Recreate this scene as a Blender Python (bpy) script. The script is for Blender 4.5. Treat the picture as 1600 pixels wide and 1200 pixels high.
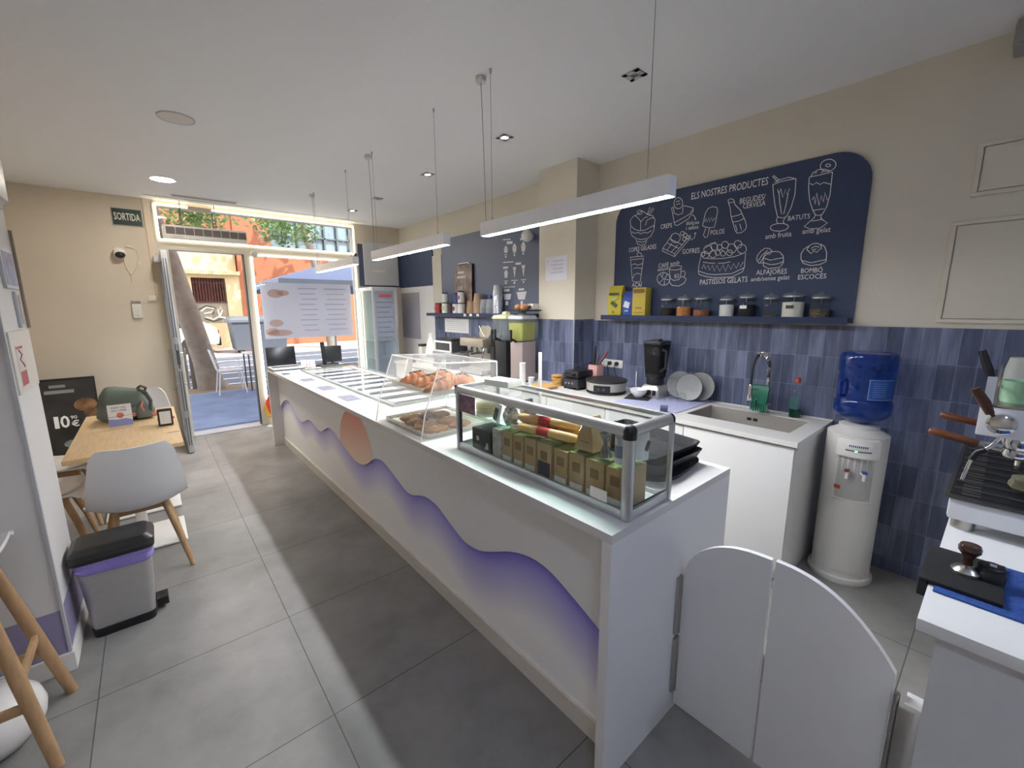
import bpy, bmesh, math, random
from mathutils import Vector, Matrix, Euler
random.seed(7)
SC = bpy.context.scene
for o in list(bpy.data.objects): bpy.data.objects.remove(o)
C = SC.collection
PI = math.pi
# ---------------- camera (world: +Y along the serving counter to the street, floor z=0, metres)
cd = bpy.data.cameras.new('camera'); cam = bpy.data.objects.new('camera', cd); C.objects.link(cam); SC.camera = cam
cd.sensor_width = 36; cd.lens = 36*659.85/1600; cd.shift_x = (800-790.66)/1600; cd.shift_y = (597.89-600)/1600
cd.clip_start = .02; cd.clip_end = 300
_y, _p, _r = 0.697984108, -0.175940753, -0.00726656
f = Vector((math.sin(_y)*math.cos(_p), math.cos(_y)*math.cos(_p), math.sin(_p)))
r = Vector((math.cos(_y), -math.sin(_y), 0)); u = r.cross(f)
r2 = r*math.cos(_r)+u*math.sin(_r); u2 = -r*math.sin(_r)+u*math.cos(_r)
m = Matrix((r2, u2, -f)).transposed().to_4x4(); m.translation = (-0.9956, -0.69535, 1.6136)
cam.matrix_world = m
# ---------------- sky, sun, exposure
SC.view_settings.view_transform = 'Standard'; SC.view_settings.look = 'None'; SC.view_settings.gamma = 1; SC.view_settings.use_curve_mapping = False
SC.view_settings.exposure = 0.93
SC.cycles.max_bounces = 10; SC.cycles.diffuse_bounces = 5; SC.cycles.glossy_bounces = 4; SC.cycles.transparent_max_bounces = 24; SC.cycles.transmission_bounces = 6
SC.cycles.sample_clamp_indirect = 6
SKY, SUN, PEND, LED, DOWN, REAR = 0.42, 4.2, 124.0, 6.0, 20.0, 84.0
w = bpy.data.worlds.new('sky'); SC.world = w; w.use_nodes = True
nt = w.node_tree; nt.nodes.clear()
sky = nt.nodes.new('ShaderNodeTexSky'); sky.sky_type = 'NISHITA'; sky.sun_disc = False; sky.sun_elevation = math.radians(52); sky.sun_rotation = math.radians(160)
bg = nt.nodes.new('ShaderNodeBackground'); bg.inputs[1].default_value = SKY
wo = nt.nodes.new('ShaderNodeOutputWorld'); hs = nt.nodes.new('ShaderNodeHueSaturation'); hs.inputs['Saturation'].default_value = .25; nt.links.new(sky.outputs[0], hs.inputs['Color']); nt.links.new(hs.outputs[0], bg.inputs[0]); nt.links.new(bg.outputs[0], wo.inputs[0])
sl = bpy.data.lights.new('sun', 'SUN'); sl.energy = SUN; sl.angle = math.radians(.6); sl.color = (1, .93, .82)
so = bpy.data.objects.new('sun', sl); C.objects.link(so)
so.rotation_euler = Vector((-.45, 1, -1.35)).to_track_quat('-Z', 'Y').to_euler()
# ---------------- materials
def lin(h):
    h = h.lstrip('#'); v = [int(h[i:i+2], 16)/255 for i in (0, 2, 4)]
    return tuple((c/12.92 if c <= .04045 else ((c+.055)/1.055)**2.4) for c in v)+(1,)
MC = {}
def mat(name):
    m = bpy.data.materials.new(name); m.use_nodes = True; n = m.node_tree
    return m, n, n.nodes['Principled BSDF']
def M(col, rough=.5, metal=0, noise=0, scale=8, bump=0, spec=.5, emit=0, stretch=None, coat=0):
    k = (col, rough, metal, noise, scale, bump, spec, emit, stretch, coat)
    if k in MC: return MC[k]
    m, n, b = mat('finish_'+col.strip('#')); c = lin(col)
    b.inputs['Base Color'].default_value = c; b.inputs['Roughness'].default_value = rough; b.inputs['Metallic'].default_value = metal
    b.inputs['Specular IOR Level'].default_value = spec; b.inputs['Coat Weight'].default_value = coat
    if emit: b.inputs['Emission Color'].default_value = c; b.inputs['Emission Strength'].default_value = emit
    if noise or bump:
        tc = n.nodes.new('ShaderNodeTexCoord'); mp = n.nodes.new('ShaderNodeMapping'); t = n.nodes.new('ShaderNodeTexNoise')
        if stretch: mp.inputs['Scale'].default_value = stretch
        t.inputs['Scale'].default_value = scale; t.inputs['Detail'].default_value = 5
        n.links.new(tc.outputs['Object'], mp.inputs[0]); n.links.new(mp.outputs[0], t.inputs['Vector'])
        if noise:
            rp = n.nodes.new('ShaderNodeValToRGB'); e = rp.color_ramp.elements
            e[0].position = .3; e[1].position = .7
            e[0].color = tuple(x*(1-noise) for x in c[:3])+(1,); e[1].color = tuple(min(1, x*(1+noise)) for x in c[:3])+(1,)
            n.links.new(t.outputs['Fac'], rp.inputs[0]); n.links.new(rp.outputs[0], b.inputs['Base Color'])
        if bump:
            bp = n.nodes.new('ShaderNodeBump'); bp.inputs['Strength'].default_value = bump; bp.inputs['Distance'].default_value = .01
            n.links.new(t.outputs['Fac'], bp.inputs['Height']); n.links.new(bp.outputs[0], b.inputs['Normal'])
    MC[k] = m; return m
def glass(tint=(.95, .98, .97), rough=.02, haze=0, ior=1.45, hazecol=(.9, .92, .95)):
    k = ('g', tint, rough, haze, ior, hazecol)
    if k in MC: return MC[k]
    m = bpy.data.materials.new('clear_glass'); m.use_nodes = True; n = m.node_tree; n.nodes.clear()
    out = n.nodes.new('ShaderNodeOutputMaterial'); tr = n.nodes.new('ShaderNodeBsdfTransparent'); gl = n.nodes.new('ShaderNodeBsdfGlossy'); fr = n.nodes.new('ShaderNodeFresnel'); mx = n.nodes.new('ShaderNodeMixShader')
    tr.inputs[0].default_value = tint+(1,); gl.inputs['Roughness'].default_value = rough; fr.inputs[0].default_value = ior
    ge = n.nodes.new('ShaderNodeNewGeometry'); iv = n.nodes.new('ShaderNodeMath'); iv.operation = 'SUBTRACT'; iv.inputs[0].default_value = 1; ml = n.nodes.new('ShaderNodeMath'); ml.operation = 'MULTIPLY'
    n.links.new(ge.outputs['Backfacing'], iv.inputs[1]); n.links.new(fr.outputs[0], ml.inputs[0]); n.links.new(iv.outputs[0], ml.inputs[1])   # a thin pane reflects once, at its outer face
    n.links.new(ml.outputs[0], mx.inputs[0]); n.links.new(tr.outputs[0], mx.inputs[1]); n.links.new(gl.outputs[0], mx.inputs[2])
    last = mx
    if haze:
        df = n.nodes.new('ShaderNodeBsdfDiffuse'); tl = n.nodes.new('ShaderNodeBsdfTranslucent'); a = n.nodes.new('ShaderNodeMixShader'); b = n.nodes.new('ShaderNodeMixShader')
        df.inputs[0].default_value = hazecol+(1,); tl.inputs[0].default_value = hazecol+(1,)
        n.links.new(df.outputs[0], a.inputs[1]); n.links.new(tl.outputs[0], a.inputs[2]); b.inputs[0].default_value = haze
        n.links.new(mx.outputs[0], b.inputs[1]); n.links.new(a.outputs[0], b.inputs[2]); last = b
    n.links.new(last.outputs[0], out.inputs[0]); MC[k] = m; return m
def lamp(col, s):
    k = ('e', col, s)
    if k in MC: return MC[k]
    m = bpy.data.materials.new('lamp_light'); m.use_nodes = True; n = m.node_tree; n.nodes.clear()
    o = n.nodes.new('ShaderNodeOutputMaterial'); e = n.nodes.new('ShaderNodeEmission'); e.inputs[0].default_value = lin(col); e.inputs[1].default_value = s
    n.links.new(e.outputs[0], o.inputs[0]); MC[k] = m; return m
def attr_mat(rough=.5):
    if 'attr' in MC: return MC['attr']
    m, n, b = mat('print_and_shade'); a = n.nodes.new('ShaderNodeVertexColor'); a.layer_name = 'Col'
    n.links.new(a.outputs[0], b.inputs['Base Color']); b.inputs['Roughness'].default_value = rough; MC['attr'] = m; return m
def grid_mat(name, ax, size, off, mort, c1, c2, cm, rough, noise=.25, nscale=3, bump=.15, stretch=(1, 1, 1), spec=.5):
    m, n, b = mat(name); tc = n.nodes.new('ShaderNodeTexCoord'); sx = n.nodes.new('ShaderNodeSeparateXYZ'); cx = n.nodes.new('ShaderNodeCombineXYZ')
    n.links.new(tc.outputs['Object'], sx.inputs[0]); n.links.new(sx.outputs[ax[0]], cx.inputs[0]); n.links.new(sx.outputs[ax[1]], cx.inputs[1])
    mp = n.nodes.new('ShaderNodeMapping'); mp.inputs['Location'].default_value = (-off[0], -off[1], 0); n.links.new(cx.outputs[0], mp.inputs[0])
    br = n.nodes.new('ShaderNodeTexBrick'); br.offset = 0; br.squash = 1; n.links.new(mp.outputs[0], br.inputs['Vector'])
    br.inputs['Scale'].default_value = 1; br.inputs['Brick Width'].default_value = size[0]; br.inputs['Row Height'].default_value = size[1]; br.inputs['Mortar Size'].default_value = mort; br.inputs['Mortar Smooth'].default_value = .1; br.inputs['Bias'].default_value = 0
    br.inputs['Color1'].default_value = lin(c1); br.inputs['Color2'].default_value = lin(c2); br.inputs['Mortar'].default_value = lin(cm)
    ms = n.nodes.new('ShaderNodeMapping'); ms.inputs['Scale'].default_value = stretch; n.links.new(tc.outputs['Object'], ms.inputs[0])
    t = n.nodes.new('ShaderNodeTexNoise'); t.inputs['Scale'].default_value = nscale; t.inputs['Detail'].default_value = 7; t.inputs['Roughness'].default_value = .62; n.links.new(ms.outputs[0], t.inputs['Vector'])
    mr = n.nodes.new('ShaderNodeMapRange'); mr.inputs[1].default_value = .3; mr.inputs[2].default_value = .7; mr.inputs[3].default_value = 1-noise; mr.inputs[4].default_value = 1+noise; n.links.new(t.outputs['Fac'], mr.inputs[0])
    mu = n.nodes.new('ShaderNodeMix'); mu.data_type = 'RGBA'; mu.blend_type = 'MULTIPLY'; mu.inputs[0].default_value = 1
    n.links.new(br.outputs['Color'], mu.inputs[6]); n.links.new(mr.outputs[0], mu.inputs[7]); n.links.new(mu.outputs[2], b.inputs['Base Color'])
    bp = n.nodes.new('ShaderNodeBump'); bp.inputs['Strength'].default_value = bump; bp.inputs['Distance'].default_value = .004; n.links.new(t.outputs['Fac'], bp.inputs['Height']); n.links.new(bp.outputs[0], b.inputs['Normal'])
    b.inputs['Roughness'].default_value = rough; b.inputs['Specular IOR Level'].default_value = spec
    return m
WHITE = M('#e4e3e2', .38); WHITE2 = M('#e9e6e0', .55); PLASTIC = M('#e8e6e3', .35); CREAM = M('#d6cab8', .8, noise=.03, scale=2); CREAM_R = M('#d0c8b8', .8, noise=.03, scale=2)
CEIL = M('#e6e6e6', .9); NAVY = M('#4d566f', .42, spec=.6); NAVYD = M('#2f3b58', .6); BLACK = M('#18181a', .45); BLACKM = M('#202022', .8); STEEL = M('#b9b6b0', .28, 1); STEELB = M('#bdbbb8', .45, .7, noise=.08, scale=20, stretch=(1, 30, 30)); CHROME = M('#d8d8d8', .1, 1)
ALU = M('#c6c8cb', .35, .85); GREY = M('#8b8d92', .6); LGREY = M('#bdbdc0', .5); DGREY = M('#45464a', .6); WOOD = M('#d3b488', .5, noise=.10, scale=5, stretch=(12, 1.2, 12)); OAK = M('#c49a66', .5, noise=.15, scale=6, stretch=(9, 9, 1)); WALNUT = M('#6a3a20', .4, noise=.3, scale=9, stretch=(8, 1, 8))
KRAFT = M('#b79a70', .8, noise=.06, scale=12); CHALK = M('#e6e4e2', .9); PAPER = M('#ece9e4', .8); RED = M('#b5322c', .5); GLASS = glass(); CLEAR = glass((.985, .985, .98)); JARG = glass((.93, .95, .95), ior=1.35)
# ---------------- mesh helpers
class MB:
    def __init__(s): s.bm = bmesh.new(); s.mi = 0
    def _f(s, vs):
        try:
            fc = s.bm.faces.new(vs); fc.material_index = s.mi; return fc
        except ValueError: return None
    def obox(s, c, sz, R=None, bev=0):
        hx, hy, hz = sz[0]/2, sz[1]/2, sz[2]/2; c = Vector(c); R = R or Matrix.Identity(3)
        v = [s.bm.verts.new(c+R@Vector((x*hx, y*hy, z*hz))) for z in (-1, 1) for y in (-1, 1) for x in (-1, 1)]
        fs = [s._f([v[i] for i in q]) for q in ((0, 2, 3, 1), (4, 5, 7, 6), (0, 1, 5, 4), (2, 6, 7, 3), (0, 4, 6, 2), (1, 3, 7, 5))]
        if bev:
            es = {e for fc in fs for e in fc.edges}
            bmesh.ops.bevel(s.bm, geom=list(es), offset=min(bev, min(hx, hy, hz)*.95), segments=2, profile=.6, affect='EDGES', material=s.mi)
        return s
    def box(s, x0, x1, y0, y1, z0, z1, bev=0): return s.obox(((x0+x1)/2, (y0+y1)/2, (z0+z1)/2), (abs(x1-x0), abs(y1-y0), abs(z1-z0)), None, bev)
    def loft(s, rings, cap=True, closed=True):
        R = [[s.bm.verts.new(Vector(p)) for p in rg] for rg in rings]; n = len(R[0])
        for a, b in zip(R, R[1:]):
            for i in range(n if closed else n-1):
                j = (i+1) % n; s._f((a[i], a[j], b[j], b[i]))
        if cap: s._f(R[0][::-1]); s._f(R[-1])
        return s
    def tube(s, pts, r, n=10, closed=False, cap=True):
        P = [Vector(p) for p in pts]; N = len(P); rr = r if isinstance(r, (list, tuple)) else [r]*N; rings = []; up = None
        for i in range(N):
            if closed: t = P[(i+1) % N]-P[i-1]
            else: t = P[min(i+1, N-1)]-P[max(i-1, 0)]
            t.normalize()
            if up is None: up = Vector((0, 0, 1)) if abs(t.z) < .9 else Vector((1, 0, 0))
            a = t.cross(up)
            if a.length < 1e-6: a = t.cross(Vector((0, 1, 0)))
            a.normalize(); b = a.cross(t); up = b
            rings.append([P[i]+(a*math.cos(q)+b*math.sin(q))*rr[i] for q in [2*PI*k/n+PI/n for k in range(n)]])
        if closed: rings.append(rings[0]); return s.loft(rings, cap=False)
        return s.loft(rings, cap)
    def rod(s, a, b, r0, r1=None, n=12): return s.tube([a, b], [r0, r0 if r1 is None else r1], n)
    def lathe(s, prof, c=(0, 0, 0), n=28, R=None, cap=True):
        c = Vector(c); R = R or Matrix.Identity(3)
        return s.loft([[c+R@Vector((q[0]*math.cos(2*PI*k/n), q[0]*math.sin(2*PI*k/n), q[1])) for k in range(n)] for q in prof], cap)
    def prism(s, poly, fn, d0, d1):
        a = [s.bm.verts.new(Vector(fn(p[0], p[1], d0))) for p in poly]; b = [s.bm.verts.new(Vector(fn(p[0], p[1], d1))) for p in poly]; n = len(poly)
        s._f(a[::-1]); s._f(b)
        for i in range(n): s._f((a[i], a[(i+1) % n], b[(i+1) % n], b[i]))
        return s
    def ell(s, c, rad, n=16, m=10, R=None, fn=None):
        c = Vector(c); R = R or Matrix.Identity(3); rings = []
        for j in range(m+1):
            ph = -PI/2+PI*j/m; ph = max(min(ph, PI/2-.02), -PI/2+.02)
            ring = []
            for k in range(n):
                th = 2*PI*k/n; p = Vector((math.cos(ph)*math.cos(th), math.cos(ph)*math.sin(th), math.sin(ph)))
                q = fn(p) if fn else 1
                ring.append(c+R@Vector((p.x*rad[0]*q, p.y*rad[1]*q, p.z*rad[2]*q)))
            rings.append(ring)
        return s.loft(rings)
    def shell(s, fn, nu, nv, th):
        P = [[Vector(fn(-1+2*i/nu, j/nv)) for i in range(nu+1)] for j in range(nv+1)]
        Nn = [[None]*(nu+1) for _ in range(nv+1)]
        for j in range(nv+1):
            for i in range(nu+1):
                du = P[j][min(i+1, nu)]-P[j][max(i-1, 0)]; dv = P[min(j+1, nv)][i]-P[max(j-1, 0)][i]
                q = du.cross(dv); Nn[j][i] = q.normalized() if q.length > 1e-9 else Vector((0, 0, 1))
        A = [[s.bm.verts.new(P[j][i]+Nn[j][i]*th/2) for i in range(nu+1)] for j in range(nv+1)]
        B = [[s.bm.verts.new(P[j][i]-Nn[j][i]*th/2) for i in range(nu+1)] for j in range(nv+1)]
        for j in range(nv):
            for i in range(nu):
                s._f((A[j][i], A[j][i+1], A[j+1][i+1], A[j+1][i])); s._f((B[j][i], B[j+1][i], B[j+1][i+1], B[j][i+1]))
        for i in range(nu):
            s._f((A[0][i], B[0][i], B[0][i+1], A[0][i+1])); s._f((A[nv][i], A[nv][i+1], B[nv][i+1], B[nv][i]))
        for j in range(nv):
            s._f((A[j][0], A[j+1][0], B[j+1][0], B[j][0])); s._f((A[j][nu], B[j][nu], B[j+1][nu], A[j+1][nu]))
        return s
    def text(s, body, fn, h=None, w=None, bold=0):
        """flat lettering: fn maps (x along the line, y up) in metres to a point; cap height h, line length w"""
        cu = bpy.data.curves.new('t', 'FONT'); cu.body = body; cu.size = 1; cu.resolution_u = 2; cu.offset = bold
        o = bpy.data.objects.new('t', cu); C.objects.link(o); dg = bpy.context.evaluated_depsgraph_get(); me = o.evaluated_get(dg).to_mesh()
        xs = [v.co.x for v in me.vertices]; x0, x1 = min(xs), max(xs); sy = (h or 1)/.69; sx = (w/(x1-x0)) if w else sy
        vs = [s.bm.verts.new(Vector(fn((v.co.x-x0)*sx, v.co.y*sy))) for v in me.vertices]
        for p in me.polygons: s._f([vs[i] for i in p.vertices])
        o.evaluated_get(dg).to_mesh_clear(); bpy.data.objects.remove(o); bpy.data.curves.remove(cu)
        return s
def obj(name, mb, mats, parent=None, smooth=40, world=True, origin=None):
    bm = mb.bm
    if smooth is not None: bmesh.ops.recalc_face_normals(bm, faces=bm.faces)
    me = bpy.data.meshes.new(name)
    off = None
    if parent is not None and world: off = parent.matrix_world.translation if False else Vector(WL.get(parent.name, (0, 0, 0)))
    elif origin is not None: off = Vector(origin)
    if off is not None and off.length > 0: bmesh.ops.translate(bm, verts=bm.verts, vec=-off)
    bm.to_mesh(me); bm.free()
    for m_ in (mats if isinstance(mats, (list, tuple)) else [mats]): me.materials.append(m_)
    if smooth:
        me.shade_smooth(); me.set_sharp_from_angle(angle=math.radians(smooth))
    o = bpy.data.objects.new(name, me); C.objects.link(o)
    if parent is not None:
        o.parent = parent
        WL[o.name] = WL.get(parent.name, (0, 0, 0)) if world else (0, 0, 0)
    elif origin is not None: o.location = origin; WL[o.name] = tuple(origin)
    return o
WL = {}
def tag(o, label, cat, group=None):
    o['label'] = label; o['category'] = cat
    if group: o['group'] = group
    return o
def thing(name, label, cat, loc=(0, 0, 0), group=None):
    o = bpy.data.objects.new(name, None); o.empty_display_size = .05; C.objects.link(o); o.location = loc; WL[o.name] = tuple(loc)
    return tag(o, label, cat, group)
def solo(name, mb, mats, label, cat, group=None, smooth=40):
    xs = [v.co for v in mb.bm.verts]; o_ = ((min(p.x for p in xs)+max(p.x for p in xs))/2, (min(p.y for p in xs)+max(p.y for p in xs))/2, min(p.z for p in xs))
    return tag(obj(name, mb, mats, None, smooth, origin=o_), label, cat, group)
def struct(name, mb, mats, parent=None, smooth=None):
    o = obj(name, mb, mats, parent, smooth)
    if parent is None: o['kind'] = 'structure'
    return o
def dup(root, loc, rotz=None, label=None, scale=None):
    q = root.copy(); C.objects.link(q); q.location = loc
    if rotz is not None: q.rotation_euler = (0, 0, rotz)
    if label: q['label'] = label
    if scale: q.scale = scale
    for ch in list(root.children):
        c = ch.copy(); C.objects.link(c); c.parent = q
        for g in list(ch.children):
            d = g.copy(); C.objects.link(d); d.parent = c
    return q
def rotz(a): return Matrix.Rotation(a, 3, 'Z')
def rotx(a): return Matrix.Rotation(a, 3, 'X')
def roty(a): return Matrix.Rotation(a, 3, 'Y')
def circ(cx, cy, rx, ry=None, n=24): return [(cx+rx*math.cos(2*PI*k/n), cy+(ry or rx)*math.sin(2*PI*k/n)) for k in range(n)]
def rrect(x0, x1, y0, y1, rad, n=6, corners=(1, 1, 1, 1)):
    pts = []
    for (cx, cy, a, on) in ((x1-rad, y1-rad, 0, corners[0]), (x0+rad, y1-rad, 90, corners[1]), (x0+rad, y0+rad, 180, corners[2]), (x1-rad, y0+rad, 270, corners[3])):
        if on: pts += [(cx+rad*math.cos(math.radians(a+90*k/n)), cy+rad*math.sin(math.radians(a+90*k/n))) for k in range(n+1)]
        else: pts.append((x1 if a in (0, 270) else x0, y1 if a in (0, 90) else y0))
    return pts
XY = lambda a, b, d: (a, b, d)
XZ = lambda a, b, d: (a, d, b)
YZ = lambda a, b, d: (d, a, b)
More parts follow.
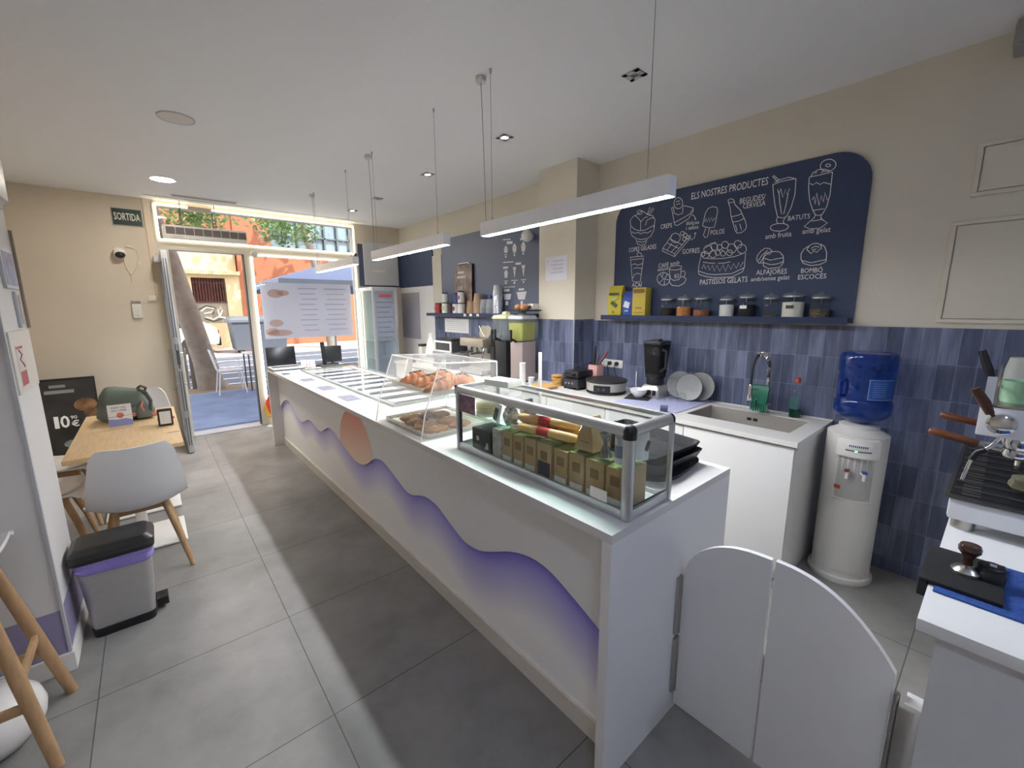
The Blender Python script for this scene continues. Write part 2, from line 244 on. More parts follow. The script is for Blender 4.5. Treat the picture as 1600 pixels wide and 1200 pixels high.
BOARD_LINES=[["sundae",[[[1548,2306],[1554,2351],[1526,2378],[1492,2387],[1467,2399],[1439,2408],[1387,2371],[1340,2353],[1317,2322],[1317,2291],[1327,2261]],[[1548,2306],[1511,2272],[1459,2251],[1400,2250],[1327,2275]],[[1548,2299],[1546,2255],[1526,2216],[1490,2193],[1473,2144],[1435,2130],[1393,2135],[1382,2176],[1347,2193],[1321,2239],[1320,2280]],[[1533,2253],[1501,2235],[1475,2241],[1445,2224],[1415,2232],[1381,2222],[1342,2239]],[[1447,2253],[1451,2328],[1482,2361],[1508,2380]],[[1451,2321],[1414,2351],[1386,2353]],[[1441,2397],[1443,2390],[1449,2384],[1457,2382],[1467,2384],[1476,2389],[1483,2396],[1486,2405],[1484,2412],[1478,2418],[1469,2420],[1459,2418],[1450,2413],[1444,2406],[1441,2397]],[[1405,2286],[1391,2326],[1347,2340],[1323,2329]],[[1393,2368],[1369,2427]],[[1376,2359],[1331,2406],[1347,2416],[1387,2367]],[[1476,2188],[1429,2175],[1387,2180]],[[1471,2166],[1428,2153],[1389,2159]]]],["acai_cup",[[[1538,2040],[1404,2038],[1407,2018],[1533,2018],[1538,2040]],[[1533,2018],[1506,1836],[1470,1824],[1427,1829],[1407,2018]],[[1464,2041],[1474,2064],[1449,2072],[1426,2055],[1430,2038]],[[1454,2069],[1467,2085]],[[1519,1975],[1487,1981],[1460,1967],[1409,1978]],[[1502,1858],[1491,1888],[1457,1900],[1427,1888]],[[1503,1941],[1468,1947],[1419,1935]]]],["crepe",[[[1175,2386],[1141,2254],[1118,2244],[1027,2283],[993,2336],[997,2356],[1055,2379],[1084,2388]],[[1146,2269],[1106,2282],[1022,2315],[997,2349]],[[1157,2383],[1151,2343],[1116,2324],[1080,2331],[1079,2376]],[[1084,2406],[1086,2388],[1095,2375],[1110,2370],[1126,2372],[1141,2383],[1153,2400],[1158,2419],[1155,2437],[1146,2450],[1131,2455],[1115,2452],[1100,2441],[1089,2425],[1084,2406]],[[1142,2427],[1108,2427]],[[1138,2406],[1103,2406]],[[1175,2386],[1154,2389]]]],["waffle",[[[1235,2062],[1232,2082],[1158,2176]],[[1235,2062],[1124,2007],[999,2140],[1004,2159],[1126,2030],[1232,2082]],[[1126,2030],[1124,2007]],[[1086,2147],[1089,2132],[1100,2120],[1115,2115],[1133,2117],[1150,2126],[1162,2140],[1167,2157],[1164,2173],[1154,2184],[1138,2189],[1120,2186],[1103,2177],[1091,2163],[1086,2147]],[[1030,2160],[1031,2153],[1035,2148],[1042,2146],[1050,2147],[1057,2151],[1062,2157],[1064,2164],[1063,2171],[1059,2176],[1052,2178],[1044,2177],[1037,2173],[1032,2167],[1030,2160]],[[1010,2141],[1011,2136],[1015,2132],[1020,2130],[1027,2131],[1033,2134],[1037,2139],[1039,2145],[1038,2151],[1034,2155],[1028,2157],[1022,2156],[1016,2153],[1012,2147],[1010,2141]],[[1052,2176],[1054,2169],[1058,2164],[1065,2162],[1073,2163],[1080,2167],[1085,2173],[1087,2180],[1086,2187],[1082,2192],[1075,2194],[1067,2193],[1060,2189],[1054,2183],[1052,2176]],[[1038,2132],[1039,2126],[1042,2122],[1048,2120],[1055,2121],[1061,2124],[1065,2129],[1067,2135],[1066,2141],[1062,2145],[1056,2147],[1050,2146],[1044,2143],[1040,2138],[1038,2132]],[[1192,2119],[1091,2067]],[[1171,2148],[1064,2091]],[[1196,2065],[1154,2111]],[[1157,2044],[1105,2094]]]],["ice_lolly",[[[915,2215],[899,2301],[881,2332],[850,2339],[817,2328],[809,2305],[816,2232],[825,2190],[864,2192],[898,2204],[915,2215]],[[888,2192],[903,2143],[885,2123],[870,2129],[861,2189]],[[901,2238],[893,2263],[881,2235],[872,2266],[861,2232],[850,2265],[839,2235],[824,2258]]]],["bottle",[[[741,2365],[721,2371],[700,2358],[691,2326],[648,2278],[613,2207],[600,2170],[604,2144],[629,2126],[661,2128],[676,2151],[711,2252],[723,2314],[734,2338],[741,2365]],[[735,2343],[695,2345]],[[705,2245],[669,2248],[638,2255]],[[692,2207],[654,2207],[622,2220]],[[676,2187],[660,2142]],[[646,2188],[631,2144]]]],["milkshake",[[[457,2412],[448,2355],[432,2275],[409,2198],[382,2186],[357,2190],[334,2246],[321,2320],[324,2418]],[[454,2409],[409,2419],[324,2418]],[[448,2422],[420,2432],[390,2433],[370,2437],[344,2426],[326,2417]],[[465,2464],[447,2443],[427,2420]],[[457,2467],[418,2428]],[[408,2195],[415,2177],[405,2156]],[[361,2187],[373,2167],[367,2147]],[[338,2125],[342,2115],[355,2107],[376,2103],[400,2105],[423,2111],[440,2121],[447,2132],[443,2143],[429,2151],[408,2154],[384,2152],[361,2146],[345,2136],[338,2125]],[[425,2373],[413,2338],[407,2375],[389,2316],[378,2363],[365,2328],[355,2364]],[[416,2360],[405,2292],[387,2212]],[[361,2338],[365,2274],[374,2209]]]],["sundae_glass",[[[251,2409],[249,2348],[236,2272],[214,2210],[195,2175],[176,2169],[158,2174],[140,2218],[131,2283],[132,2414]],[[251,2411],[205,2411],[132,2414]],[[242,2414],[235,2433],[209,2444],[176,2440],[144,2422]],[[225,2425],[212,2433]],[[193,2423],[171,2428]],[[120,2460],[119,2445],[126,2432],[139,2424],[156,2422],[174,2428],[189,2440],[198,2455],[199,2471],[192,2484],[179,2492],[161,2493],[143,2487],[129,2475],[120,2460]],[[146,2455],[147,2451],[150,2449],[155,2449],[161,2450],[166,2453],[170,2457],[171,2461],[171,2464],[167,2466],[162,2466],[157,2465],[151,2462],[148,2459],[146,2455]],[[243,2372],[227,2359],[210,2371],[190,2354],[171,2362],[131,2342]],[[223,2269],[216,2289],[204,2240],[202,2307],[182,2230],[176,2286],[161,2247],[158,2303],[142,2254]],[[195,2175],[201,2158],[224,2137],[250,2114],[215,2093],[163,2091],[127,2117],[150,2136],[165,2152],[163,2173]],[[210,2140],[182,2141],[160,2143]],[[212,2204],[184,2205],[155,2205]]]],["coffee_cup",[[[1164,1913],[1151,1839],[1120,1820],[1075,1825],[1062,1854],[1063,1909]],[[1058,1920],[1062,1912],[1076,1906],[1096,1902],[1120,1902],[1142,1905],[1159,1911],[1165,1919],[1161,1927],[1147,1933],[1126,1937],[1102,1937],[1080,1934],[1064,1927],[1058,1920]],[[1061,1884],[1035,1891],[1025,1866],[1035,1846],[1061,1843]],[[1157,1811],[1132,1782],[1071,1774],[1026,1798],[1016,1827],[1040,1846]],[[1152,1835],[1157,1813],[1171,1796],[1194,1787],[1220,1788],[1244,1800],[1262,1818],[1269,1841],[1265,1863],[1249,1880],[1226,1888],[1200,1887],[1177,1876],[1159,1857],[1152,1835]],[[1248,1880],[1210,1838],[1246,1808]],[[1210,1838],[1153,1825]],[[1216,1889],[1222,1853]],[[1177,1875],[1198,1841]],[[1202,1788],[1200,1827]]]],["cake",[[[909,1989],[919,1938],[922,1886],[916,1856],[864,1837],[797,1824],[670,1822],[600,1854],[589,1887],[590,1984]],[[922,1882],[852,1855],[798,1846],[672,1846],[588,1883]],[[892,1946],[845,1935],[798,1928]],[[776,1927],[728,1925],[689,1932]],[[895,1897],[884,1929],[868,1895],[850,1917],[834,1880],[817,1917],[800,1871],[784,1914],[761,1868],[739,1914],[717,1865],[702,1914],[680,1875],[665,1918],[644,1879],[630,1921],[615,1889],[600,1924]],[[849,1994],[851,1983],[858,1975],[868,1971],[880,1972],[891,1978],[899,1988],[903,1999],[901,2010],[894,2019],[884,2023],[872,2021],[861,2015],[853,2006],[849,1994]],[[794,1994],[796,1983],[803,1975],[813,1971],[824,1972],[835,1978],[843,1988],[847,1999],[845,2010],[838,2018],[828,2022],[816,2021],[806,2015],[798,2005],[794,1994]],[[827,2030],[829,2017],[837,2007],[849,2003],[864,2004],[877,2011],[887,2023],[891,2037],[889,2050],[881,2060],[868,2064],[854,2063],[841,2056],[831,2044],[827,2030]],[[788,2048],[790,2037],[796,2029],[806,2025],[818,2026],[829,2032],[837,2042],[840,2053],[839,2064],[832,2072],[822,2076],[810,2075],[800,2068],[792,2059],[788,2048]],[[756,2040],[757,2032],[762,2026],[769,2023],[778,2024],[786,2029],[792,2036],[794,2044],[793,2053],[788,2059],[781,2061],[772,2060],[764,2056],[758,2049],[756,2040]],[[711,2051],[712,2041],[719,2033],[728,2029],[739,2030],[750,2036],[758,2046],[761,2057],[759,2068],[753,2076],[743,2079],[732,2078],[722,2072],[714,2062],[711,2051]],[[655,2021],[657,2007],[665,1997],[677,1992],[691,1994],[704,2001],[714,2013],[719,2028],[717,2041],[709,2052],[696,2056],[682,2055],[669,2047],[659,2035],[655,2021]],[[620,2045],[622,2034],[628,2025],[638,2021],[650,2022],[661,2029],[669,2039],[673,2051],[671,2062],[665,2071],[654,2075],[643,2073],[632,2067],[623,2057],[620,2045]],[[587,2010],[588,1997],[596,1987],[608,1982],[621,1983],[634,1990],[644,2002],[648,2017],[646,2030],[639,2040],[627,2045],[613,2043],[600,2036],[591,2024],[587,2010]],[[679,1993],[680,1984],[686,1977],[694,1974],[703,1975],[712,1980],[718,1987],[721,1997],[720,2006],[715,2013],[706,2016],[697,2015],[688,2010],[682,2002],[679,1993]],[[767,2001],[768,1994],[772,1988],[779,1985],[787,1986],[795,1990],[800,1997],[803,2005],[802,2013],[797,2018],[790,2021],[782,2020],[775,2016],[769,2009],[767,2001]],[[880,2002],[881,1996],[885,1991],[892,1988],[899,1989],[906,1993],[911,1998],[913,2005],[912,2012],[908,2017],[901,2019],[894,2019],[887,2015],[882,2009],[880,2002]],[[728,1991],[729,1984],[734,1978],[741,1976],[748,1976],[756,1980],[761,1987],[764,1995],[763,2002],[758,2008],[751,2011],[743,2010],[736,2006],[731,1999],[728,1991]],[[879,2045],[849,2073],[804,2081]],[[779,2015],[761,2026],[741,2009]],[[888,1975],[820,1963],[743,1959],[657,1966],[597,1985]]]],["sandwich_biscuit",[[[514,1929],[511,1958],[491,1986],[465,2003],[438,1996],[418,1976],[439,1955]],[[514,1929],[495,1904],[468,1907]],[[502,1922],[481,1959],[448,1987]],[[490,1909],[466,1948],[431,1977]],[[473,1940],[462,1966],[425,1977],[377,1970],[351,1940],[346,1897],[365,1867],[431,1864],[466,1883],[473,1940]],[[470,1937],[425,1919],[383,1926],[350,1929]],[[470,1908],[422,1889],[380,1892],[347,1903]]]],["bonbon",[[[209,1990],[236,1973],[250,1945],[247,1911],[232,1883],[187,1865],[141,1868],[110,1883],[112,1937],[126,1975],[149,1994]],[[239,1900],[189,1883],[111,1896]],[[221,1967],[209,1990],[191,2001],[168,2001],[148,1988],[141,1966],[155,1960],[162,1945],[182,1955],[195,1940],[208,1955],[221,1967]],[[198,1972],[176,1984],[153,1975]],[[192,1961],[169,1966]]]],["arrows",[[[1001,2308],[979,2289],[973,2266]],[[982,2276],[973,2266],[967,2275]],[[1001,2119],[970,2133],[968,2171]],[[975,2163],[968,2171],[959,2161]]]]]
BOARD_TEXT=[["ELS NOSTRES PRODUCTES",[1016,2419],[487,2417],51],["BEGUDES/",[658,2324],[495,2325],38],["CERVESA",[635,2287],[491,2285],36],["CREPS",[1262,2238],[1162,2237],37],["dolços",[1045,2237],[943,2231],31],["i salats",[1043,2201],[945,2198],29],["POLOS",[849,2137],[749,2136],37],["GOFRES",[1062,2021],[924,2019],38],["COPES GELADES",[1555,2084],[1292,2088],37],["AÇAÍ",[1509,1783],[1411,1782],40],["CAFÈ",[1263,1931],[1172,1931],35],["amb",[1158,1941],[1079,1946],30],["dolços",[1268,1902],[1174,1910],26],["RO",[1115,1837],[1076,1839],35],["PASTISSOS GELATS",[903,1776],[561,1782],40],["ALFAJORES",[508,1827],[320,1824],34],["amb/sense gelat",[538,1784],[300,1786],31],["BOMBÓ",[239,1822],[122,1820],31],["ESCOCÈS",[252,1781],[99,1781],32],["BATUTS",[346,2163],[224,2160],31],["amb fruita",[471,2063],[316,2063],35],["amb gelat",[256,2069],[106,2062],33]]
WAVE=[[4848,443],[4813,467],[4655,555],[4496,605],[4360,613],[4263,587],[4109,504],[4001,476],[3891,466],[3771,501],[3636,546],[3536,550],[3461,530],[3345,502],[3224,513],[3127,557],[3035,595],[2954,602],[2880,592],[2678,528],[2529,483],[2426,461],[2322,463],[2220,488],[2118,546],[2021,593],[1930,609],[1856,598],[1710,549],[1575,503],[1521,502],[1464,515],[1400,540],[1319,558],[1208,550],[1074,494],[979,456],[919,447],[861,452],[805,463],[699,510],[625,548],[556,576],[470,598],[410,601],[353,593],[298,574],[245,551],[162,515],[111,490]]
SUN=[[2728,711],[2690,775],[2585,831],[2492,854],[2351,859],[2226,827],[2140,782],[2066,688],[2070,587],[2234,484],[2356,465],[2494,475],[2618,527],[2712,599]]
ICONS=[[[3267,2292],[3247,2315],[3229,2327],[3212,2311],[3193,2284]],[[3265,2287],[3195,2282],[3205,2242],[3256,2246]],[[3256,2229],[3207,2228],[3207,2219],[3256,2221]],[[3244,2211],[3219,2210],[3219,2189],[3245,2190]],[[3115,2293],[3093,2319],[3076,2334],[3060,2316],[3038,2285]],[[3112,2289],[3041,2283],[3050,2238],[3103,2242]],[[3101,2232],[3054,2231],[3055,2222],[3101,2224]],[[3090,2215],[3066,2214],[3066,2193],[3090,2193]],[[2966,2295],[2943,2323],[2927,2339],[2911,2320],[2889,2286]],[[2963,2290],[2891,2284],[2900,2234],[2954,2238]],[[2950,2234],[2906,2233],[2906,2225],[2950,2227]],[[2940,2217],[2916,2216],[2916,2196],[2940,2197]],[[3262,2021],[3244,2045],[3229,2054],[3209,2043],[3196,2019],[3206,1959],[3253,1960]],[[3106,2074],[3050,2072],[3055,2035],[3100,2036]],[[3095,2031],[3058,2029],[3076,1948]],[[2955,2082],[2898,2081],[2906,2041],[2946,2041]],[[2944,2036],[2910,2035],[2923,1950]],[[3283,1773],[3138,1773],[3154,1707],[3260,1705]],[[3043,1788],[2871,1792],[2905,1702],[3012,1704]],[[3281,2403],[3148,2392],[3148,2380],[3281,2391]],[[3211,2370],[3109,2361],[3109,2332],[3212,2340]],[[2978,2380],[2888,2372],[2888,2347],[2978,2354]],[[3278,2145],[3094,2137],[3094,2126],[3278,2134]],[[3061,2120],[2965,2116],[2965,2090],[3061,2094]],[[3279,2090],[3191,2087],[3191,2065],[3279,2068]],[[3263,1927],[3193,1926],[3193,1919],[3263,1919]],[[3249,1909],[3216,1909],[3216,1889],[3249,1889]],[[3135,1928],[3025,1926],[3025,1917],[3135,1919]],[[3095,1907],[3065,1907],[3065,1884],[3095,1884]],[[2962,1926],[2884,1925],[2884,1916],[2962,1917]],[[2933,1905],[2912,1905],[2912,1886],[2933,1886]],[[3276,1857],[3073,1856],[3073,1846],[3276,1846]],[[3274,1831],[3168,1831],[3168,1800],[3274,1799]],[[3006,1828],[2914,1828],[2914,1805],[3006,1805]],[[3242,1687],[3195,1688],[3195,1642],[3243,1641]],[[2974,1687],[2936,1688],[2936,1643],[2974,1642]]]
# ================= SETTING
XR, YF, HC, XL, YB = 2.326, 5.975, 2.891, -2.0, -3.2
FLOOR = grid_mat('floor_tiles', (0, 1), (.737, .72), (-.605-.737*10, .864-.72*20), .0022, '#8b8885', '#82807d', '#4b4a48', .42, .3, 1.9, .06, spec=.45)
WTILE = grid_mat('glazed_wall_tiles', (1, 2), (.075, .2), (-20.03, 1.487-2.0), .0016, '#495067', '#6c738b', '#787e90', .24, .4, 10, .4, (1, 2.6, .3))
WTILX = grid_mat('glazed_pier_tiles', (0, 2), (.075, .2), (-20.03, 1.487-2.0), .0016, '#495067', '#6c738b', '#787e90', .24, .4, 10, .4, (2.6, 1, .3))
struct('floor', MB().box(XL, XR, YB, YF+.02, -.05, 0), FLOOR)
struct('ceiling', MB().box(XL-.1, XR+.15, YB-.1, YF+.25, HC, HC+.12), CEIL)
struct('wall_right', MB().box(XR, XR+.15, YB, YF+.25, -.05, HC), CREAM_R)
struct('wall_left', MB().box(XL-.15, XL, YB, YF+.25, -.05, HC), CREAM)
struct('wall_back', MB().box(XL, XR, YB-.15, YB, -.05, HC), M('#d6d6d8', .85))
# front wall around the door, the window and the glazed strip above them
fw = MB()
fw.box(XL, -.80, YF, YF+.2, 0, HC); fw.box(1.60, XR, YF, YF+.2, 0, HC); fw.box(-.80, 1.60, YF, YF+.2, 2.855, HC); fw.box(.10, 1.60, YF, YF+.2, -.05, .36)
struct('wall_front', fw, CREAM)
FRAME = M('#c9c2b4', .5)
tr1 = MB(); tr1.box(-.80, 1.60, YF-.01, YF+.12, 2.33, 2.45); tr1.box(.08, .17, YF-.01, YF+.12, 0, 2.33); tr1.box(-.80, -.70, YF-.01, YF+.12, 0, 2.33)
tr1.box(-.80, -.765, YF-.01, YF+.12, 2.45, 2.855); tr1.box(1.565, 1.60, YF-.01, YF+.12, .36, 2.855); tr1.box(-.765, 1.565, YF-.01, YF+.12, 2.825, 2.855); tr1.box(.17, 1.565, YF-.01, YF+.12, .34, .39)
struct('trim_1', tr1, FRAME)
w1 = struct('window_1', MB().box(.17, 1.565, YF+.05, YF+.06, .39, 2.33), glass((.93, .96, .97)))
w2 = struct('window_2', MB().box(-.765, 1.565, YF+.05, YF+.06, 2.45, 2.825), glass((.93, .96, .97)))
mu = MB(); mu.box(-.55, -.535, YF+.04, YF+.07, 2.45, 2.825); mu.box(-.22, -.205, YF+.04, YF+.07, 2.45, 2.825)
struct('trim_2', mu, M('#6a6f66', .6))
# threshold
struct('trim_3', MB().box(-.70, .08, YF-.06, YF+.15, -.02, .008), M('#b9bcc4', .35, .3))
# open door leaf, swung in against the end of the tables
dl = thing('door_1', 'aluminium framed glass door leaf standing open, seen edge on beside the tables', 'door', (-.78, 5.55, 0)); dl['kind'] = 'structure'
fr = MB(); X0, X1, Y0, Y1 = -.808, -.757, 5.13, 5.95
fr.box(X0, X1, Y0, Y0+.075, .012, 2.232, .004); fr.box(X0, X1, Y1-.075, Y1, .012, 2.232, .004); fr.box(X0, X1, Y0+.075, Y1-.075, .012, .12); fr.box(X0, X1, Y0+.075, Y1-.075, 2.15, 2.232)
obj('door_frame', fr, ALU, dl)
obj('glass_pane', MB().box(-.79, -.782, Y0+.075, Y1-.075, .12, 2.15), GLASS, dl)
ed = MB()
for z0, z1 in ((.1, .42), (.5, .95), (1.02, 1.25), (1.32, 2.15)): ed.box(-.798, -.791, Y0-.0025, Y0, z0, z1); ed.box(-.776, -.769, Y0-.0025, Y0, z0, z1)
ed.box(-.79, -.777, Y0-.006, Y0, .98, 1.18)
obj('edge_seal', ed, DGREY, dl)
hd = MB()
for sx, xx in ((-1, X0), (1, X1)):
    hd.rod((xx+sx*.035, Y0+.05, .74), (xx+sx*.035, Y0+.05, 1.2), .013); hd.rod((xx, Y0+.05, .80), (xx+sx*.035, Y0+.05, .80), .008); hd.rod((xx, Y0+.05, 1.14), (xx+sx*.035, Y0+.05, 1.14), .008)
obj('pull_handle', hd, STEEL, dl)
cl = MB(); cl.box(-.86, -.808, 5.72, 5.95, 2.16, 2.23, .006); cl.rod((-.83, 5.7, 2.24), (-.77, 5.85, 2.262), .008)
obj('door_closer', cl, LGREY, dl)
# warm white LED outline of the glazing
LEDM = lamp('#fff3d6', LED)
ld = thing('light_strip', 'warm white glowing light strip outlining the glazed strip over the door', 'light strip', (.4, YF-.02, 2.45))
lm = MB(); Yl = YF-.018
lm.box(-.765, 1.56, Yl-.006, Yl+.006, 2.838, 2.85); lm.box(-.775, -.763, Yl-.006, Yl+.006, 2.455, 2.85); lm.box(1.556, 1.568, Yl-.006, Yl+.006, 2.455, 2.85); lm.box(-.765, 1.56, Yl-.006, Yl+.006, 2.44, 2.452)
obj('tube', lm, LEDM, ld)
ld2 = thing('light_strip', 'white glowing light strip outlining the large shop window behind the laptop', 'light strip', (.85, YF-.02, .37))
lm = MB(); lm.box(.17, 1.56, Yl-.006, Yl+.006, 2.322, 2.334); lm.box(.165, .178, Yl-.006, Yl+.006, .36, 2.334); lm.box(1.552, 1.566, Yl-.006, Yl+.006, .36, 2.334)
obj('tube', lm, lamp('#fff8ea', LED), ld2)
# printed film on the window and the lettering on the glass
PF = glass((.96, .97, 1), haze=.82, hazecol=(.66, .67, .73))
pf = thing('window_film', 'frosted menu film with faint orange fruit pictures on the shop window', 'window film', (.85, YF+.04, 1.25))
obj('sheet', MB().box(.24, 1.48, YF+.038, YF+.042, 1.2, 1.98), PF, pf)
for (cx, cz, a, b_) in ((.42, 1.83, .10, .06), (.52, 1.84, .08, .04), (.40, 1.42, .09, .05), (.44, 1.28, .16, .045), (.34, 1.30, .09, .05)):
    bl = MB().prism(circ(cx, cz, a, b_), XZ, YF+.034, YF+.0375); obj('fruit_print', bl, glass((1, .95, .9), haze=.5, hazecol=(.72, .56, .5)), pf)
tl = MB()
for k in range(9):
    for c0, c1 in ((.72, .98), (1.08, 1.4)): tl.box(c0+.02*(k % 3), c1-.03*(k % 2), YF+.034, YF+.0372, 1.9-k*.075, 1.912-k*.075)
obj('menu_lines', tl, glass((.95, .95, 1), haze=.4, hazecol=(.58, .59, .68)), pf)
wlt = thing('window_lettering', 'row of pale letters stuck on the glass strip above the shop window', 'lettering', (.8, YF+.045, 2.5))
for ch, x, wd in (('I', .30, .04), ('O', .42, .15), ('L', .64, .10), ('I', .80, .03), ('T', .97, .14), ('A', 1.14, .15), ('M', 1.33, .18)):
    wl = MB().text(ch, (lambda a, b, x=x, wd=wd, ch=ch: (x+(wd-a if ch == 'L' else a), YF+.045, 2.50+b)), .22, wd); obj('letter', wl, glass((.95, .95, .95), haze=.25), wlt, smooth=None)
struct('trim_14', MB().box(.069, .0795, YF-.012, YF+.1, .008, 2.33), M('#2a2a2c', .6))
# left stub wall (pillar) with a painted lilac band
SX, SY0, SY1 = -1.44, 1.87, 2.34
struct('wall_stub', MB().box(XL, SX, SY0, SY1, 0, HC), M('#d9d6d2', .6))
bd = MB(); bd.box(XL, SX+.003, SY0-.003, SY0, .09, .30); bd.box(SX, SX+.003, SY0-.003, SY1, .09, .30)
struct('trim_4', bd, M('#938dac', .6))
bb = MB(); bb.box(XL, SX+.014, SY0-.014, SY0, 0, .09, .003); bb.box(SX, SX+.014, SY0, SY1, 0, .09, .003)
struct('baseboard_stub', bb, WHITE2)
struct('trim_5', MB().box(SX-.004, SX+.006, SY0-.008, SY0+.012, .09, HC), LGREY)
# right: tiled zone, pier, white panel
struct('wall_tiled', MB().box(XR-.012, XR, YB, 4.9, 0, 1.487), WTILE)
PX, PY0, PY1 = 2.023, 1.917, 2.382
struct('wall_pier', MB().box(PX, XR, PY0, PY1, 1.499, HC), CREAM_R)
struct('wall_pierback', MB().box(PX+.012, XR-.012, PY0+.012, PY1-.012, 0, 1.499), CREAM_R)
pt = MB(); pt.box(PX, PX+.012, PY0, PY1, 0, 1.499); struct('trim_6', pt, WTILE)
struct('trim_7', MB().box(PX+.012, XR-.012, PY0, PY0+.012, 0, 1.499), WTILX)
struct('trim_8', MB().box(PX-.003, PX+.003, PY0-.003, PY0+.003, 0, 1.499), M('#c9ccd4', .3, .6))
struct('wall_white', MB().box(XR-.014, XR, 4.9, YF, 0, 1.945), M('#dcdad8', .6))
struct('trim_9', MB().box(XR-.024, XR-.012, 4.655, 4.9, 1.5, 2.36), CREAM_R)
# ceiling fittings
def downlight(y, lit, label, x=1.25):
    t = thing('downlight', label, 'ceiling light', (x, y, HC), 'square ceiling downlights'); a = math.radians(0)
    fm = MB(); s = .05
    for sx, sy, lx, ly in ((0, 1, 1, .28), (0, -1, 1, .28), (1, 0, .28, 1), (-1, 0, .28, 1)): fm.obox((x+sx*s*.72, y+sy*s*.72, HC-.003), (2*s*lx if lx == 1 else s*.56, 2*s*ly if ly == 1 else s*.56, .006))
    obj('frame', fm, LGREY, t)
    obj('lens', MB().lathe([(.0005, -.0025), (.026, -.0025), (.026, 0), (.0005, 0)], (x, y, HC)), lamp('#fff8ec', DOWN*6) if lit else M('#77736c', .3), t)
    if lit:
        L_ = bpy.data.lights.new('downlight_beam', 'SPOT'); L_.energy = DOWN; L_.spot_size = math.radians(95); L_.spot_blend = .7; L_.shadow_soft_size = .025; L_.color = (1, .96, .9)
        lo = bpy.data.objects.new('downlight_beam', L_); C.objects.link(lo); lo.parent = t; lo.location = (0, 0, -.012)
    return t
downlight(.845, False, 'unlit square downlight in the ceiling nearest the chalkboard wall end')
downlight(1.977, True, 'brightly lit square downlight above the tiled pier')
downlight(3.138, True, 'lit square downlight third from the chalkboard end of the row')
downlight(4.314, False, 'unlit square downlight fourth along the row towards the window')
downlight(5.117, True, 'lit square downlight closest to the shop window')
downlight(-.3, False, 'square downlight over the espresso bench, behind the chalkboard end of the row')
def round_light(x, y, lit, label, s=None):
    t = thing('round_downlight', label, 'ceiling light', (x, y, HC), 'round ceiling lights')
    obj('rim', MB().lathe([(.092, 0), (.108, 0), (.106, -.008), (.092, -.004)], (x, y, HC), 36, cap=False), LGREY, t)
    obj('diffuser', MB().lathe([(.001, -.0045), (.094, -.0045), (.094, -.001), (.001, -.001)], (x, y, HC), 36), lamp('#cdddff' if y < 0 else '#fff6ea', s) if lit else M('#cfc8c0', .5), t)
    if lit and y > 0:
        L_ = bpy.data.lights.new('downlight_beam', 'SPOT'); L_.energy = 75; L_.spot_size = math.radians(84); L_.spot_blend = .8; L_.shadow_soft_size = .08; L_.color = (1, .95, .88)
        lo = bpy.data.objects.new('downlight_beam', L_); C.objects.link(lo); lo.parent = t; lo.location = (0, 0, -.015)
round_light(-.686, 3.12, False, 'switched off round ceiling light flush with the plaster')
round_light(-.714, 4.916, True, 'glowing round ceiling light near the exit sign', 105.0)
round_light(-1.2, -1.3, True, 'bright round ceiling light at the rear of the shop, wall side', REAR)
round_light(.3, -2.2, True, 'bright round ceiling light at the rear of the shop, middle', REAR)
gr = thing('ceiling_grille', 'narrow slotted air grille in the ceiling in front of the door', 'vent', (-.3, 5.6, HC))
gm = MB(); gm.box(-.63, .01, 5.53, 5.65, HC-.006, HC); obj('plate', gm, CEIL, gr)
gm = MB(); gm.box(-.62, 0, 5.55, 5.575, HC-.008, HC-.006); gm.box(-.62, 0, 5.6, 5.61, HC-.008, HC-.006); obj('slot', gm, M('#6d655c', .8), gr)
solo('door_sensor', MB().box(-.46, -.22, YF-.06, YF, 2.80, 2.85, .006), M('#c9c0b2', .6), 'small beige door sensor bar over the glazed strip', 'sensor')
struct('trim_10', MB().box(-.87, 1.7, 5.74, 5.745, HC-.004, HC), M('#b7afa4', .9))
sp = thing('ceiling_speaker', 'pale box speaker hanging at the ceiling corner above the access hatches', 'speaker', (2.25, -.62, 2.72))
obj('body', MB().box(2.17, 2.32, -.75, -.53, 2.76, 2.885, .02), M('#8f8a86', .6), sp); obj('grille', MB().box(2.162, 2.17, -.73, -.55, 2.775, 2.87), GREY, sp)
def hatch(y0, y1, z0, z1, label):
    t = thing('access_hatch', label, 'hatch', (XR, (y0+y1)/2, z0), 'wall access hatches')
    fm = MB(); q = .02
    for a, b_, c_, d_ in ((y0, y1, z1-q, z1), (y0, y1, z0, z0+q), (y0, y0+q, z0+q, z1-q), (y1-q, y1, z0+q, z1-q)): fm.box(XR-.014, XR, a, b_, c_, d_, .002)
    obj('frame', fm, CREAM_R, t); obj('door', MB().box(XR-.01, XR-.002, y0+q+.004, y1-q-.004, z0+q+.004, z1-q-.004, .002), CREAM_R, t)
    return t
hatch(-1.1, -.47, 2.155, 2.41, 'smaller cream access hatch high on the plaster wall under the ceiling')
hatch(-1.15, -.42, 1.515, 2.04, 'large cream access hatch on the wall just above the tiles')
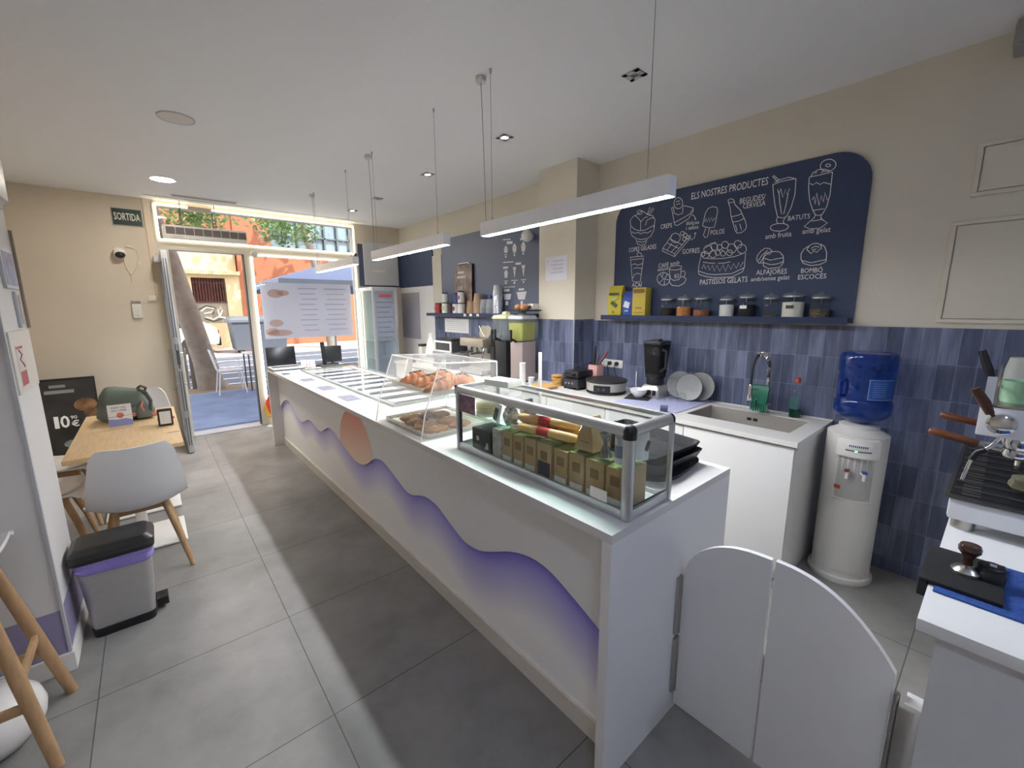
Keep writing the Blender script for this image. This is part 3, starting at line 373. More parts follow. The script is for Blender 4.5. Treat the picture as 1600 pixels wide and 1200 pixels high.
# ================= SERVING COUNTER
W_, L_, H_ = .834, 4.842, .933
ct = thing('serving_counter', 'long white serving counter with a purple wave cut-out and an orange sun on its front', 'counter', (.417, 2.42, 0))
wt = MB(); OX0, OX1, OY0, OY1 = .30, .77, 2.10, 4.28
wt.box(0, W_, 0, OY0, .903, H_); wt.box(0, W_, OY1, L_, .903, H_); wt.box(0, OX0, OY0, OY1, .903, H_); wt.box(OX1, W_, OY0, OY1, .903, H_)
obj('worktop', wt, M('#d3d1ce', .6, spec=.3), ct)
obj('end_panel', MB().box(0, W_, 0, .034, 0, .903), WHITE, ct); obj('end_panel', MB().box(0, W_, L_-.034, L_, 0, .903), WHITE, ct)
obj('back_panel', MB().box(W_-.03, W_, .034, L_-.034, 0, .903), WHITE, ct)
def wz(y):
    ys = WAVE
    if y >= ys[0][0]/1000: return ys[0][1]/1000
    for a, b in zip(ys, ys[1:]):
        if b[0] <= y*1000 <= a[0]: return (b[1]+(a[1]-b[1])*(y*1000-b[0])/(a[0]-b[0]))/1000
    return ys[-1][1]/1000+(y-ys[-1][0]/1000)*.45
fp = MB(); N = 240; ya, yb = .034, L_-.034; top = []; bot = []
for i in range(N+1):
    y = ya+(yb-ya)*i/N; zz = max(.1, min(.86, sum(wz(min(max(y+d, ya), yb)) for d in (-.03, -.015, 0, .015, .03))/5))
    top.append((y, .903)); bot.append((y, zz))
for X_, fl in ((.1, 0), (.113, 1)):
    for i in range(N):
        q = [fp.bm.verts.new((X_, *p)) for p in (bot[i], bot[i+1], top[i+1], top[i])]; fp._f(q if fl else q[::-1])
for i in range(N): fp._f([fp.bm.verts.new(p) for p in ((.1, *bot[i]), (.1, *bot[i+1]), (.113, *bot[i+1]), (.113, *bot[i]))])
bmesh.ops.remove_doubles(fp.bm, verts=fp.bm.verts, dist=1e-5)
obj('front_sheet', fp, WHITE, ct)
# printed wave panel behind the sheet: lilac print plus painted shade along the wave edge, fading to white
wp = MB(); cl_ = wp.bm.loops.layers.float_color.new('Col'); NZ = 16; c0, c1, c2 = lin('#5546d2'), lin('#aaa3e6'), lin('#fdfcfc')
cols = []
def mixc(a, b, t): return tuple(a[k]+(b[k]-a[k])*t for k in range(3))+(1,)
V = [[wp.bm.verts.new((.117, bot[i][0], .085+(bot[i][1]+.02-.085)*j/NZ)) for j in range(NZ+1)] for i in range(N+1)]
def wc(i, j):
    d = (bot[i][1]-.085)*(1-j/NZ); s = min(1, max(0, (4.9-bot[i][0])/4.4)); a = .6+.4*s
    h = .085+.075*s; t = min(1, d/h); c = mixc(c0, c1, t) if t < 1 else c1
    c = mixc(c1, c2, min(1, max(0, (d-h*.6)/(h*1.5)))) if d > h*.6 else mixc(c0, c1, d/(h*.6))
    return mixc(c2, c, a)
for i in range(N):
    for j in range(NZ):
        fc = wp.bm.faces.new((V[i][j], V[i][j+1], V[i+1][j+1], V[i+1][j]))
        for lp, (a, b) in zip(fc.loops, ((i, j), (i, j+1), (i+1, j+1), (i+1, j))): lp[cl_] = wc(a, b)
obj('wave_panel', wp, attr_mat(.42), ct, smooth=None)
sp_ = []; cy, cz, R0 = 2.40, .545, .325
for k in range(64):
    a = 2*PI*k/64; y, z = cy+R0*math.cos(a), cz+R0*math.sin(a)
    zz = min(b_[1] for b_ in bot if abs(b_[0]-y) < .02); sp_.append((y, max(z, zz+.003)))
sm = MB(); cl_ = sm.bm.loops.layers.float_color.new('Col'); k0, k1 = lin('#dd8261'), lin('#f6e0ca')
cen = (cy, .68)
NR = 6
rg = [[sm.bm.verts.new((.0985, cen[0]+(p[0]-cen[0])*q/NR, cen[1]+(p[1]-cen[1])*q/NR)) for p in sp_] for q in range(1, NR+1)]
def sc_(v): t = min(1, max(0, (.87-v.co.z)/.42+.12*(v.co.y-cy)/R0*-1)); return mixc(k0, k1, t)
faces = [(rg[a][k], rg[a][(k+1) % 64], rg[a+1][(k+1) % 64], rg[a+1][k]) for a in range(NR-1) for k in range(64)]
faces.append(tuple(rg[0]))
for q in faces:
    fc = sm._f(q)
    if fc:
        for lp in fc.loops: lp[cl_] = sc_(lp.vert)
obj('sun_disc', sm, attr_mat(.42), ct, smooth=None)
obj('plinth', MB().box(.104, .117, .034, L_-.034, 0, .085), M('#dcd6cd', .5, noise=.06, scale=3), ct)
# sunken gelato pans under a flat glass lid
PAN = M('#d6d8da', .22, .55)
pw = (OY1-OY0)/9
pos = ['nearest the pastry case', 'second from the pastry case', 'third from the pastry case', 'fourth from the pastry case', 'in the middle of the row', 'fourth from the keyboard', 'third from the keyboard', 'second from the keyboard', 'nearest the keyboard']
p0 = None
for k in range(9):
    y0 = OY0+pw*k+.028; y1 = OY0+pw*(k+1)-.028; yc = (y0+y1)/2
    if p0 is None:
        p0 = thing('gelato_pan', 'x', 'gelato pan', (.535, yc, .80), 'gelato pans')
        bm_ = MB(); xa, xb = OX0+.02, OX1-.02; s_ = .006
        bm_.box(xa, xb, y0, y1, .80, .806); bm_.box(xa, xa+s_, y0, y1, .806, .925); bm_.box(xb-s_, xb, y0, y1, .806, .925); bm_.box(xa+s_, xb-s_, y0, y0+s_, .806, .925); bm_.box(xa+s_, xb-s_, y1-s_, y1, .806, .925)
        obj('tub', bm_, PAN, p0)
        bm_ = MB()
        bm_.box(xa-.012, xb+.012, y0-.012, y0+.03, .9252, .9285, .001); bm_.box(xa-.012, xb+.012, y1-.03, y1+.012, .9252, .9285, .001); bm_.box(xa-.012, xa+.03, y0+.03, y1-.03, .9252, .9285, .001); bm_.box(xb-.03, xb+.012, y0+.03, y1-.03, .9252, .9285, .001)
        obj('rim', bm_, M('#70777c', .3, .8), p0)
        bm_ = MB(); bm_.box(xa+.0, xb-.0, y0+.04, y1-.04, .9286, .932); obj('lid', bm_, M('#e6e8ea', .35), p0)  # added white plate stands in for light reflected on the steel pan
        p0['label'] = 'pale metal gelato pan under the flat glass lid, '+pos[0]
    else: dup(p0, (.535, yc, .80), None, 'pale metal gelato pan under the flat glass lid, '+pos[k])
gt = thing('glass_cover', 'flat clear glass cover lying over the row of gelato pans', 'glass cover', (.53, 3.24, .934))
obj('sheet', MB().box(.25, .825, 2.02, 4.335, .944, .951), glass((.98, .985, .985), ior=1.22), gt)
em = MB(); em.box(.245, .25, 2.02, 4.335, .934, .9525); em.box(.825, .83, 2.02, 4.335, .934, .9525); em.box(.245, .83, 2.012, 2.02, .934, .9525); em.box(.245, .83, 4.335, 4.343, .934, .9525)
obj('edge_trim', em, M('#aab8ae', .25, .3), gt)
for k, (y, h, lb) in enumerate(((3.66, .19, 'closest to the laptop'), (3.09, .22, 'the middle one of three'), (2.54, .24, 'closest to the pastry case'))):
    solo('price_card', MB().box(.07, .19, y-h/2, y+h/2, .9335, .9345), M('#77747f', .8, noise=.15, scale=14, spec=.2), 'grey printed price card lying on the counter beside the glass, '+lb, 'card', 'flat price cards')
solo('folded_glasses_case', MB().box(.03, .10, 4.16, 4.28, .9335, .937, .001), DGREY, 'small dark flat clip lying on the counter near the laptop', 'clip')
# laptop, monitors, keyboard, card holder
lp = thing('laptop', 'open laptop with a black screen on the window end of the counter', 'laptop', (.16, 4.66, .933))
b_ = MB(); b_.box(0, .32, 4.5, 4.78, .945, .962, .004); obj('base', b_, M('#d8d8d8', .4), lp)
b_ = MB(); b_.box(.02, .30, 4.56, 4.70, .9625, .9655, .001); obj('keyboard', b_, DGREY, lp)
b_ = MB(); b_.obox((.16, 4.80, 1.065), (.31, .008, .225), rotx(-.12), .003); obj('screen', b_, M('#15161a', .25), lp)
b_ = MB(); b_.box(0, .33, 4.49, 4.79, .9335, .9445, .003); obj('riser', b_, M('#3a3a3e', .6), lp)
mo = thing('till_monitor', 'tall black till screen tilted back on a stand behind the laptop', 'monitor', (.58, 4.62, .933))
b_ = MB(); b_.obox((0.660, 40.660, 1.115), (.26, .028, .26), rotz(.95)@rotx(-.36), .006); obj('screen', b_, M('#1c1d20', .4), mo)
b_ = MB(); b_.obox((0.590, 4.63, 1.08), (.05, .035, .28), rotz(.95)@rotx(-.06), .006); obj('arm', b_, BLACK, mo)
b_ = MB(); b_.obox((0.585, 4.63, .942), (.2, .18, .016), rotz(.95), .005); obj('foot', b_, BLACK, mo)
mo = thing('monitor', 'small black monitor turned to the window, half hidden by the till screen', 'monitor', (.74, 4.73, .933))
b_ = MB(); b_.obox((.73, 4.75, 1.06), (.22, .022, .2), rotz(-.1), .004); obj('screen', b_, M('#191a1c', .35), mo)
b_ = MB(); b_.rod((.73, 4.765, .94), (.73, 4.765, 1.0), .015); b_.lathe([(.001, 0), (.07, 0), (.07, .008), (.001, .010)], (.73, 4.75, .9335)); obj('stand', b_, BLACK, mo)
kb = thing('computer_keyboard', 'dark computer keyboard on the counter in front of the till screen', 'keyboard', (.66, 4.41, .933))
b_ = MB(); b_.obox((.66, 4.41, .945), (.33, .11, .018), rotz(-.12)@rotx(.06), .004); obj('case', b_, M('#2c2b2c', .6), kb)
b_ = MB()
for i in range(13):
    for j in range(4): b_.obox(Vector((.66, 4.41, .9555))+rotz(-.12)@rotx(.06)@Vector((-.150+i*.025, -.037+j*.0245, .001)), (.020, .019, .006), rotz(-.12)@rotx(.06))
obj('keys', b_, M('#4a4644', .6), kb)
b_ = MB(); b_.tube([(.50, 4.41, .937), (.45, 4.38, .937), (.38, 4.39, .937), (.35, 4.44, .937), (.30, 4.46, .937)], .003, 6); obj('cable', b_, M('#d8d4cc', .5), kb)
ch = thing('card_holder', 'clear acrylic holder full of pale pink cards by the laptop', 'card holder', (.40, 4.62, .933))
b_ = MB()
for k in range(4): b_.obox((.345+.028*k, 4.58-.015*k, .985), (.06, .003, .09), rotx(-.3)@rotz(.1*k-.1))
obj('cards', b_, M('#dccfd0', .7), ch)
b_ = MB(); b_.box(.335, .465, 4.5, 4.62, .9335, .937); b_.box(.335, .465, 4.5, 4.503, .937, .975); b_.box(.335, .338, 4.503, 4.62, .937, .99); b_.box(.462, .465, 4.503, 4.62, .937, .99); obj('tray', b_, CLEAR, ch)
# clear two-tier pastry case
AC = glass((.975, .98, .97), haze=.12, hazecol=(.95, .95, .93))
pc = thing('pastry_case', 'clear acrylic two-tier pastry case with a sloping front on the counter', 'pastry case', (.27, 1.46, .933))
prof = [(.004, .9335), (.035, 1.077), (.132, 1.332), (.51, 1.31), (.51, .9335)]
for y, nm in ((1.18, 'side_wall'), (1.735, 'side_wall')): obj(nm, MB().prism(prof, XZ, y, y+.005), AC, pc)
b_ = MB(); b_.loft([[(a[0]+dx, y, a[1]) for y in (1.1855, 1.7345) for dx in (0,)] for a in prof[:3] for dx in (0,)], cap=False, closed=False); obj('front_wall', b_, AC, pc)
obj('roof', MB().obox((.321, 1.46, 1.3235), (.38, .548, .005), roty(math.atan2(.022, .378))), AC, pc)
for y in (1.18, 1.7375): obj('polished_edge', MB().tube([(p[0], y+.001, p[1]) for p in prof], .0042, 6), glass((.95, .95, .92), haze=.65, hazecol=(.98, .97, .94)), pc)
obj('polished_edge', MB().rod((.132, 1.186, 1.332), (.132, 1.735, 1.332), .004, None, 6), glass((.95, .95, .92), haze=.65, hazecol=(.98, .97, .94)), pc); obj('polished_edge', MB().rod((.51, 1.186, 1.311), (.51, 1.735, 1.311), .004, None, 6), glass((.95, .95, .92), haze=.65, hazecol=(.98, .97, .94)), pc)
obj('shelf', MB().box(.075, .50, 1.19, 1.73, 1.155, 1.160), AC, pc)
obj('base', MB().box(.012, .505, 1.188, 1.733, .9338, .938), AC, pc)
def tray(z, x0, x1, label):
    t = thing('serving_tray', label, 'tray', ((x0+x1)/2, 1.46, z)); b_ = MB(); y0, y1, h, s_ = 1.205, 1.715, .022, .003
    b_.box(x0, x1, y0, y1, z, z+s_); b_.box(x0, x1, y0, y0+s_, z+s_, z+h); b_.box(x0, x1, y1-s_, y1, z+s_, z+h); b_.box(x0, x0+s_, y0+s_, y1-s_, z+s_, z+h); b_.box(x1-s_, x1, y0+s_, y1-s_, z+s_, z+h)
    obj('pan', b_, M('#cfcac2', .2, .8), t); obj('liner_paper', MB().box(x0+.01, x1-.01, y0+.01, y1-.01, z+.0035, z+.005), M('#efe9dc', .8), t); return t
tray(.9385, .06, .49, 'shiny tray with paper on the bottom tier of the pastry case'); tray(1.1605, .11, .49, 'shiny tray with paper on the top tier of the pastry case')
CROI = M('#ab611c', .5, noise=.5, scale=26, bump=.7); CHOC = M('#3a1c10', .5, noise=.3, scale=30)
def croissant(name='x'):
    b_ = MB(); pts = []; rr = []
    n = 34
    for i in range(n+1):
        t = -1+2*i/n; a = t*1.25
        pts.append((.10*math.sin(a), .085*(1-math.cos(a)), .032+.004*math.cos(3*t))); base = .040*(1-abs(t)**2.2*.78)
        rr.append(base*(1+.09*math.cos(t*22)))
    P = [Vector(p)*.97 for p in pts]; rings = []
    for i in range(n+1):
        tg = (P[min(i+1, n)]-P[max(i-1, 0)]).normalized(); a = tg.cross(Vector((0, 0, 1))).normalized(); up = Vector((0, 0, 1))
        rings.append([Vector((P[i].x, P[i].y, 0))+a*math.cos(q)*rr[i]*1.1+up*(max(0, rr[i]*(.85+math.sin(q)*.85))) for q in [2*PI*k/16 for k in range(16)]])
    b_.loft(rings); return b_
c0_ = None
for k, (x, y, a, lb) in enumerate(((.20, 1.27, .3, 'golden croissant on the top tier, lying nearest the glass display cabinet'), (.37, 1.315, 1.75, 'golden croissant on the top tier, at the staff side near the display cabinet'), (.22, 1.43, -.05, 'large golden croissant in the middle of the top tier front'), (.37, 1.535, 1.65, 'golden croissant in the middle of the top tier staff side'), (.22, 1.59, .1, 'golden croissant on the top tier, farthest from the display cabinet'))):
    if c0_ is None:
        c0_ = thing('croissant', lb, 'croissant', (0, 0, 0), 'croissants on the top tier'); obj('pastry', croissant(), CROI, c0_, world=False)
        d_ = MB(); d_.tube([(-.05, .012, .064), (-.02, -.004, .071), (.02, .004, .072), (.05, .014, .064)], [.005, .007, .006, .004], 6); obj('chocolate_drizzle', d_, CHOC, c0_, world=False)
        c0_.location = (x, y, 1.166); c0_.rotation_euler = (0, 0, a)
    else: dup(c0_, (x, y, 1.166), a, lb)
COOK = M('#a2703a', .75, noise=.4, scale=40, bump=.8); k0_ = None
spots = ((.14, 1.255, .1, 'flaky almond pastry on the bottom tier, first by the sloping front'), (.30, 1.265, .3, 'flaky almond pastry on the bottom tier, staff side beside the display cabinet'), (.135, 1.36, 3.1, 'flaky almond pastry on the bottom tier, second along the sloping front'), (.29, 1.375, .2, 'flaky almond pastry on the bottom tier, centre of the tray'), (.14, 1.465, .1, 'flaky almond pastry on the bottom tier, third along the sloping front'), (.32, 1.53, 2.9, 'flaky almond pastry on the bottom tier, staff side far end'), (.16, 1.57, .1, 'flaky almond pastry on the bottom tier, last along the sloping front'))
for k, (x, y, a, lb) in enumerate(spots):
    if k0_ is None:
        k0_ = thing('almond_pastry', lb, 'pastry', (0, 0, 0), 'flat pastries on the bottom tier'); rn = random.Random(3)
        b_ = MB(); b_.ell((0, 0, .019), (.073, .050, .019), 20, 10, fn=lambda p: 1+.1*math.sin(7*p.x+3*p.y)+.06*math.sin(13*p.y)); obj('dough', b_, COOK, k0_, world=False)
        b_ = MB()
        for i in range(26):
            q = rn.random()*6.28; s_ = rn.random()**.5*.8; b_.obox((.06*s_*math.cos(q), .042*s_*math.sin(q), .0375-.014*s_*s_), (.017, .009, .003), rotz(rn.random()*6)@rotx(rn.uniform(-.5, .5)))
        obj('almond_flakes', b_, M('#d8b98a', .7, noise=.15, scale=30), k0_, world=False)
        k0_.location = (x, y, .9445); k0_.rotation_euler = (0, 0, a)
    else: dup(k0_, (x, y, .9445), a, lb)
t_ = thing('cut_pastry', 'dark brown half pastry lying on top of the almond pastries', 'pastry', (.20, 1.46, .978)); obj('crust', MB().ell((.20, 1.46, .993), (.06, .04, .017), 18, 8, rotz(.7), fn=lambda p: 1+.12*math.sin(9*p.x)), M('#7a4a25', .6, noise=.3, scale=30, bump=.6), t_)
# aluminium glass display cabinet
dc = thing('display_cabinet', 'low aluminium framed glass display cabinet near the end of the counter', 'display cabinet', (.23, .5, .933))
DX0, DX1, DY0, DY1, DZ0, DZ1 = .098, .362, .011, .99, .9335, 1.248
b_ = MB(); R_ = .0195
b_.tube([(DX0+R_, DY0+.02, DZ1-R_), (DX0+R_, DY1, DZ1-R_)], R_, 16); b_.tube([(DX0+.02, DY0+R_, DZ1-R_), (DX1-.01, DY0+R_, DZ1-R_)], R_, 16)
b_.box(DX1-.016, DX1, DY0+.01, DY1, DZ1-.016, DZ1, .003); b_.box(DX0+.01, DX1, DY1-.014, DY1, DZ1-.016, DZ1, .003)
obj('top_rail', b_, ALU, dc)
b_ = MB(); b_.tube([(DX0+R_, DY0+R_, DZ0+.002), (DX0+R_, DY0+R_, DZ1-.02)], R_, 16); obj('post', b_, ALU, dc)
for q in ((DX1-.016, DX1, DY0, DY0+.016), (DX0, DX0+.02, DY1-.016, DY1), (DX1-.016, DX1, DY1-.016, DY1)): obj('post', MB().box(*q, DZ0, DZ1-.02, .003), ALU, dc)
b_ = MB(); b_.box(DX0+.004, DX0+.018, DY0+.03, DY1-.016, DZ0, DZ0+.034, .002); b_.box(DX0+.03, DX1-.016, DY0+.004, DY0+.018, DZ0, DZ0+.034, .002); b_.box(DX1-.014, DX1, DY0+.016, DY1-.016, DZ0, DZ0+.02, .002); b_.box(DX0+.02, DX1-.016, DY1-.014, DY1, DZ0, DZ0+.034, .002)
obj('bottom_rail', b_, ALU, dc)
b_ = MB(); b_.ell((DX0+R_, DY0+R_, DZ1-R_), (.0232, .0232, .0240), 16, 10); b_.rod((DX0+R_, DY0+R_, DZ1-.043), (DX0+R_, DY0+R_, DZ1-R_), .0218, None, 16); obj('corner_cap', b_, BLACK, dc)
obj('corner_cap', MB().ell((DX1-.008, DY0+R_, DZ1-R_), (.014, .0225, .0225), 12, 8), BLACK, dc); obj('corner_cap', MB().box(DX0-.001, DX0+R_*2, DY1, DY1+.003, DZ1-R_*2, DZ1), BLACK, dc)
CG = glass((.95, .975, .965))
obj('front_pane', MB().box(DX0+.009, DX0+.013, DY0+.034, DY1-.016, DZ0+.034, DZ1-.034), CG, dc); obj('end_pane', MB().box(DX0+.034, DX1-.016, DY0+.009, DY0+.013, DZ0+.034, DZ1-.034), CG, dc)
obj('top_pane', MB().box(DX0+.034, DX1-.016, DY0+.034, DY1-.014, DZ1-.012, DZ1-.008), CG, dc)
obj('floor', MB().box(DX0+.02, DX1-.016, DY0+.02, DY1-.016, DZ0+.002, DZ0+.006), M('#a3aaa5', .5), dc)
obj('shelf', MB().box(DX0+.02, DX1-.05, DY0+.03, DY1-.02, 1.098, 1.103), glass((.82, .95, .89)), dc)
b_ = MB(); b_.box(DX0+.0135, DX0+.0205, DY0+.03, DY0+.036, DZ0+.034, 1.2); b_.box(DX0+.0135, DX0+.0205, DY1-.024, DY1-.016, DZ0+.034, 1.19); b_.box(DX0+.034, DX1-.016, DY0+.014, DY0+.018, DZ0+.034, DZ0+.038); obj('seal', b_, BLACK, dc)
b_ = MB(); b_.box(DX0+.0075, DX0+.0088, .10, .17, DZ0+.036, DZ0+.075); obj('price_sticker', b_, PAPER, dc)
b_ = MB(); b_.box(DX0+.0075, DX0+.0088, .84, .965, 1.125, 1.21); obj('berry_sticker', b_, M('#7d5d70', .5, noise=.6, scale=60), dc)
# kraft boxes on the cabinet floor
KB = [(.055, .135, 0), (.139, .222, 0), (.226, .30, 0), (.304, .378, 0), (.388, .47, 1), (.474, .545, 0), (.55, .615, 0), (.62, .69, 0)]
ords = ['nearest the rounded corner post', 'second from the corner post', 'third from the corner post', 'fourth from the corner post', 'fifth from the corner post, dark photo label', 'third from the pale floral box', 'second from the pale floral box', 'beside the pale floral box']
for k, (y0, y1, ph) in enumerate(KB):
    t = thing('kraft_box', 'brown kraft box behind the cabinet front glass, '+ords[k], 'box', (.205, (y0+y1)/2, .94), 'kraft boxes in the glass cabinet'); h = 1.082+.004*((k*7) % 3)
    obj('carton', MB().box(.14, .27, y0+.002, y1-.002, .94, h, .003), KRAFT, t)
    b_ = MB(); yc = (y0+y1)/2; b_.box(.1385, .1398, yc-.018, yc+.018, 1.02, 1.055); obj('stamp', b_, M('#8a6e4c', .8), t)
    obj('photo_label' if ph else 'white_label', MB().box(.1383, .1397, y0+.008, y1-.008, .943, 1.012 if ph else .975), M('#3c4048', .5, noise=.5, scale=40) if ph else PAPER, t)
t = thing('floral_box', 'pale floral patterned box between the kraft boxes and the black box', 'box', (.21, .728, .94)); obj('carton', MB().box(.142, .26, .696, .76, .94, 1.078, .003), M('#c2b9b2', .7, noise=.35, scale=35), t)
t = thing('tea_box', 'black box with a small white emblem at the pastry case end of the cabinet', 'box', (.21, .845, .94)); obj('carton', MB().box(.14, .27, .775, .915, .94, 1.052, .003), M('#232628', .5), t)
b_ = MB(); b_.prism(circ(.87, 1.005, .012), YZ, .1388, .1399); b_.box(.1388, .1399, .79, .805, .965, .995); b_.box(.1388, .1399, .81, .815, .958, .975); obj('emblem', b_, M('#cfcfca', .6), t)
# things standing on the cabinet's glass shelf
SZ = 1.1035
t = thing('plastic_tub_stack', 'stack of cream plastic lids and tubs inside the cabinet by the berry sticker', 'tubs', (.21, .885, SZ))
b_ = MB()
for k in range(7): b_.lathe([(.03, k*.011), (.052, k*.011), (.055, k*.011+.007), (.03, k*.011+.008)], (.21, .885, SZ), 24)
obj('tubs', b_, glass((.95, .93, .85), haze=.55, hazecol=(.93, .9, .78)), t)
t = thing('price_tag_stand', 'small white price card with a dark printed panel on the cabinet shelf', 'sign', (.17, .755, SZ)); b_ = MB(); b_.obox((.17, .755, SZ+.042), (.004, .075, .08), rotz(-.35)@roty(.25)); obj('card', b_, PAPER, t); b_ = MB(); b_.obox((.1665, .765, SZ+.035), (.003, .04, .052), rotz(-.35)@roty(.25)); obj('printed_panel', b_, DGREY, t); b_ = MB(); b_.box(.15, .20, .73, .78, SZ, SZ+.004); obj('foot', b_, CLEAR, t)
FOIL = M('#d3cfc8', .18, .9, noise=.2, scale=18, bump=1.0)
def bag(n, x, y, s, lb, ph):
    t = thing('foil_bag', lb, 'bag', (x, y, SZ), 'foil bags on the cabinet shelf'); obj('pouch', MB().ell((x, y, SZ+.045*s), (.035*s, .032*s, .045*s), 18, 12, fn=lambda p: 1+.16*math.sin(8*p.x+ph)*math.cos(7*p.z+ph)+.08*math.sin(15*p.y)), FOIL, t); obj('crimped_top', MB().obox((x, y, SZ+.098*s), (.012*s, .055*s, .02*s), rotz(.4+ph)), FOIL, t)
bag(0, .17, .665, 1, 'silver crinkled foil bag beside the price card on the shelf', 0); bag(1, .24, .63, 1.05, 'silver foil bag behind the wafer packets on the shelf', 1.3)
WAF = M('#d8ae6a', .35, noise=.12, scale=20, coat=.5)
def wafer(x0, y0, x1, y1, z, lb):
    t = thing('wafer_packet', lb, 'wafer packet', ((x0+x1)/2, (y0+y1)/2, z-.019), 'rolled wafer packets'); b_ = MB(); a = Vector((x0, y0, z)); b = Vector((x1, y1, z))
    b_.tube([a+(b-a)*q for q in (0, .04, .1, .5, .9, .97, 1)], [.012, .018, .019, .019, .019, .017, .009], 14); obj('wrapper', b_, WAF, t)
    b_ = MB(); p = [a+(b-a)*q for q in (.36, .40, .52, .56)]; b_.tube(p, [.0193, .0197, .0197, .0193], 14, cap=False); obj('red_seal', b_, M('#b8332e', .4), t)
    b_ = MB(); b_.obox(a-(b-a)*.05, (.03, .035, .018), rotz(.4)); obj('crimp', b_, FOIL, t)
wafer(.145, .585, .19, .30, SZ+.0195, 'rolled wafer packet with a red seal lying in front on the shelf'); wafer(.165, .60, .235, .33, SZ+.053, 'rolled wafer packet with a red seal, the upper of the two'); wafer(.215, .58, .255, .32, SZ+.0195, 'rolled wafer packet behind the other two, against the back of the shelf')
solo('red_sweet_bag', MB().ell((.205, .525, SZ+.098), (.03, .06, .016), 16, 8, fn=lambda p: 1+.2*math.sin(9*p.y)), M('#d24a3c', .3, noise=.25, scale=30), 'red and clear plastic packet lying on top of the wafer packets', 'packet')
t = thing('paper_bag', 'folded brown paper bag with a purple printed band, beside the jigger', 'paper bag', (.20, .235, SZ))
b_ = MB(); b_.loft([[(.155, .20, SZ), (.255, .20, SZ), (.255, .285, SZ), (.155, .285, SZ)], [(.165, .215, SZ+.06), (.25, .215, SZ+.06), (.25, .275, SZ+.06), (.165, .275, SZ+.06)], [(.185, .24, SZ+.118), (.24, .24, SZ+.118), (.24, .252, SZ+.118), (.185, .252, SZ+.118)]]); obj('bag', b_, KRAFT, t)
b_ = MB(); b_.prism([(.225, .03), (.265, .03), (.262, .055), (.255, .105), (.236, .105), (.222, .05)], lambda a, b, d: (.1535+(b*.25)+d, a, SZ+b), -.0012, 0); obj('purple_band', b_, M('#4b3b6b', .6), t)
solo('jigger', MB().lathe([(.001, 0), (.024, 0), (.0075, .045), (.0075, .05), (.022, .082), (.019, .082), (.001, .055)], (.165, .155, SZ), 24), M('#8a8a89', .25, 1), 'steel double ended bar measure standing on the cabinet shelf', 'jigger')
t = thing('spray_can', 'tall white can with a grey cap behind the corner post', 'can', (.155, .085, SZ)); obj('body', MB().lathe([(.001, 0), (.021, 0), (.021, .085), (.001, .085)], (.155, .085, SZ), 22), M('#d8d8dc', .4), t); obj('cap', MB().lathe([(.001, .085), (.0205, .085), (.0205, .115), (.015, .12), (.001, .12)], (.155, .085, SZ), 22), M('#b3b7c6', .4), t); obj('print', MB().lathe([(.0212, .02), (.0213, .03), (.0213, .06), (.0212, .062)], (.155, .085, SZ), 22, cap=False), M('#7e87a0', .5), t)
t = thing('syrup_tin', 'white cylindrical tin with a dark leaf print at the cabinet end pane', 'tin', (.24, .07, SZ)); obj('body', MB().lathe([(.001, 0), (.03, 0), (.03, .105), (.001, .108)], (.24, .07, SZ), 24), M('#e6e4e0', .4), t); b_ = MB(); b_.obox((.24, .0395, SZ+.05), (.02, .002, .035), roty(.5)); obj('leaf_print', b_, DGREY, t)
t = thing('folded_cloth', 'dark brown squeeze bottle standing behind the jigger in the cabinet', 'bottle', (.27, .19, SZ)); t.name = 'squeeze_bottle'; WL['squeeze_bottle'] = (.27, .19, SZ); obj('body', MB().lathe([(.001, 0), (.018, 0), (.018, .07), (.008, .085), (.006, .1), (.001, .1)], (.27, .19, SZ), 18), M('#4a382c', .4), t)
t = thing('gift_carton', 'white carton with gold print lying on the top pane of the cabinet', 'box', (.25, .83, DZ1)); obj('carton', MB().obox((.265, .83, DZ1+.016), (.10, .15, .03), rotz(.15), .002), M('#dfe0d4', .6), t)
# black trays at the counter end
TB = M('#1b1b1d', .5, bump=.2, scale=60)
def btray(cx, cy, z, sx, sy, h, rad, a, lb, tilt=0):
    t = thing('black_tray', lb, 'tray', (cx, cy, z), 'black trays at the counter end'); b_ = MB(); R = rotz(a)@rotx(tilt)
    def rg(q, zz): return [Vector((cx, cy, z))+R@Vector((p[0], p[1], zz)) for p in rrect(-sx/2+q, sx/2-q, -sy/2+q, sy/2-q, rad)]
    b_.loft([rg(.02, 0), rg(0, h), rg(.006, h), rg(.026, .006)], cap=True); obj('shell', b_, TB, t); return t
btray(.605, .29, .9335, .40, .43, .03, .12, .1, 'lowest black serving tray with rounded corners at the counter end')
btray(.60, .29, .965, .36, .40, .045, .03, .0, 'middle black tray of the stack at the counter end')
btray(.60, .31, 1.000, .37, .40, .05, .03, -.05, 'top black tray of the stack at the counter end', .05)
solo('price_pole', MB().box(.700, .715, 1.02, 1.035, .9335, 1.36, .002), M('#d5d2ce', .4), 'slim white upright post standing behind the glass cabinet', 'post')
solo('loyalty_tag', MB().prism([(0, 0), (.05, 0), (.04, .09), (.02, .1)], lambda a, b, d: (.55+d, .93+a, .9335+b), 0, .004), PAPER, 'small white folded card standing between the cabinet and the kitchen', 'card')
t = thing('till_roll_box', 'small black card reader behind the glass cabinet', 'card reader', (.56, .75, .9335)); obj('body', MB().obox((.56, .75, 1.0), (.06, .12, .018), roty(.5), .004), DGREY, t); obj('stand', MB().box(.53, .60, .70, .80, .9335, .945, .003), BLACK, t)
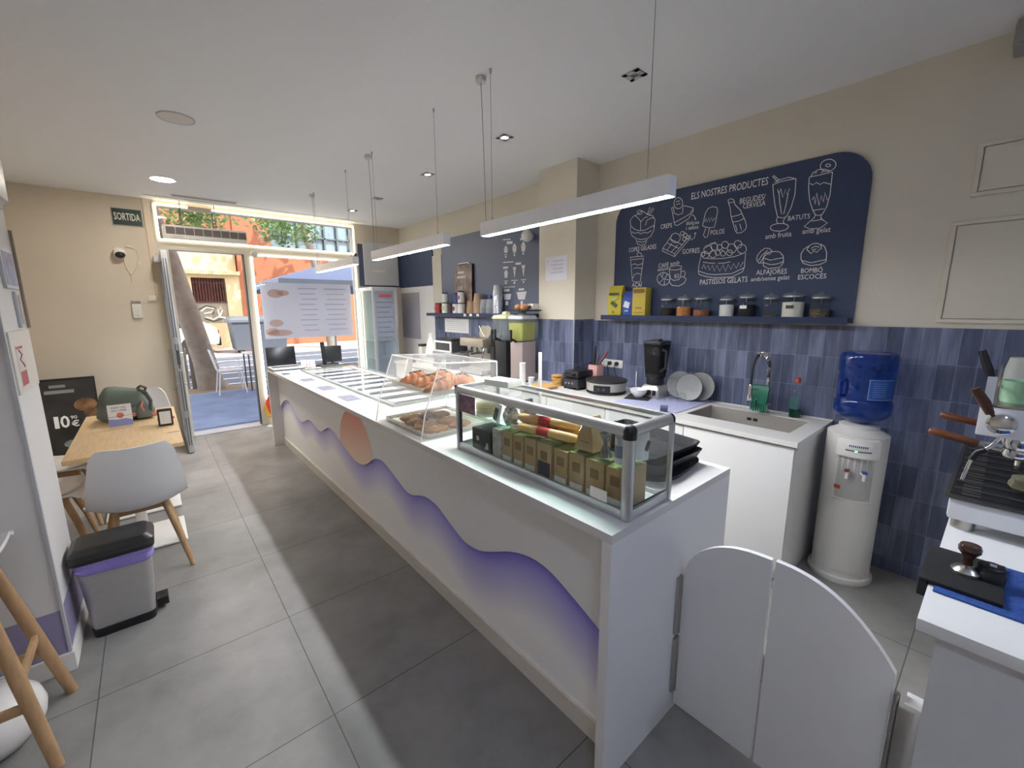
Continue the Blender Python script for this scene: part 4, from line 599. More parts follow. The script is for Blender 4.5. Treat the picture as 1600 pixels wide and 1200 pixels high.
# ================= PENDANTS
PX_ = .592
def pendant(y0, y1, lb):
    t = thing('linear_pendant', lb, 'pendant light', (PX_, (y0+y1)/2, 2.03), 'linear pendants over the counter'); zb = 2.028; h = .075; hw = .029
    b_ = MB(); b_.box(PX_-hw, PX_-hw+.006, y0, y1, zb, zb+h); b_.box(PX_+hw-.006, PX_+hw, y0, y1, zb, zb+h); b_.box(PX_-hw+.006, PX_+hw-.006, y0, y1, zb+h-.004, zb+h); b_.box(PX_-hw+.006, PX_+hw-.006, y0, y0+.003, zb+.001, zb+h-.004); b_.box(PX_-hw+.006, PX_+hw-.006, y1-.003, y1, zb+.001, zb+h-.004)
    obj('housing', b_, M('#efeff1', .45), t)
    b_ = MB(); b_.box(PX_-hw+.007, PX_+hw-.007, y0+.004, y1-.004, zb+.002, zb+.008); obj('diffuser', b_, lamp('#f6f9ff', PEND), t)
    for y in (y0+.11, y1-.08):
        b_ = MB(); b_.rod((PX_, y, zb+h+.02), (PX_, y, HC), .0012, None, 6); obj('cable', b_, M('#77767a', .4), t)
        b_ = MB(); b_.rod((PX_, y, zb+h), (PX_, y, zb+h+.03), .006, .003, 10); b_.box(PX_-.018, PX_+.018, y-.03, y+.03, zb+h, zb+h+.003); b_.rod((PX_, y, HC-.022), (PX_, y, HC), .006, .008, 10); obj('cable_grip', b_, STEEL, t)
    yc = y1-.08+.10; b_ = MB(); b_.lathe([(.001, -.03), (.026, -.03), (.03, -.026), (.03, 0), (.001, 0)], (PX_+.01, yc, HC), 24); obj('canopy', b_, M('#cfccc8', .5), t)
    b_ = MB(); b_.tube([(PX_+.01, yc, HC-.03), (PX_+.012, yc-.01, HC-.3), (PX_+.004, yc-.03, HC-.6), (PX_, y1-.02, zb+h)], .002, 6); obj('power_cord', b_, M('#8d8b8a', .5), t)
    return t
pendant(.205, 1.39, 'long white linear pendant closest to the chalkboard, over the glass cabinet')
pendant(1.80, 2.985, 'middle white linear pendant above the gelato pans')
pendant(3.41, 4.595, 'linear pendant closest to the shop window, above the laptop')
# ================= KITCHEN SIDE
KX0, KZ = 1.62, .88
BASE_W = M('#dedcd8', .45)
names_ = ['nearest the water dispenser', 'second from the water dispenser', 'third from the water dispenser', 'below the juice dispensers', 'below the coffee machine', 'below the till printer', 'at the fridge end']
ys_ = [-.015, .62, 1.255, 1.89, 2.39, 3.0, 3.62, 4.24, 4.88]
for k in range(len(ys_)-1):
    y0, y1 = ys_[k], ys_[k+1]
    if k == 3: x1 = 2.02
    else: x1 = 2.31
    t = thing('base_cabinet', 'white handleless base cabinet %s' % (['nearest the water dispenser', 'under the sink, second from the water dispenser', 'under the crepe maker', 'in front of the tiled pier', 'just past the tiled pier', 'under the steel coffee machine', 'under the till printer', 'at the fridge end of the run'][k]), 'cabinet', ((1.65+x1)/2, (y0+y1)/2, 0), 'kitchen base cabinets')
    b_ = MB(); zt = .62 if k in (0, 1) else .815
    b_.box(1.66, x1, y0+.001, y1-.001, .08, zt); b_.box(1.70, x1, y0+.001, y1-.001, 0, .08)
    if k in (0, 1): b_.box(1.66, 1.70, y0+.001, y1-.001, .62, .815); b_.box(2.28, 2.31, y0+.001, y1-.001, .62, .849); b_.box(1.70, 2.28, (y0+.001 if k == 0 else y1-.02), (y0+.018 if k == 0 else y1-.001), .62, .849)
    obj('body', b_, BASE_W, t)
    obj('door', MB().box(1.64, 1.659, y0+.003, y1-.003, .085, .838, .0015), BASE_W, t)
wk = MB(); SX0, SX1, SY0_, SY1_ = 1.80, 2.19, .062, .69
wk.box(KX0, SX0, -.03, 1.905, .85, KZ); wk.box(SX1, 2.312, -.03, 1.905, .85, KZ); wk.box(SX0, SX1, -.03, SY0_, .85, KZ); wk.box(SX0, SX1, SY1_, 1.905, .85, KZ); wk.box(KX0, 2.02, 1.905, 2.385, .85, KZ); wk.box(KX0, 2.312, 2.385, 4.89, .85, KZ)
wk.box(2.30, 2.312, -.03, 1.9, KZ, KZ+.006)
solo('kitchen_worktop', wk, M('#dad7d2', .35), 'long pale worktop along the tiled wall, cut out around the sink', 'worktop')
sk = thing('sink', 'rectangular steel sink sunk into the pale worktop', 'sink', (1.995, .376, .66))
b_ = MB(); a_ = .003; SB = .66
b_.box(SX0, SX1, SY0_, SY1_, SB, SB+a_); b_.box(SX0-.0001, SX0+a_, SY0_, SY1_, SB+a_, KZ-.004); b_.box(SX1-a_, SX1, SY0_, SY1_, SB+a_, KZ-.004); b_.box(SX0+a_, SX1-a_, SY0_, SY0_+a_, SB+a_, KZ-.004); b_.box(SX0+a_, SX1-a_, SY1_-a_, SY1_, SB+a_, KZ-.004)
obj('basin', b_, M('#a29c94', .5, .25), sk)
b_ = MB(); b_.lathe([(.001, .003), (.04, .003), (.045, .006), (.001, .005)], (1.99, .38, SB)); obj('drain', b_, CHROME, sk)
b_ = MB()
for dy in (-.02, .02): b_.box(SX1-a_-.002, SX1-a_, .40+dy-.014, .40+dy+.014, .815, .835)
obj('overflow_slot', b_, BLACK, sk)
fc = thing('kitchen_tap', 'tall chrome tap with a black coiled spring hose over the sink', 'tap', (2.235, .34, KZ))
fx, fy = 2.235, .34
b_ = MB(); b_.lathe([(.001, 0), (.028, 0), (.028, .008), (.02, .012), (.02, .09), (.013, .1), (.013, .24), (.001, .245)], (fx, fy, KZ), 20); b_.rod((fx-.018, fy, KZ+.06), (fx-.05, fy-.05, KZ+.075), .006, .005); obj('body', b_, CHROME, fc)
def arc(t): return Vector((fx-.13*(1-math.cos(t))/2*1.25, fy+.05*(1-math.cos(t))/2, KZ+.30+.115*math.sin(t)))
hp = [Vector((fx, fy, KZ+.22)), Vector((fx, fy, KZ+.27))]+[arc(PI*k/14) for k in range(15)]+[Vector((fx-.1625, fy+.05, KZ+.26)), Vector((fx-.1625, fy+.05, KZ+.20))]
b_ = MB(); b_.tube(hp, .0085, 8); obj('hose', b_, M('#222226', .5), fc)
b_ = MB(); cp = []
seg = hp[:12]
for i in range(len(seg)-1):
    a, b = seg[i], seg[i+1]; t = (b-a).normalized(); n1 = t.cross(Vector((0, 1, 0.3))).normalized(); n2 = t.cross(n1)
    for k in range(16): ph = 2*PI*k/8; cp.append(a+(b-a)*(k/16)+(n1*math.cos(ph)+n2*math.sin(ph))*.0135)
b_.tube(cp, .0028, 5); obj('spring', b_, CHROME, fc)
b_ = MB(); hx = fx-.1625; hy = fy+.05; b_.lathe([(.001, 0), (.018, 0), (.020, .02), (.013, .05), (.013, .10), (.009, .11), (.001, .11)], (hx, hy, KZ+.10), 16); b_.rod((fx, fy, KZ+.175), (hx, hy, KZ+.175), .006); b_.tube([(hx, hy, KZ+.185), (hx-.016, hy, KZ+.18), (hx-.016, hy, KZ+.165)], .004, 6); obj('spray_head', b_, CHROME, fc)
GG = M('#1d6a52', .5, bump=.3, scale=40)
gv = thing('rubber_gloves', 'pair of dark green rubber gloves draped over the tap bracket', 'gloves', (2.16, .36, .92))
for s_, (gx, gy) in enumerate(((2.150, .335), (2.163, .385))):
    b_ = MB(); zt = KZ+.186
    b_.loft([[(gx-.012, gy-.028, KZ+.075), (gx+.012, gy-.028, KZ+.075), (gx+.012, gy+.028, KZ+.075), (gx-.012, gy+.028, KZ+.075)], [(gx-.016, gy-.032, KZ+.12), (gx+.014, gy-.032, KZ+.12), (gx+.014, gy+.032, KZ+.12), (gx-.016, gy+.032, KZ+.12)], [(gx-.01, gy-.035, zt), (gx+.016, gy-.035, zt), (gx+.016, gy+.035, zt), (gx-.01, gy+.035, zt)], [(gx+.0, gy-.03, zt+.012), (gx+.022, gy-.03, zt+.012), (gx+.022, gy+.03, zt+.012), (gx+.0, gy+.03, zt+.012)]])
    for q in range(4): b_.tube([(gx, gy-.021+.014*q, KZ+.085), (gx-.004, gy-.022+.0145*q, KZ+.045), (gx-.006, gy-.023+.015*q, KZ+.012+.006*abs(q-1.5))], [.0075, .007, .005], 8)
    b_.tube([(gx, gy+.028, KZ+.11), (gx-.006, gy+.044, KZ+.09), (gx-.01, gy+.048, KZ+.065)], [.008, .007, .005], 8)
    obj('glove', b_, GG, gv)
ds = thing('soap_bottle', 'clear washing up liquid bottle with dark green soap and a red cap', 'bottle', (2.235, .165, KZ))
bp_ = [(.001, 0), (.034, 0), (.036, .02), (.036, .15), (.030, .18), (.014, .21), (.012, .235)]
obj('bottle', MB().lathe(bp_, (2.235, .165, KZ), 22), JARG, ds); obj('liquid', MB().lathe([(.001, .004), (.032, .004), (.033, .055), (.001, .055)], (2.235, .165, KZ), 22), M('#0e3a2a', .2), ds)
obj('cap', MB().lathe([(.001, .236), (.016, .236), (.016, .262), (.008, .27), (.001, .27)], (2.235, .165, KZ), 16), M('#a8402c', .5), ds); obj('label', MB().box(2.197, 2.1985, .14, .19, KZ+.06, KZ+.14), M('#2f5f5a', .6), ds)
solo('drying_mat', MB().box(1.74, 2.27, .73, 1.245, KZ, KZ+.006, .002), M('#a9abc9', .9, noise=.08, scale=40), 'lilac microfibre drying mat on the worktop by the sink', 'drying mat')
def plate(y, x, lean, lb, r=.105):
    t = thing('plate', lb, 'plate', (x, y, KZ+.006), 'grey plates leaning on the tiles'); R = roty(-PI/2+lean)
    obj('dish', MB().lathe([(.001, 0), (r*.6, 0), (r*.97, .012), (r, .016), (r*.985, .019), (r*.6, .006), (.001, .006)], (x, y, KZ+.006+r*1.0), 40, R), M('#8b8a89', .4, noise=.1, scale=15), t); obj('rim', MB().lathe([(r*.965, .0125), (r*1.0, .0165), (r*1.012, .018), (r*.995, .0205), (r*.96, .017)], (x, y, KZ+.006+r*1.0), 40, R, cap=False), M('#4c4c4d', .4), t); return t
plate(.86, 2.18, .17, 'grey plate standing in front of two others against the tiles'); plate(.955, 2.215, .17, 'grey plate standing behind, on the blender side', .11); plate(.80, 2.235, .17, 'grey plate standing behind, on the sink side', .112)
GL = glass((.96, .97, .97), ior=1.5)
for k, (x, y, lb) in enumerate(((2.10, .945, 'clear drinking glass upside down beside the leaning plates'), (2.06, .86, 'clear drinking glass upside down in front of the leaning plates'), (2.01, 1.0, 'clear tall glass upside down by the blender base'))):
    h = .075 if k < 2 else .11; t = thing('drinking_glass', lb, 'glass', (x, y, KZ+.0065), 'glasses drying on the mat'); obj('glass', MB().lathe([(.034, 0), (.030, h), (.001, h), (.001, h-.006), (.027, h-.006), (.031, 0)], (x, y, KZ+.0065), 22, cap=False), GL, t)
solo('plastic_scraper', MB().obox((1.70, .80, KZ+.028), (.008, .05, .05), rotz(.4)@roty(.3), .003), M('#2b2f4d', .4), 'small dark blue plastic scraper at the worktop edge', 'scraper')
bl = thing('blender', 'dark jug blender with a silver base against the tiles', 'blender', (2.13, 1.13, KZ))
bx, by = 2.13, 1.13
obj('base', MB().loft([[(bx+p[0]*s_, by+p[1]*s_, KZ+z) for p in rrect(-.085, .085, -.085, .085, .02)] for s_, z in ((1, 0), (1, .05), (.92, .09), (.75, .105))]), M('#b5b2ae', .3, .6), bl)
obj('jar', MB().loft([[(bx+p[0]*s_, by+p[1]*s_, KZ+z) for p in rrect(-.085, .085, -.085, .085, .03)] for s_, z in ((.72, .165), (.80, .22), (.98, .43), (.98, .435), (.93, .435), (.72, .20))]), glass((.3, .3, .31), haze=.35, hazecol=(.06, .06, .065)), bl)
obj('collar', MB().lathe([(.001, .106), (.064, .106), (.07, .12), (.066, .164), (.001, .164)], (bx, by, KZ), 24), BLACK, bl)
obj('lid', MB().loft([[(bx+p[0]*s_, by+p[1]*s_, KZ+z) for p in rrect(-.085, .085, -.085, .085, .03)] for s_, z in ((1.0, .436), (1.02, .45), (.98, .462), (.4, .464), (.38, .475))]), BLACK, bl)
b_ = MB(); b_.tube([(bx-.05, by-.075, KZ+.40), (bx-.07, by-.125, KZ+.39), (bx-.07, by-.125, KZ+.26), (bx-.05, by-.066, KZ+.22)], .011, 8); obj('handle', b_, BLACK, bl)
b_ = MB(); b_.lathe([(.001, 0), (.02, 0), (.018, .015), (.001, .016)], (bx-.083, by, KZ+.05), 18, roty(-PI/2)); b_.box(bx-.087, bx-.085, by-.06, by-.03, KZ+.03, KZ+.07); obj('dial', b_, BLACK, bl)
solo('slate_mat', MB().obox((1.99, 1.185, KZ+.006), (.21, .19, .012), rotz(.35), .003), BLACKM, 'square black slate mat under the white bowl', 'mat')
bw = thing('bowl', 'white bowl with a spoon standing in it on the black mat', 'bowl', (1.985, 1.185, KZ+.0125)); obj('bowl', MB().lathe([(.001, 0), (.03, 0), (.034, .004), (.06, .035), (.07, .066), (.066, .066), (.056, .036), (.03, .008), (.001, .008)], (1.985, 1.185, KZ+.0125), 32), M('#eeeef0', .25), bw)
sp_o = thing('spoon', 'steel spoon leaning in the white bowl', 'spoon', (1.99, 1.2, KZ+.03)); b_ = MB(); b_.tube([(1.985, 1.205, KZ+.03), (2.02, 1.235, KZ+.12), (2.05, 1.255, KZ+.205)], [.004, .003, .0045], 8); b_.ell((1.98, 1.2, KZ+.032), (.016, .011, .004), 12, 6); obj('spoon', b_, STEEL, sp_o)
cm = thing('crepe_maker', 'round steel crepe maker with a black hot plate and control panel', 'crepe maker', (1.995, 1.515, KZ))
cx_, cy_ = 1.995, 1.515
b_ = MB(); b_.lathe([(.001, .016), (.150, .016), (.168, .03), (.170, .098), (.001, .098)], (cx_, cy_, KZ), 48); obj('drum', b_, STEELB, cm)
b_ = MB(); b_.lathe([(.001, .0985), (.172, .0985), (.178, .106), (.176, .118), (.001, .119)], (cx_, cy_, KZ), 48); obj('hot_plate', b_, M('#1c1b1b', .55), cm)
b_ = MB(); b_.lathe([(.001, 0), (.155, 0), (.168, .008), (.166, .016), (.001, .016)], (cx_, cy_, KZ), 40); obj('foot_ring', b_, BLACK, cm)
b_ = MB(); A0 = math.atan2(-.45, -1); pts_ = [A0+q for q in [-.42+.84*k/10 for k in range(11)]]
b_.loft([[(cx_+rr*math.cos(a), cy_+rr*math.sin(a), KZ+z) for rr, z in ((.166, .028), (.1735, .03), (.1735, .082), (.166, .084))] for a in pts_]); obj('control_panel', b_, BLACK, cm)
b_ = MB()
for dq in (-.12, .12): b_.lathe([(.001, 0), (.013, 0), (.011, .012), (.001, .013)], (cx_+.1735*math.cos(A0+dq), cy_+.1735*math.sin(A0+dq), KZ+.055), 14, rotz(A0+dq)@roty(PI/2))
obj('knob', b_, M('#55555a', .3, .5), cm)
wi = thing('waffle_iron', 'square black waffle iron with a raised hinged lid and front handle', 'waffle iron', (1.99, 1.885-.03, KZ)); wx, wy = 1.985, 1.82
b_ = MB(); b_.box(wx-.13, wx+.13, wy-.105, wy+.085, KZ+.018, KZ+.095, .006); obj('base', b_, M('#26262a', .4), wi)
b_ = MB(); b_.box(wx-.11, wx+.11, wy-.09, wy+.075, KZ+.106, KZ+.168, .01); obj('lid', b_, M('#1e1e20', .5), wi)
b_ = MB(); b_.box(wx-.118, wx+.118, wy-.097, wy+.08, KZ+.096, KZ+.105); obj('grill_plate', b_, M('#3a3a3c', .35, .7), wi)
b_ = MB(); b_.box(wx-.1315, wx-.1302, wy-.085, wy+.065, KZ+.032, KZ+.08); obj('control_panel', b_, M('#33343a', .35), wi)
b_ = MB()
for k in range(3): b_.lathe([(.001, 0), (.010, 0), (.009, .01), (.001, .011)], (wx-.1315, wy-.05+.04*k, KZ+.058), 12, roty(-PI/2))
obj('knob', b_, M('#a8a8ac', .3, .6), wi)
b_ = MB(); b_.tube([(wx-.10, wy-.06, KZ+.14), (wx-.155, wy-.06, KZ+.135), (wx-.155, wy+.05, KZ+.135), (wx-.10, wy+.05, KZ+.14)], .007, 8); obj('handle', b_, BLACK, wi)
b_ = MB()
for sx in (-1, 1):
    for sy in (-.085, .065): b_.rod((wx+sx*.105, wy+sy, KZ), (wx+sx*.105, wy+sy, KZ+.018), .012)
obj('foot', b_, BLACK, wi)
kn = thing('knife_block', 'pale pink knife block against the tiles by the sockets', 'knife block', (2.13, 1.735, KZ)); b_ = MB(); b_.box(2.08, 2.18, 1.685, 1.785, KZ, KZ+.21, .006); obj('block', b_, M('#c99a94', .5), kn)
b_ = MB(); b_.box(2.09, 2.17, 1.695, 1.775, KZ+.2102, KZ+.2125); obj('slot_insert', b_, BLACK, kn)
for k, (x, y, h, dx, dy, cl_n, lb) in enumerate(((2.12, 1.76, .16, .03, .0, BLACK, 'longest black knife handle in the pink block'), (2.15, 1.755, .12, .04, .04, BLACK, 'black knife handle leaning towards the pier in the pink block'), (2.11, 1.715, .09, -.01, -.03, M('#54565a', .4), 'grey knife handle at the front of the pink block'), (2.15, 1.71, .12, .05, -.05, M('#7a2a34', .4), 'dark red handled knife in the pink block'))):
    t = thing('knife', lb, 'knife', (x, y, KZ+.213)); b_ = MB(); b_.tube([(x, y, KZ+.213), (x+dx*.5, y+dy*.5, KZ+.213+h*.5), (x+dx, y+dy, KZ+.213+h)], [.009, .012, .010], 8); obj('handle', b_, cl_n, t)
so_ = thing('wall_socket', 'double white wall socket plate with black plugs on the tiles', 'socket', (2.314, 1.69, 1.05)); TX = XR-.012
b_ = MB(); b_.box(TX-.008, TX, 1.572, 1.81, 1.052, 1.125, .002); obj('plate', b_, M('#e3e1de', .4), so_)
b_ = MB()
for y in (1.63, 1.755): b_.lathe([(.022, 0), (.026, .003), (.024, .004), (.020, 0)], (TX-.008, y, 1.088), 20, roty(-PI/2), cap=False)
obj('socket_ring', b_, LGREY, so_)
for y, ex, lb in ((1.705, 1.62, 'black plug and cable, the one nearer the knife block'), (1.628, 1.50, 'black plug and cable, the one nearer the blender')):
    t = thing('power_plug', lb, 'plug', (TX-.02, y, 1.088)); b_ = MB(); b_.lathe([(.001, 0), (.018, 0), (.017, .022), (.008, .03), (.001, .03)], (TX-.0085, y, 1.092), 14, roty(-PI/2)); obj('plug', b_, BLACK, t)
    b_ = MB(); b_.tube([(TX-.035, y, 1.092), (TX-.06, y-.005, 1.07), (TX-.06, y-.02, 1.0), (TX-.06, ex+.02, KZ+.02), (TX-.065, ex, KZ+.008)], .0035, 6); obj('cable', b_, BLACK, t)
# waffles and cups
WAFF = M('#c89a54', .7, noise=.2, scale=30); w0 = None; ordw = ['bottom', 'second', 'third', 'fourth', 'fifth', 'sixth', 'top']
for k in range(7):
    lb = 'round golden waffle beside the waffle iron, %s of its stack' % ordw[k]; z = KZ+.0145*k
    if w0 is None:
        w0 = thing('waffle', lb, 'waffle', (1.93, 2.03, KZ), 'stacked waffles'); b_ = MB(); b_.lathe([(.001, 0), (.05, 0), (.055, .007), (.05, .014), (.001, .014)], (0, 0, 0), 20); obj('dough', b_, WAFF, w0, world=False)
        b_ = MB()
        for q in range(-2, 3):
            l = math.sqrt(.048**2-(q*.018)**2); b_.box(q*.018-.002, q*.018+.002, -l, l, .0138, .0145)
        obj('ridges', b_, M('#b07f3c', .7), w0, world=False); w0.location = (1.93, 2.03, KZ)
    else: dup(w0, (1.93+.006*math.sin(k*3), 2.03+.006*math.cos(k*5), z), k*.4, lb)
t = thing('wafer_roll_box', 'clear plastic box of rolled wafers at the front of the worktop', 'box', (1.75, 2.02, KZ)); b_ = MB(); b_.box(1.68, 1.82, 1.90, 2.14, KZ, KZ+.004); b_.box(1.68, 1.683, 1.90, 2.14, KZ+.004, KZ+.055); b_.box(1.817, 1.82, 1.90, 2.14, KZ+.004, KZ+.055); b_.box(1.683, 1.817, 1.90, 1.903, KZ+.004, KZ+.055); b_.box(1.683, 1.817, 2.137, 2.14, KZ+.004, KZ+.055); obj('box', b_, CLEAR, t)
r0 = None
for k in range(8):
    lb = 'rolled wafer lying in the clear plastic box, number %s from the sink end' % ['one', 'two', 'three', 'four', 'five', 'six', 'seven', 'eight'][k]
    if r0 is None: r0 = thing('rolled_wafer', lb, 'wafer', (1.75, 1.922, KZ+.0045), 'rolled wafers in the box'); b_ = MB(); b_.tube([(-.06, 0, .014), (0, 0, .014), (.06, 0, .014)], [.0125, .0135, .0125], 12); obj('roll', b_, M('#d6a86a', .6, noise=.2, scale=40), r0, world=False)
    else: dup(r0, (1.75, 1.922+.028*k, KZ+.0045), None, lb)
t = thing('cup_stack', 'tall stack of small white paper cups before the tiled pier', 'cups', (1.70, 2.27, KZ)); b_ = MB()
for k in range(11): b_.lathe([(.024, k*.018), (.030, k*.018+.03), (.032, k*.018+.033), (.030, k*.018+.034), (.027, k*.018+.03)], (1.70, 2.27, KZ), 20)
obj('cups', b_, M('#eceae6', .5), t)
t = thing('cup_stack', 'short stack of pale cups beside the tall paper cup stack', 'cups', (1.74, 2.19, KZ)); b_ = MB()
for k in range(3): b_.lathe([(.024, k*.018), (.030, k*.018+.04), (.033, k*.018+.043), (.030, k*.018+.044), (.027, k*.018+.04)], (1.74, 2.19, KZ), 20)
obj('cups', b_, M('#d3d7de', .45), t)
# juice dispensers
def juice(cx, cy, col, lb, tcol, flat):
    t = thing('juice_dispenser', lb, 'drink dispenser', (cx, cy, KZ)); b_ = MB(); s_ = .10
    b_.box(cx-s_+.02, cx+s_, cy-s_+.01, cy+s_-.01, KZ+.012, KZ+.40, .008); obj('body', b_, col, t)
    b_ = MB(); b_.box(cx-s_-.06, cx-s_+.02, cy-.07, cy+.07, KZ, KZ+.03, .004); b_.box(cx-s_, cx+s_, cy-s_+.01, cy+s_-.01, KZ, KZ+.012); obj('drip_tray', b_, BLACK, t)
    b_ = MB(); b_.loft([[(cx+p[0], cy+p[1], KZ+z) for p in rrect(-s_-q, s_+q, -s_-q+.005, s_+q-.005, .03)] for q, z in ((-.01, .405), (.005, .43), (.01, .62))]); obj('tank', b_, glass((.9, .93, .9), haze=.12, hazecol=(.85, .88, .82)), t)
    if tcol: b_ = MB(); b_.loft([[(cx+p[0], cy+p[1], KZ+z) for p in rrect(-s_-q, s_+q, -s_-q+.005, s_+q-.005, .03)] for q, z in ((-.015, .41), (0, .43), (.004, .585))]); obj('juice', b_, tcol, t)
    b_ = MB(); b_.loft([[(cx+p[0]*q, cy+p[1]*q, KZ+z) for p in rrect(-s_-.015, s_+.015, -s_-.012, s_+.012, .035)] for q, z in ((1, .621), (1.02, .63), (.9, .655), (.3, .665), (.25, .69), (.05, .695))]); obj('lid', b_, M('#d8d2a8', .4) if not flat else M('#b9babd', .3), t)
    b_ = MB(); b_.rod((cx-s_+.02, cy, KZ+.40), (cx-s_-.05, cy, KZ+.43), .012); b_.box(cx-s_-.06, cx-s_-.04, cy-.012, cy+.012, KZ+.40, KZ+.52, .004); obj('tap_lever', b_, BLACK, t)
    return t
juice(1.86, 2.70, M('#1d1d20', .35), 'juice dispenser with an empty clear tank and a cream lid', None, False)
juice(1.85, 2.44, M('#a89a96', .35, .4), 'juice dispenser with a tank of yellow green juice next to the pier', M('#a8a648', .3), True)
t = thing('baking_tray', 'thin black tray of loaves resting on top of the juice dispenser', 'tray', (1.86, 2.40, 1.576)); b_ = MB(); b_.loft([[(1.86+p[0]*q, 2.43+p[1]*q, z) for p in rrect(-.13, .13, -.14, .14, .02)] for q, z in ((.9, 1.576), (1, 1.59), (.98, 1.59), (.88, 1.579))]); obj('pan', b_, BLACK, t)
for k, (y, x, r_, lb) in enumerate(((2.44, 1.79, .035, 'small brown bread roll on the black tray, towards the window'), (2.37, 1.80, .034, 'small brown bread roll on the black tray, towards the pier'), (2.405, 1.86, .036, 'small brown bread roll on the black tray, behind the other two'))): 
    t = thing('bread_roll', lb, 'bread', (x, y, 1.58)); obj('crust', MB().ell((x, y, 1.582+r_*.9), (r_, r_*.8, r_*.95), 16, 10), M('#b5825a', .7, noise=.2, scale=30), t)
t = thing('metal_tin', 'pale tin with a dark print on the black tray by the pier', 'tin', (1.93, 2.36, 1.58)); b_ = MB(); b_.box(1.89, 1.97, 2.33, 2.41, 1.5805, 1.65, .01); obj('tin', b_, M('#c9c7c4', .3, .5), t); b_ = MB(); b_.prism(circ(2.37, 1.615, .018), YZ, 1.8885, 1.8899); obj('print', b_, M('#3d3a38', .6), t)
# small steel coffee machine
em_ = thing('coffee_machine', 'boxy steel coffee machine on the far worktop in front of the shelf', 'coffee machine', (1.86, 3.14, KZ))
b_ = MB(); b_.box(1.72, 1.94, 2.925, 3.36, KZ+.31, KZ+.40, .004); obj('head', b_, M('#b3a796', .35, .7), em_)
b_ = MB(); b_.box(1.84, 1.94, 2.935, 3.35, KZ+.06, KZ+.309); obj('back_panel', b_, STEEL, em_); b_ = MB(); b_.box(1.70, 1.94, 2.93, 3.355, KZ+.015, KZ+.06, .004); obj('drip_base', b_, STEELB, em_)
b_ = MB()
for sx in (1.72, 1.92):
    for sy in (2.95, 3.335): b_.rod((sx, sy, KZ), (sx, sy, KZ+.015), .012)
obj('foot', b_, BLACK, em_)
for y in (3.04, 3.24):
    b_ = MB(); b_.lathe([(.001, 0), (.032, 0), (.035, .05), (.001, .05)], (1.78, y, KZ+.26), 20); obj('group_head', b_, CHROME, em_)
    b_ = MB(); b_.lathe([(.001, 0), (.033, 0), (.033, .025), (.001, .025)], (1.78, y, KZ+.233), 20); b_.rod((1.76, y, KZ+.247), (1.64, y, KZ+.243), .009, .011); obj('portafilter', b_, M('#5a5a5c', .3, .6), em_)
b_ = MB(); b_.tube([(1.75, 2.95, KZ+.31), (1.73, 2.94, KZ+.25), (1.70, 2.93, KZ+.14)], .005, 8); obj('steam_wand', b_, CHROME, em_)
b_ = MB(); b_.tube([(1.73, 3.28, KZ+.402), (1.73, 3.27, KZ+.41), (1.94, 3.27, KZ+.41), (1.94, 3.28, KZ+.402)], .003, 6); obj('cup_rail', b_, CHROME, em_)
for k, (y, lb) in enumerate(((3.07, 'round steel disc leaning upright on top of the coffee machine, with a white strip across'), (2.965, 'round steel disc leaning upright on the pier end of the coffee machine'))):
    t = thing('steel_disc', lb, 'disc', (1.84, y, KZ+.4005)); obj('disc', MB().lathe([(.001, 0), (.066, 0), (.07, .004), (.066, .008), (.001, .006)], (1.84, y+.03*k, KZ+.4715), 30, roty(-PI/2+.15)@rotz(0)), M('#8d8775', .4, .5), t)
    if k == 0: b_ = MB(); b_.tube([(1.815, y-.055, KZ+.42), (1.80, y-.02, KZ+.47), (1.82, y+.05, KZ+.535)], .004, 6); obj('white_strip', b_, PAPER, t)
# grinder beside it
t = thing('coffee_grinder', 'black coffee grinder with a lever handle next to the empty juice tank', 'grinder', (1.88, 2.865, KZ)); b_ = MB(); b_.box(1.80, 1.95, 2.83, 2.90, KZ, KZ+.33, .006); obj('body', b_, M('#222124', .4), t); b_ = MB(); b_.rod((1.80, 2.865, KZ+.36), (1.80, 2.865, KZ+.46), .008); b_.ell((1.80, 2.865, KZ+.48), (.016, .016, .03), 12, 8); b_.lathe([(.001, 0), (.035, 0), (.035, .04), (.001, .045)], (1.86, 2.865, KZ+.3305), 18); obj('lever', b_, BLACK, t)
# till printer on a cash drawer
t = thing('cash_drawer', 'grey metal cash drawer on the worktop under the printer', 'cash drawer', (1.90, 3.80, KZ)); b_ = MB(); b_.box(1.74, 2.06, 3.58, 4.02, KZ, KZ+.20, .004); obj('case', b_, M('#8c8a86', .5), t); obj('drawer_front', MB().box(1.734, 1.7395, 3.60, 4.0, KZ+.03, KZ+.17, .002), M('#7c7a77', .5), t)
t = thing('printer', 'white fronted printer with a dark open slot and black top', 'printer', (1.90, 3.79, KZ+.2005)); zb = KZ+.2005
b_ = MB(); b_.box(1.76, 2.0, 3.595, 3.99, zb, zb+.135, .004); obj('body', b_, M('#3b3a3c', .5), t)
b_ = MB()
for a, b2, c_, d_ in ((3.595, 3.99, zb+.112, zb+.135), (3.595, 3.99, zb, zb+.02), (3.595, 3.625, zb+.02, zb+.112), (3.96, 3.99, zb+.02, zb+.112)): b_.box(1.745, 1.7595, a, b2, c_, d_, .002)
obj('front_bezel', b_, M('#dcdad6', .45), t)
b_ = MB(); b_.obox((1.88, 3.80, zb+.150), (.22, .36, .02), roty(-.05), .004); obj('top_cover', b_, M('#232325', .4), t)
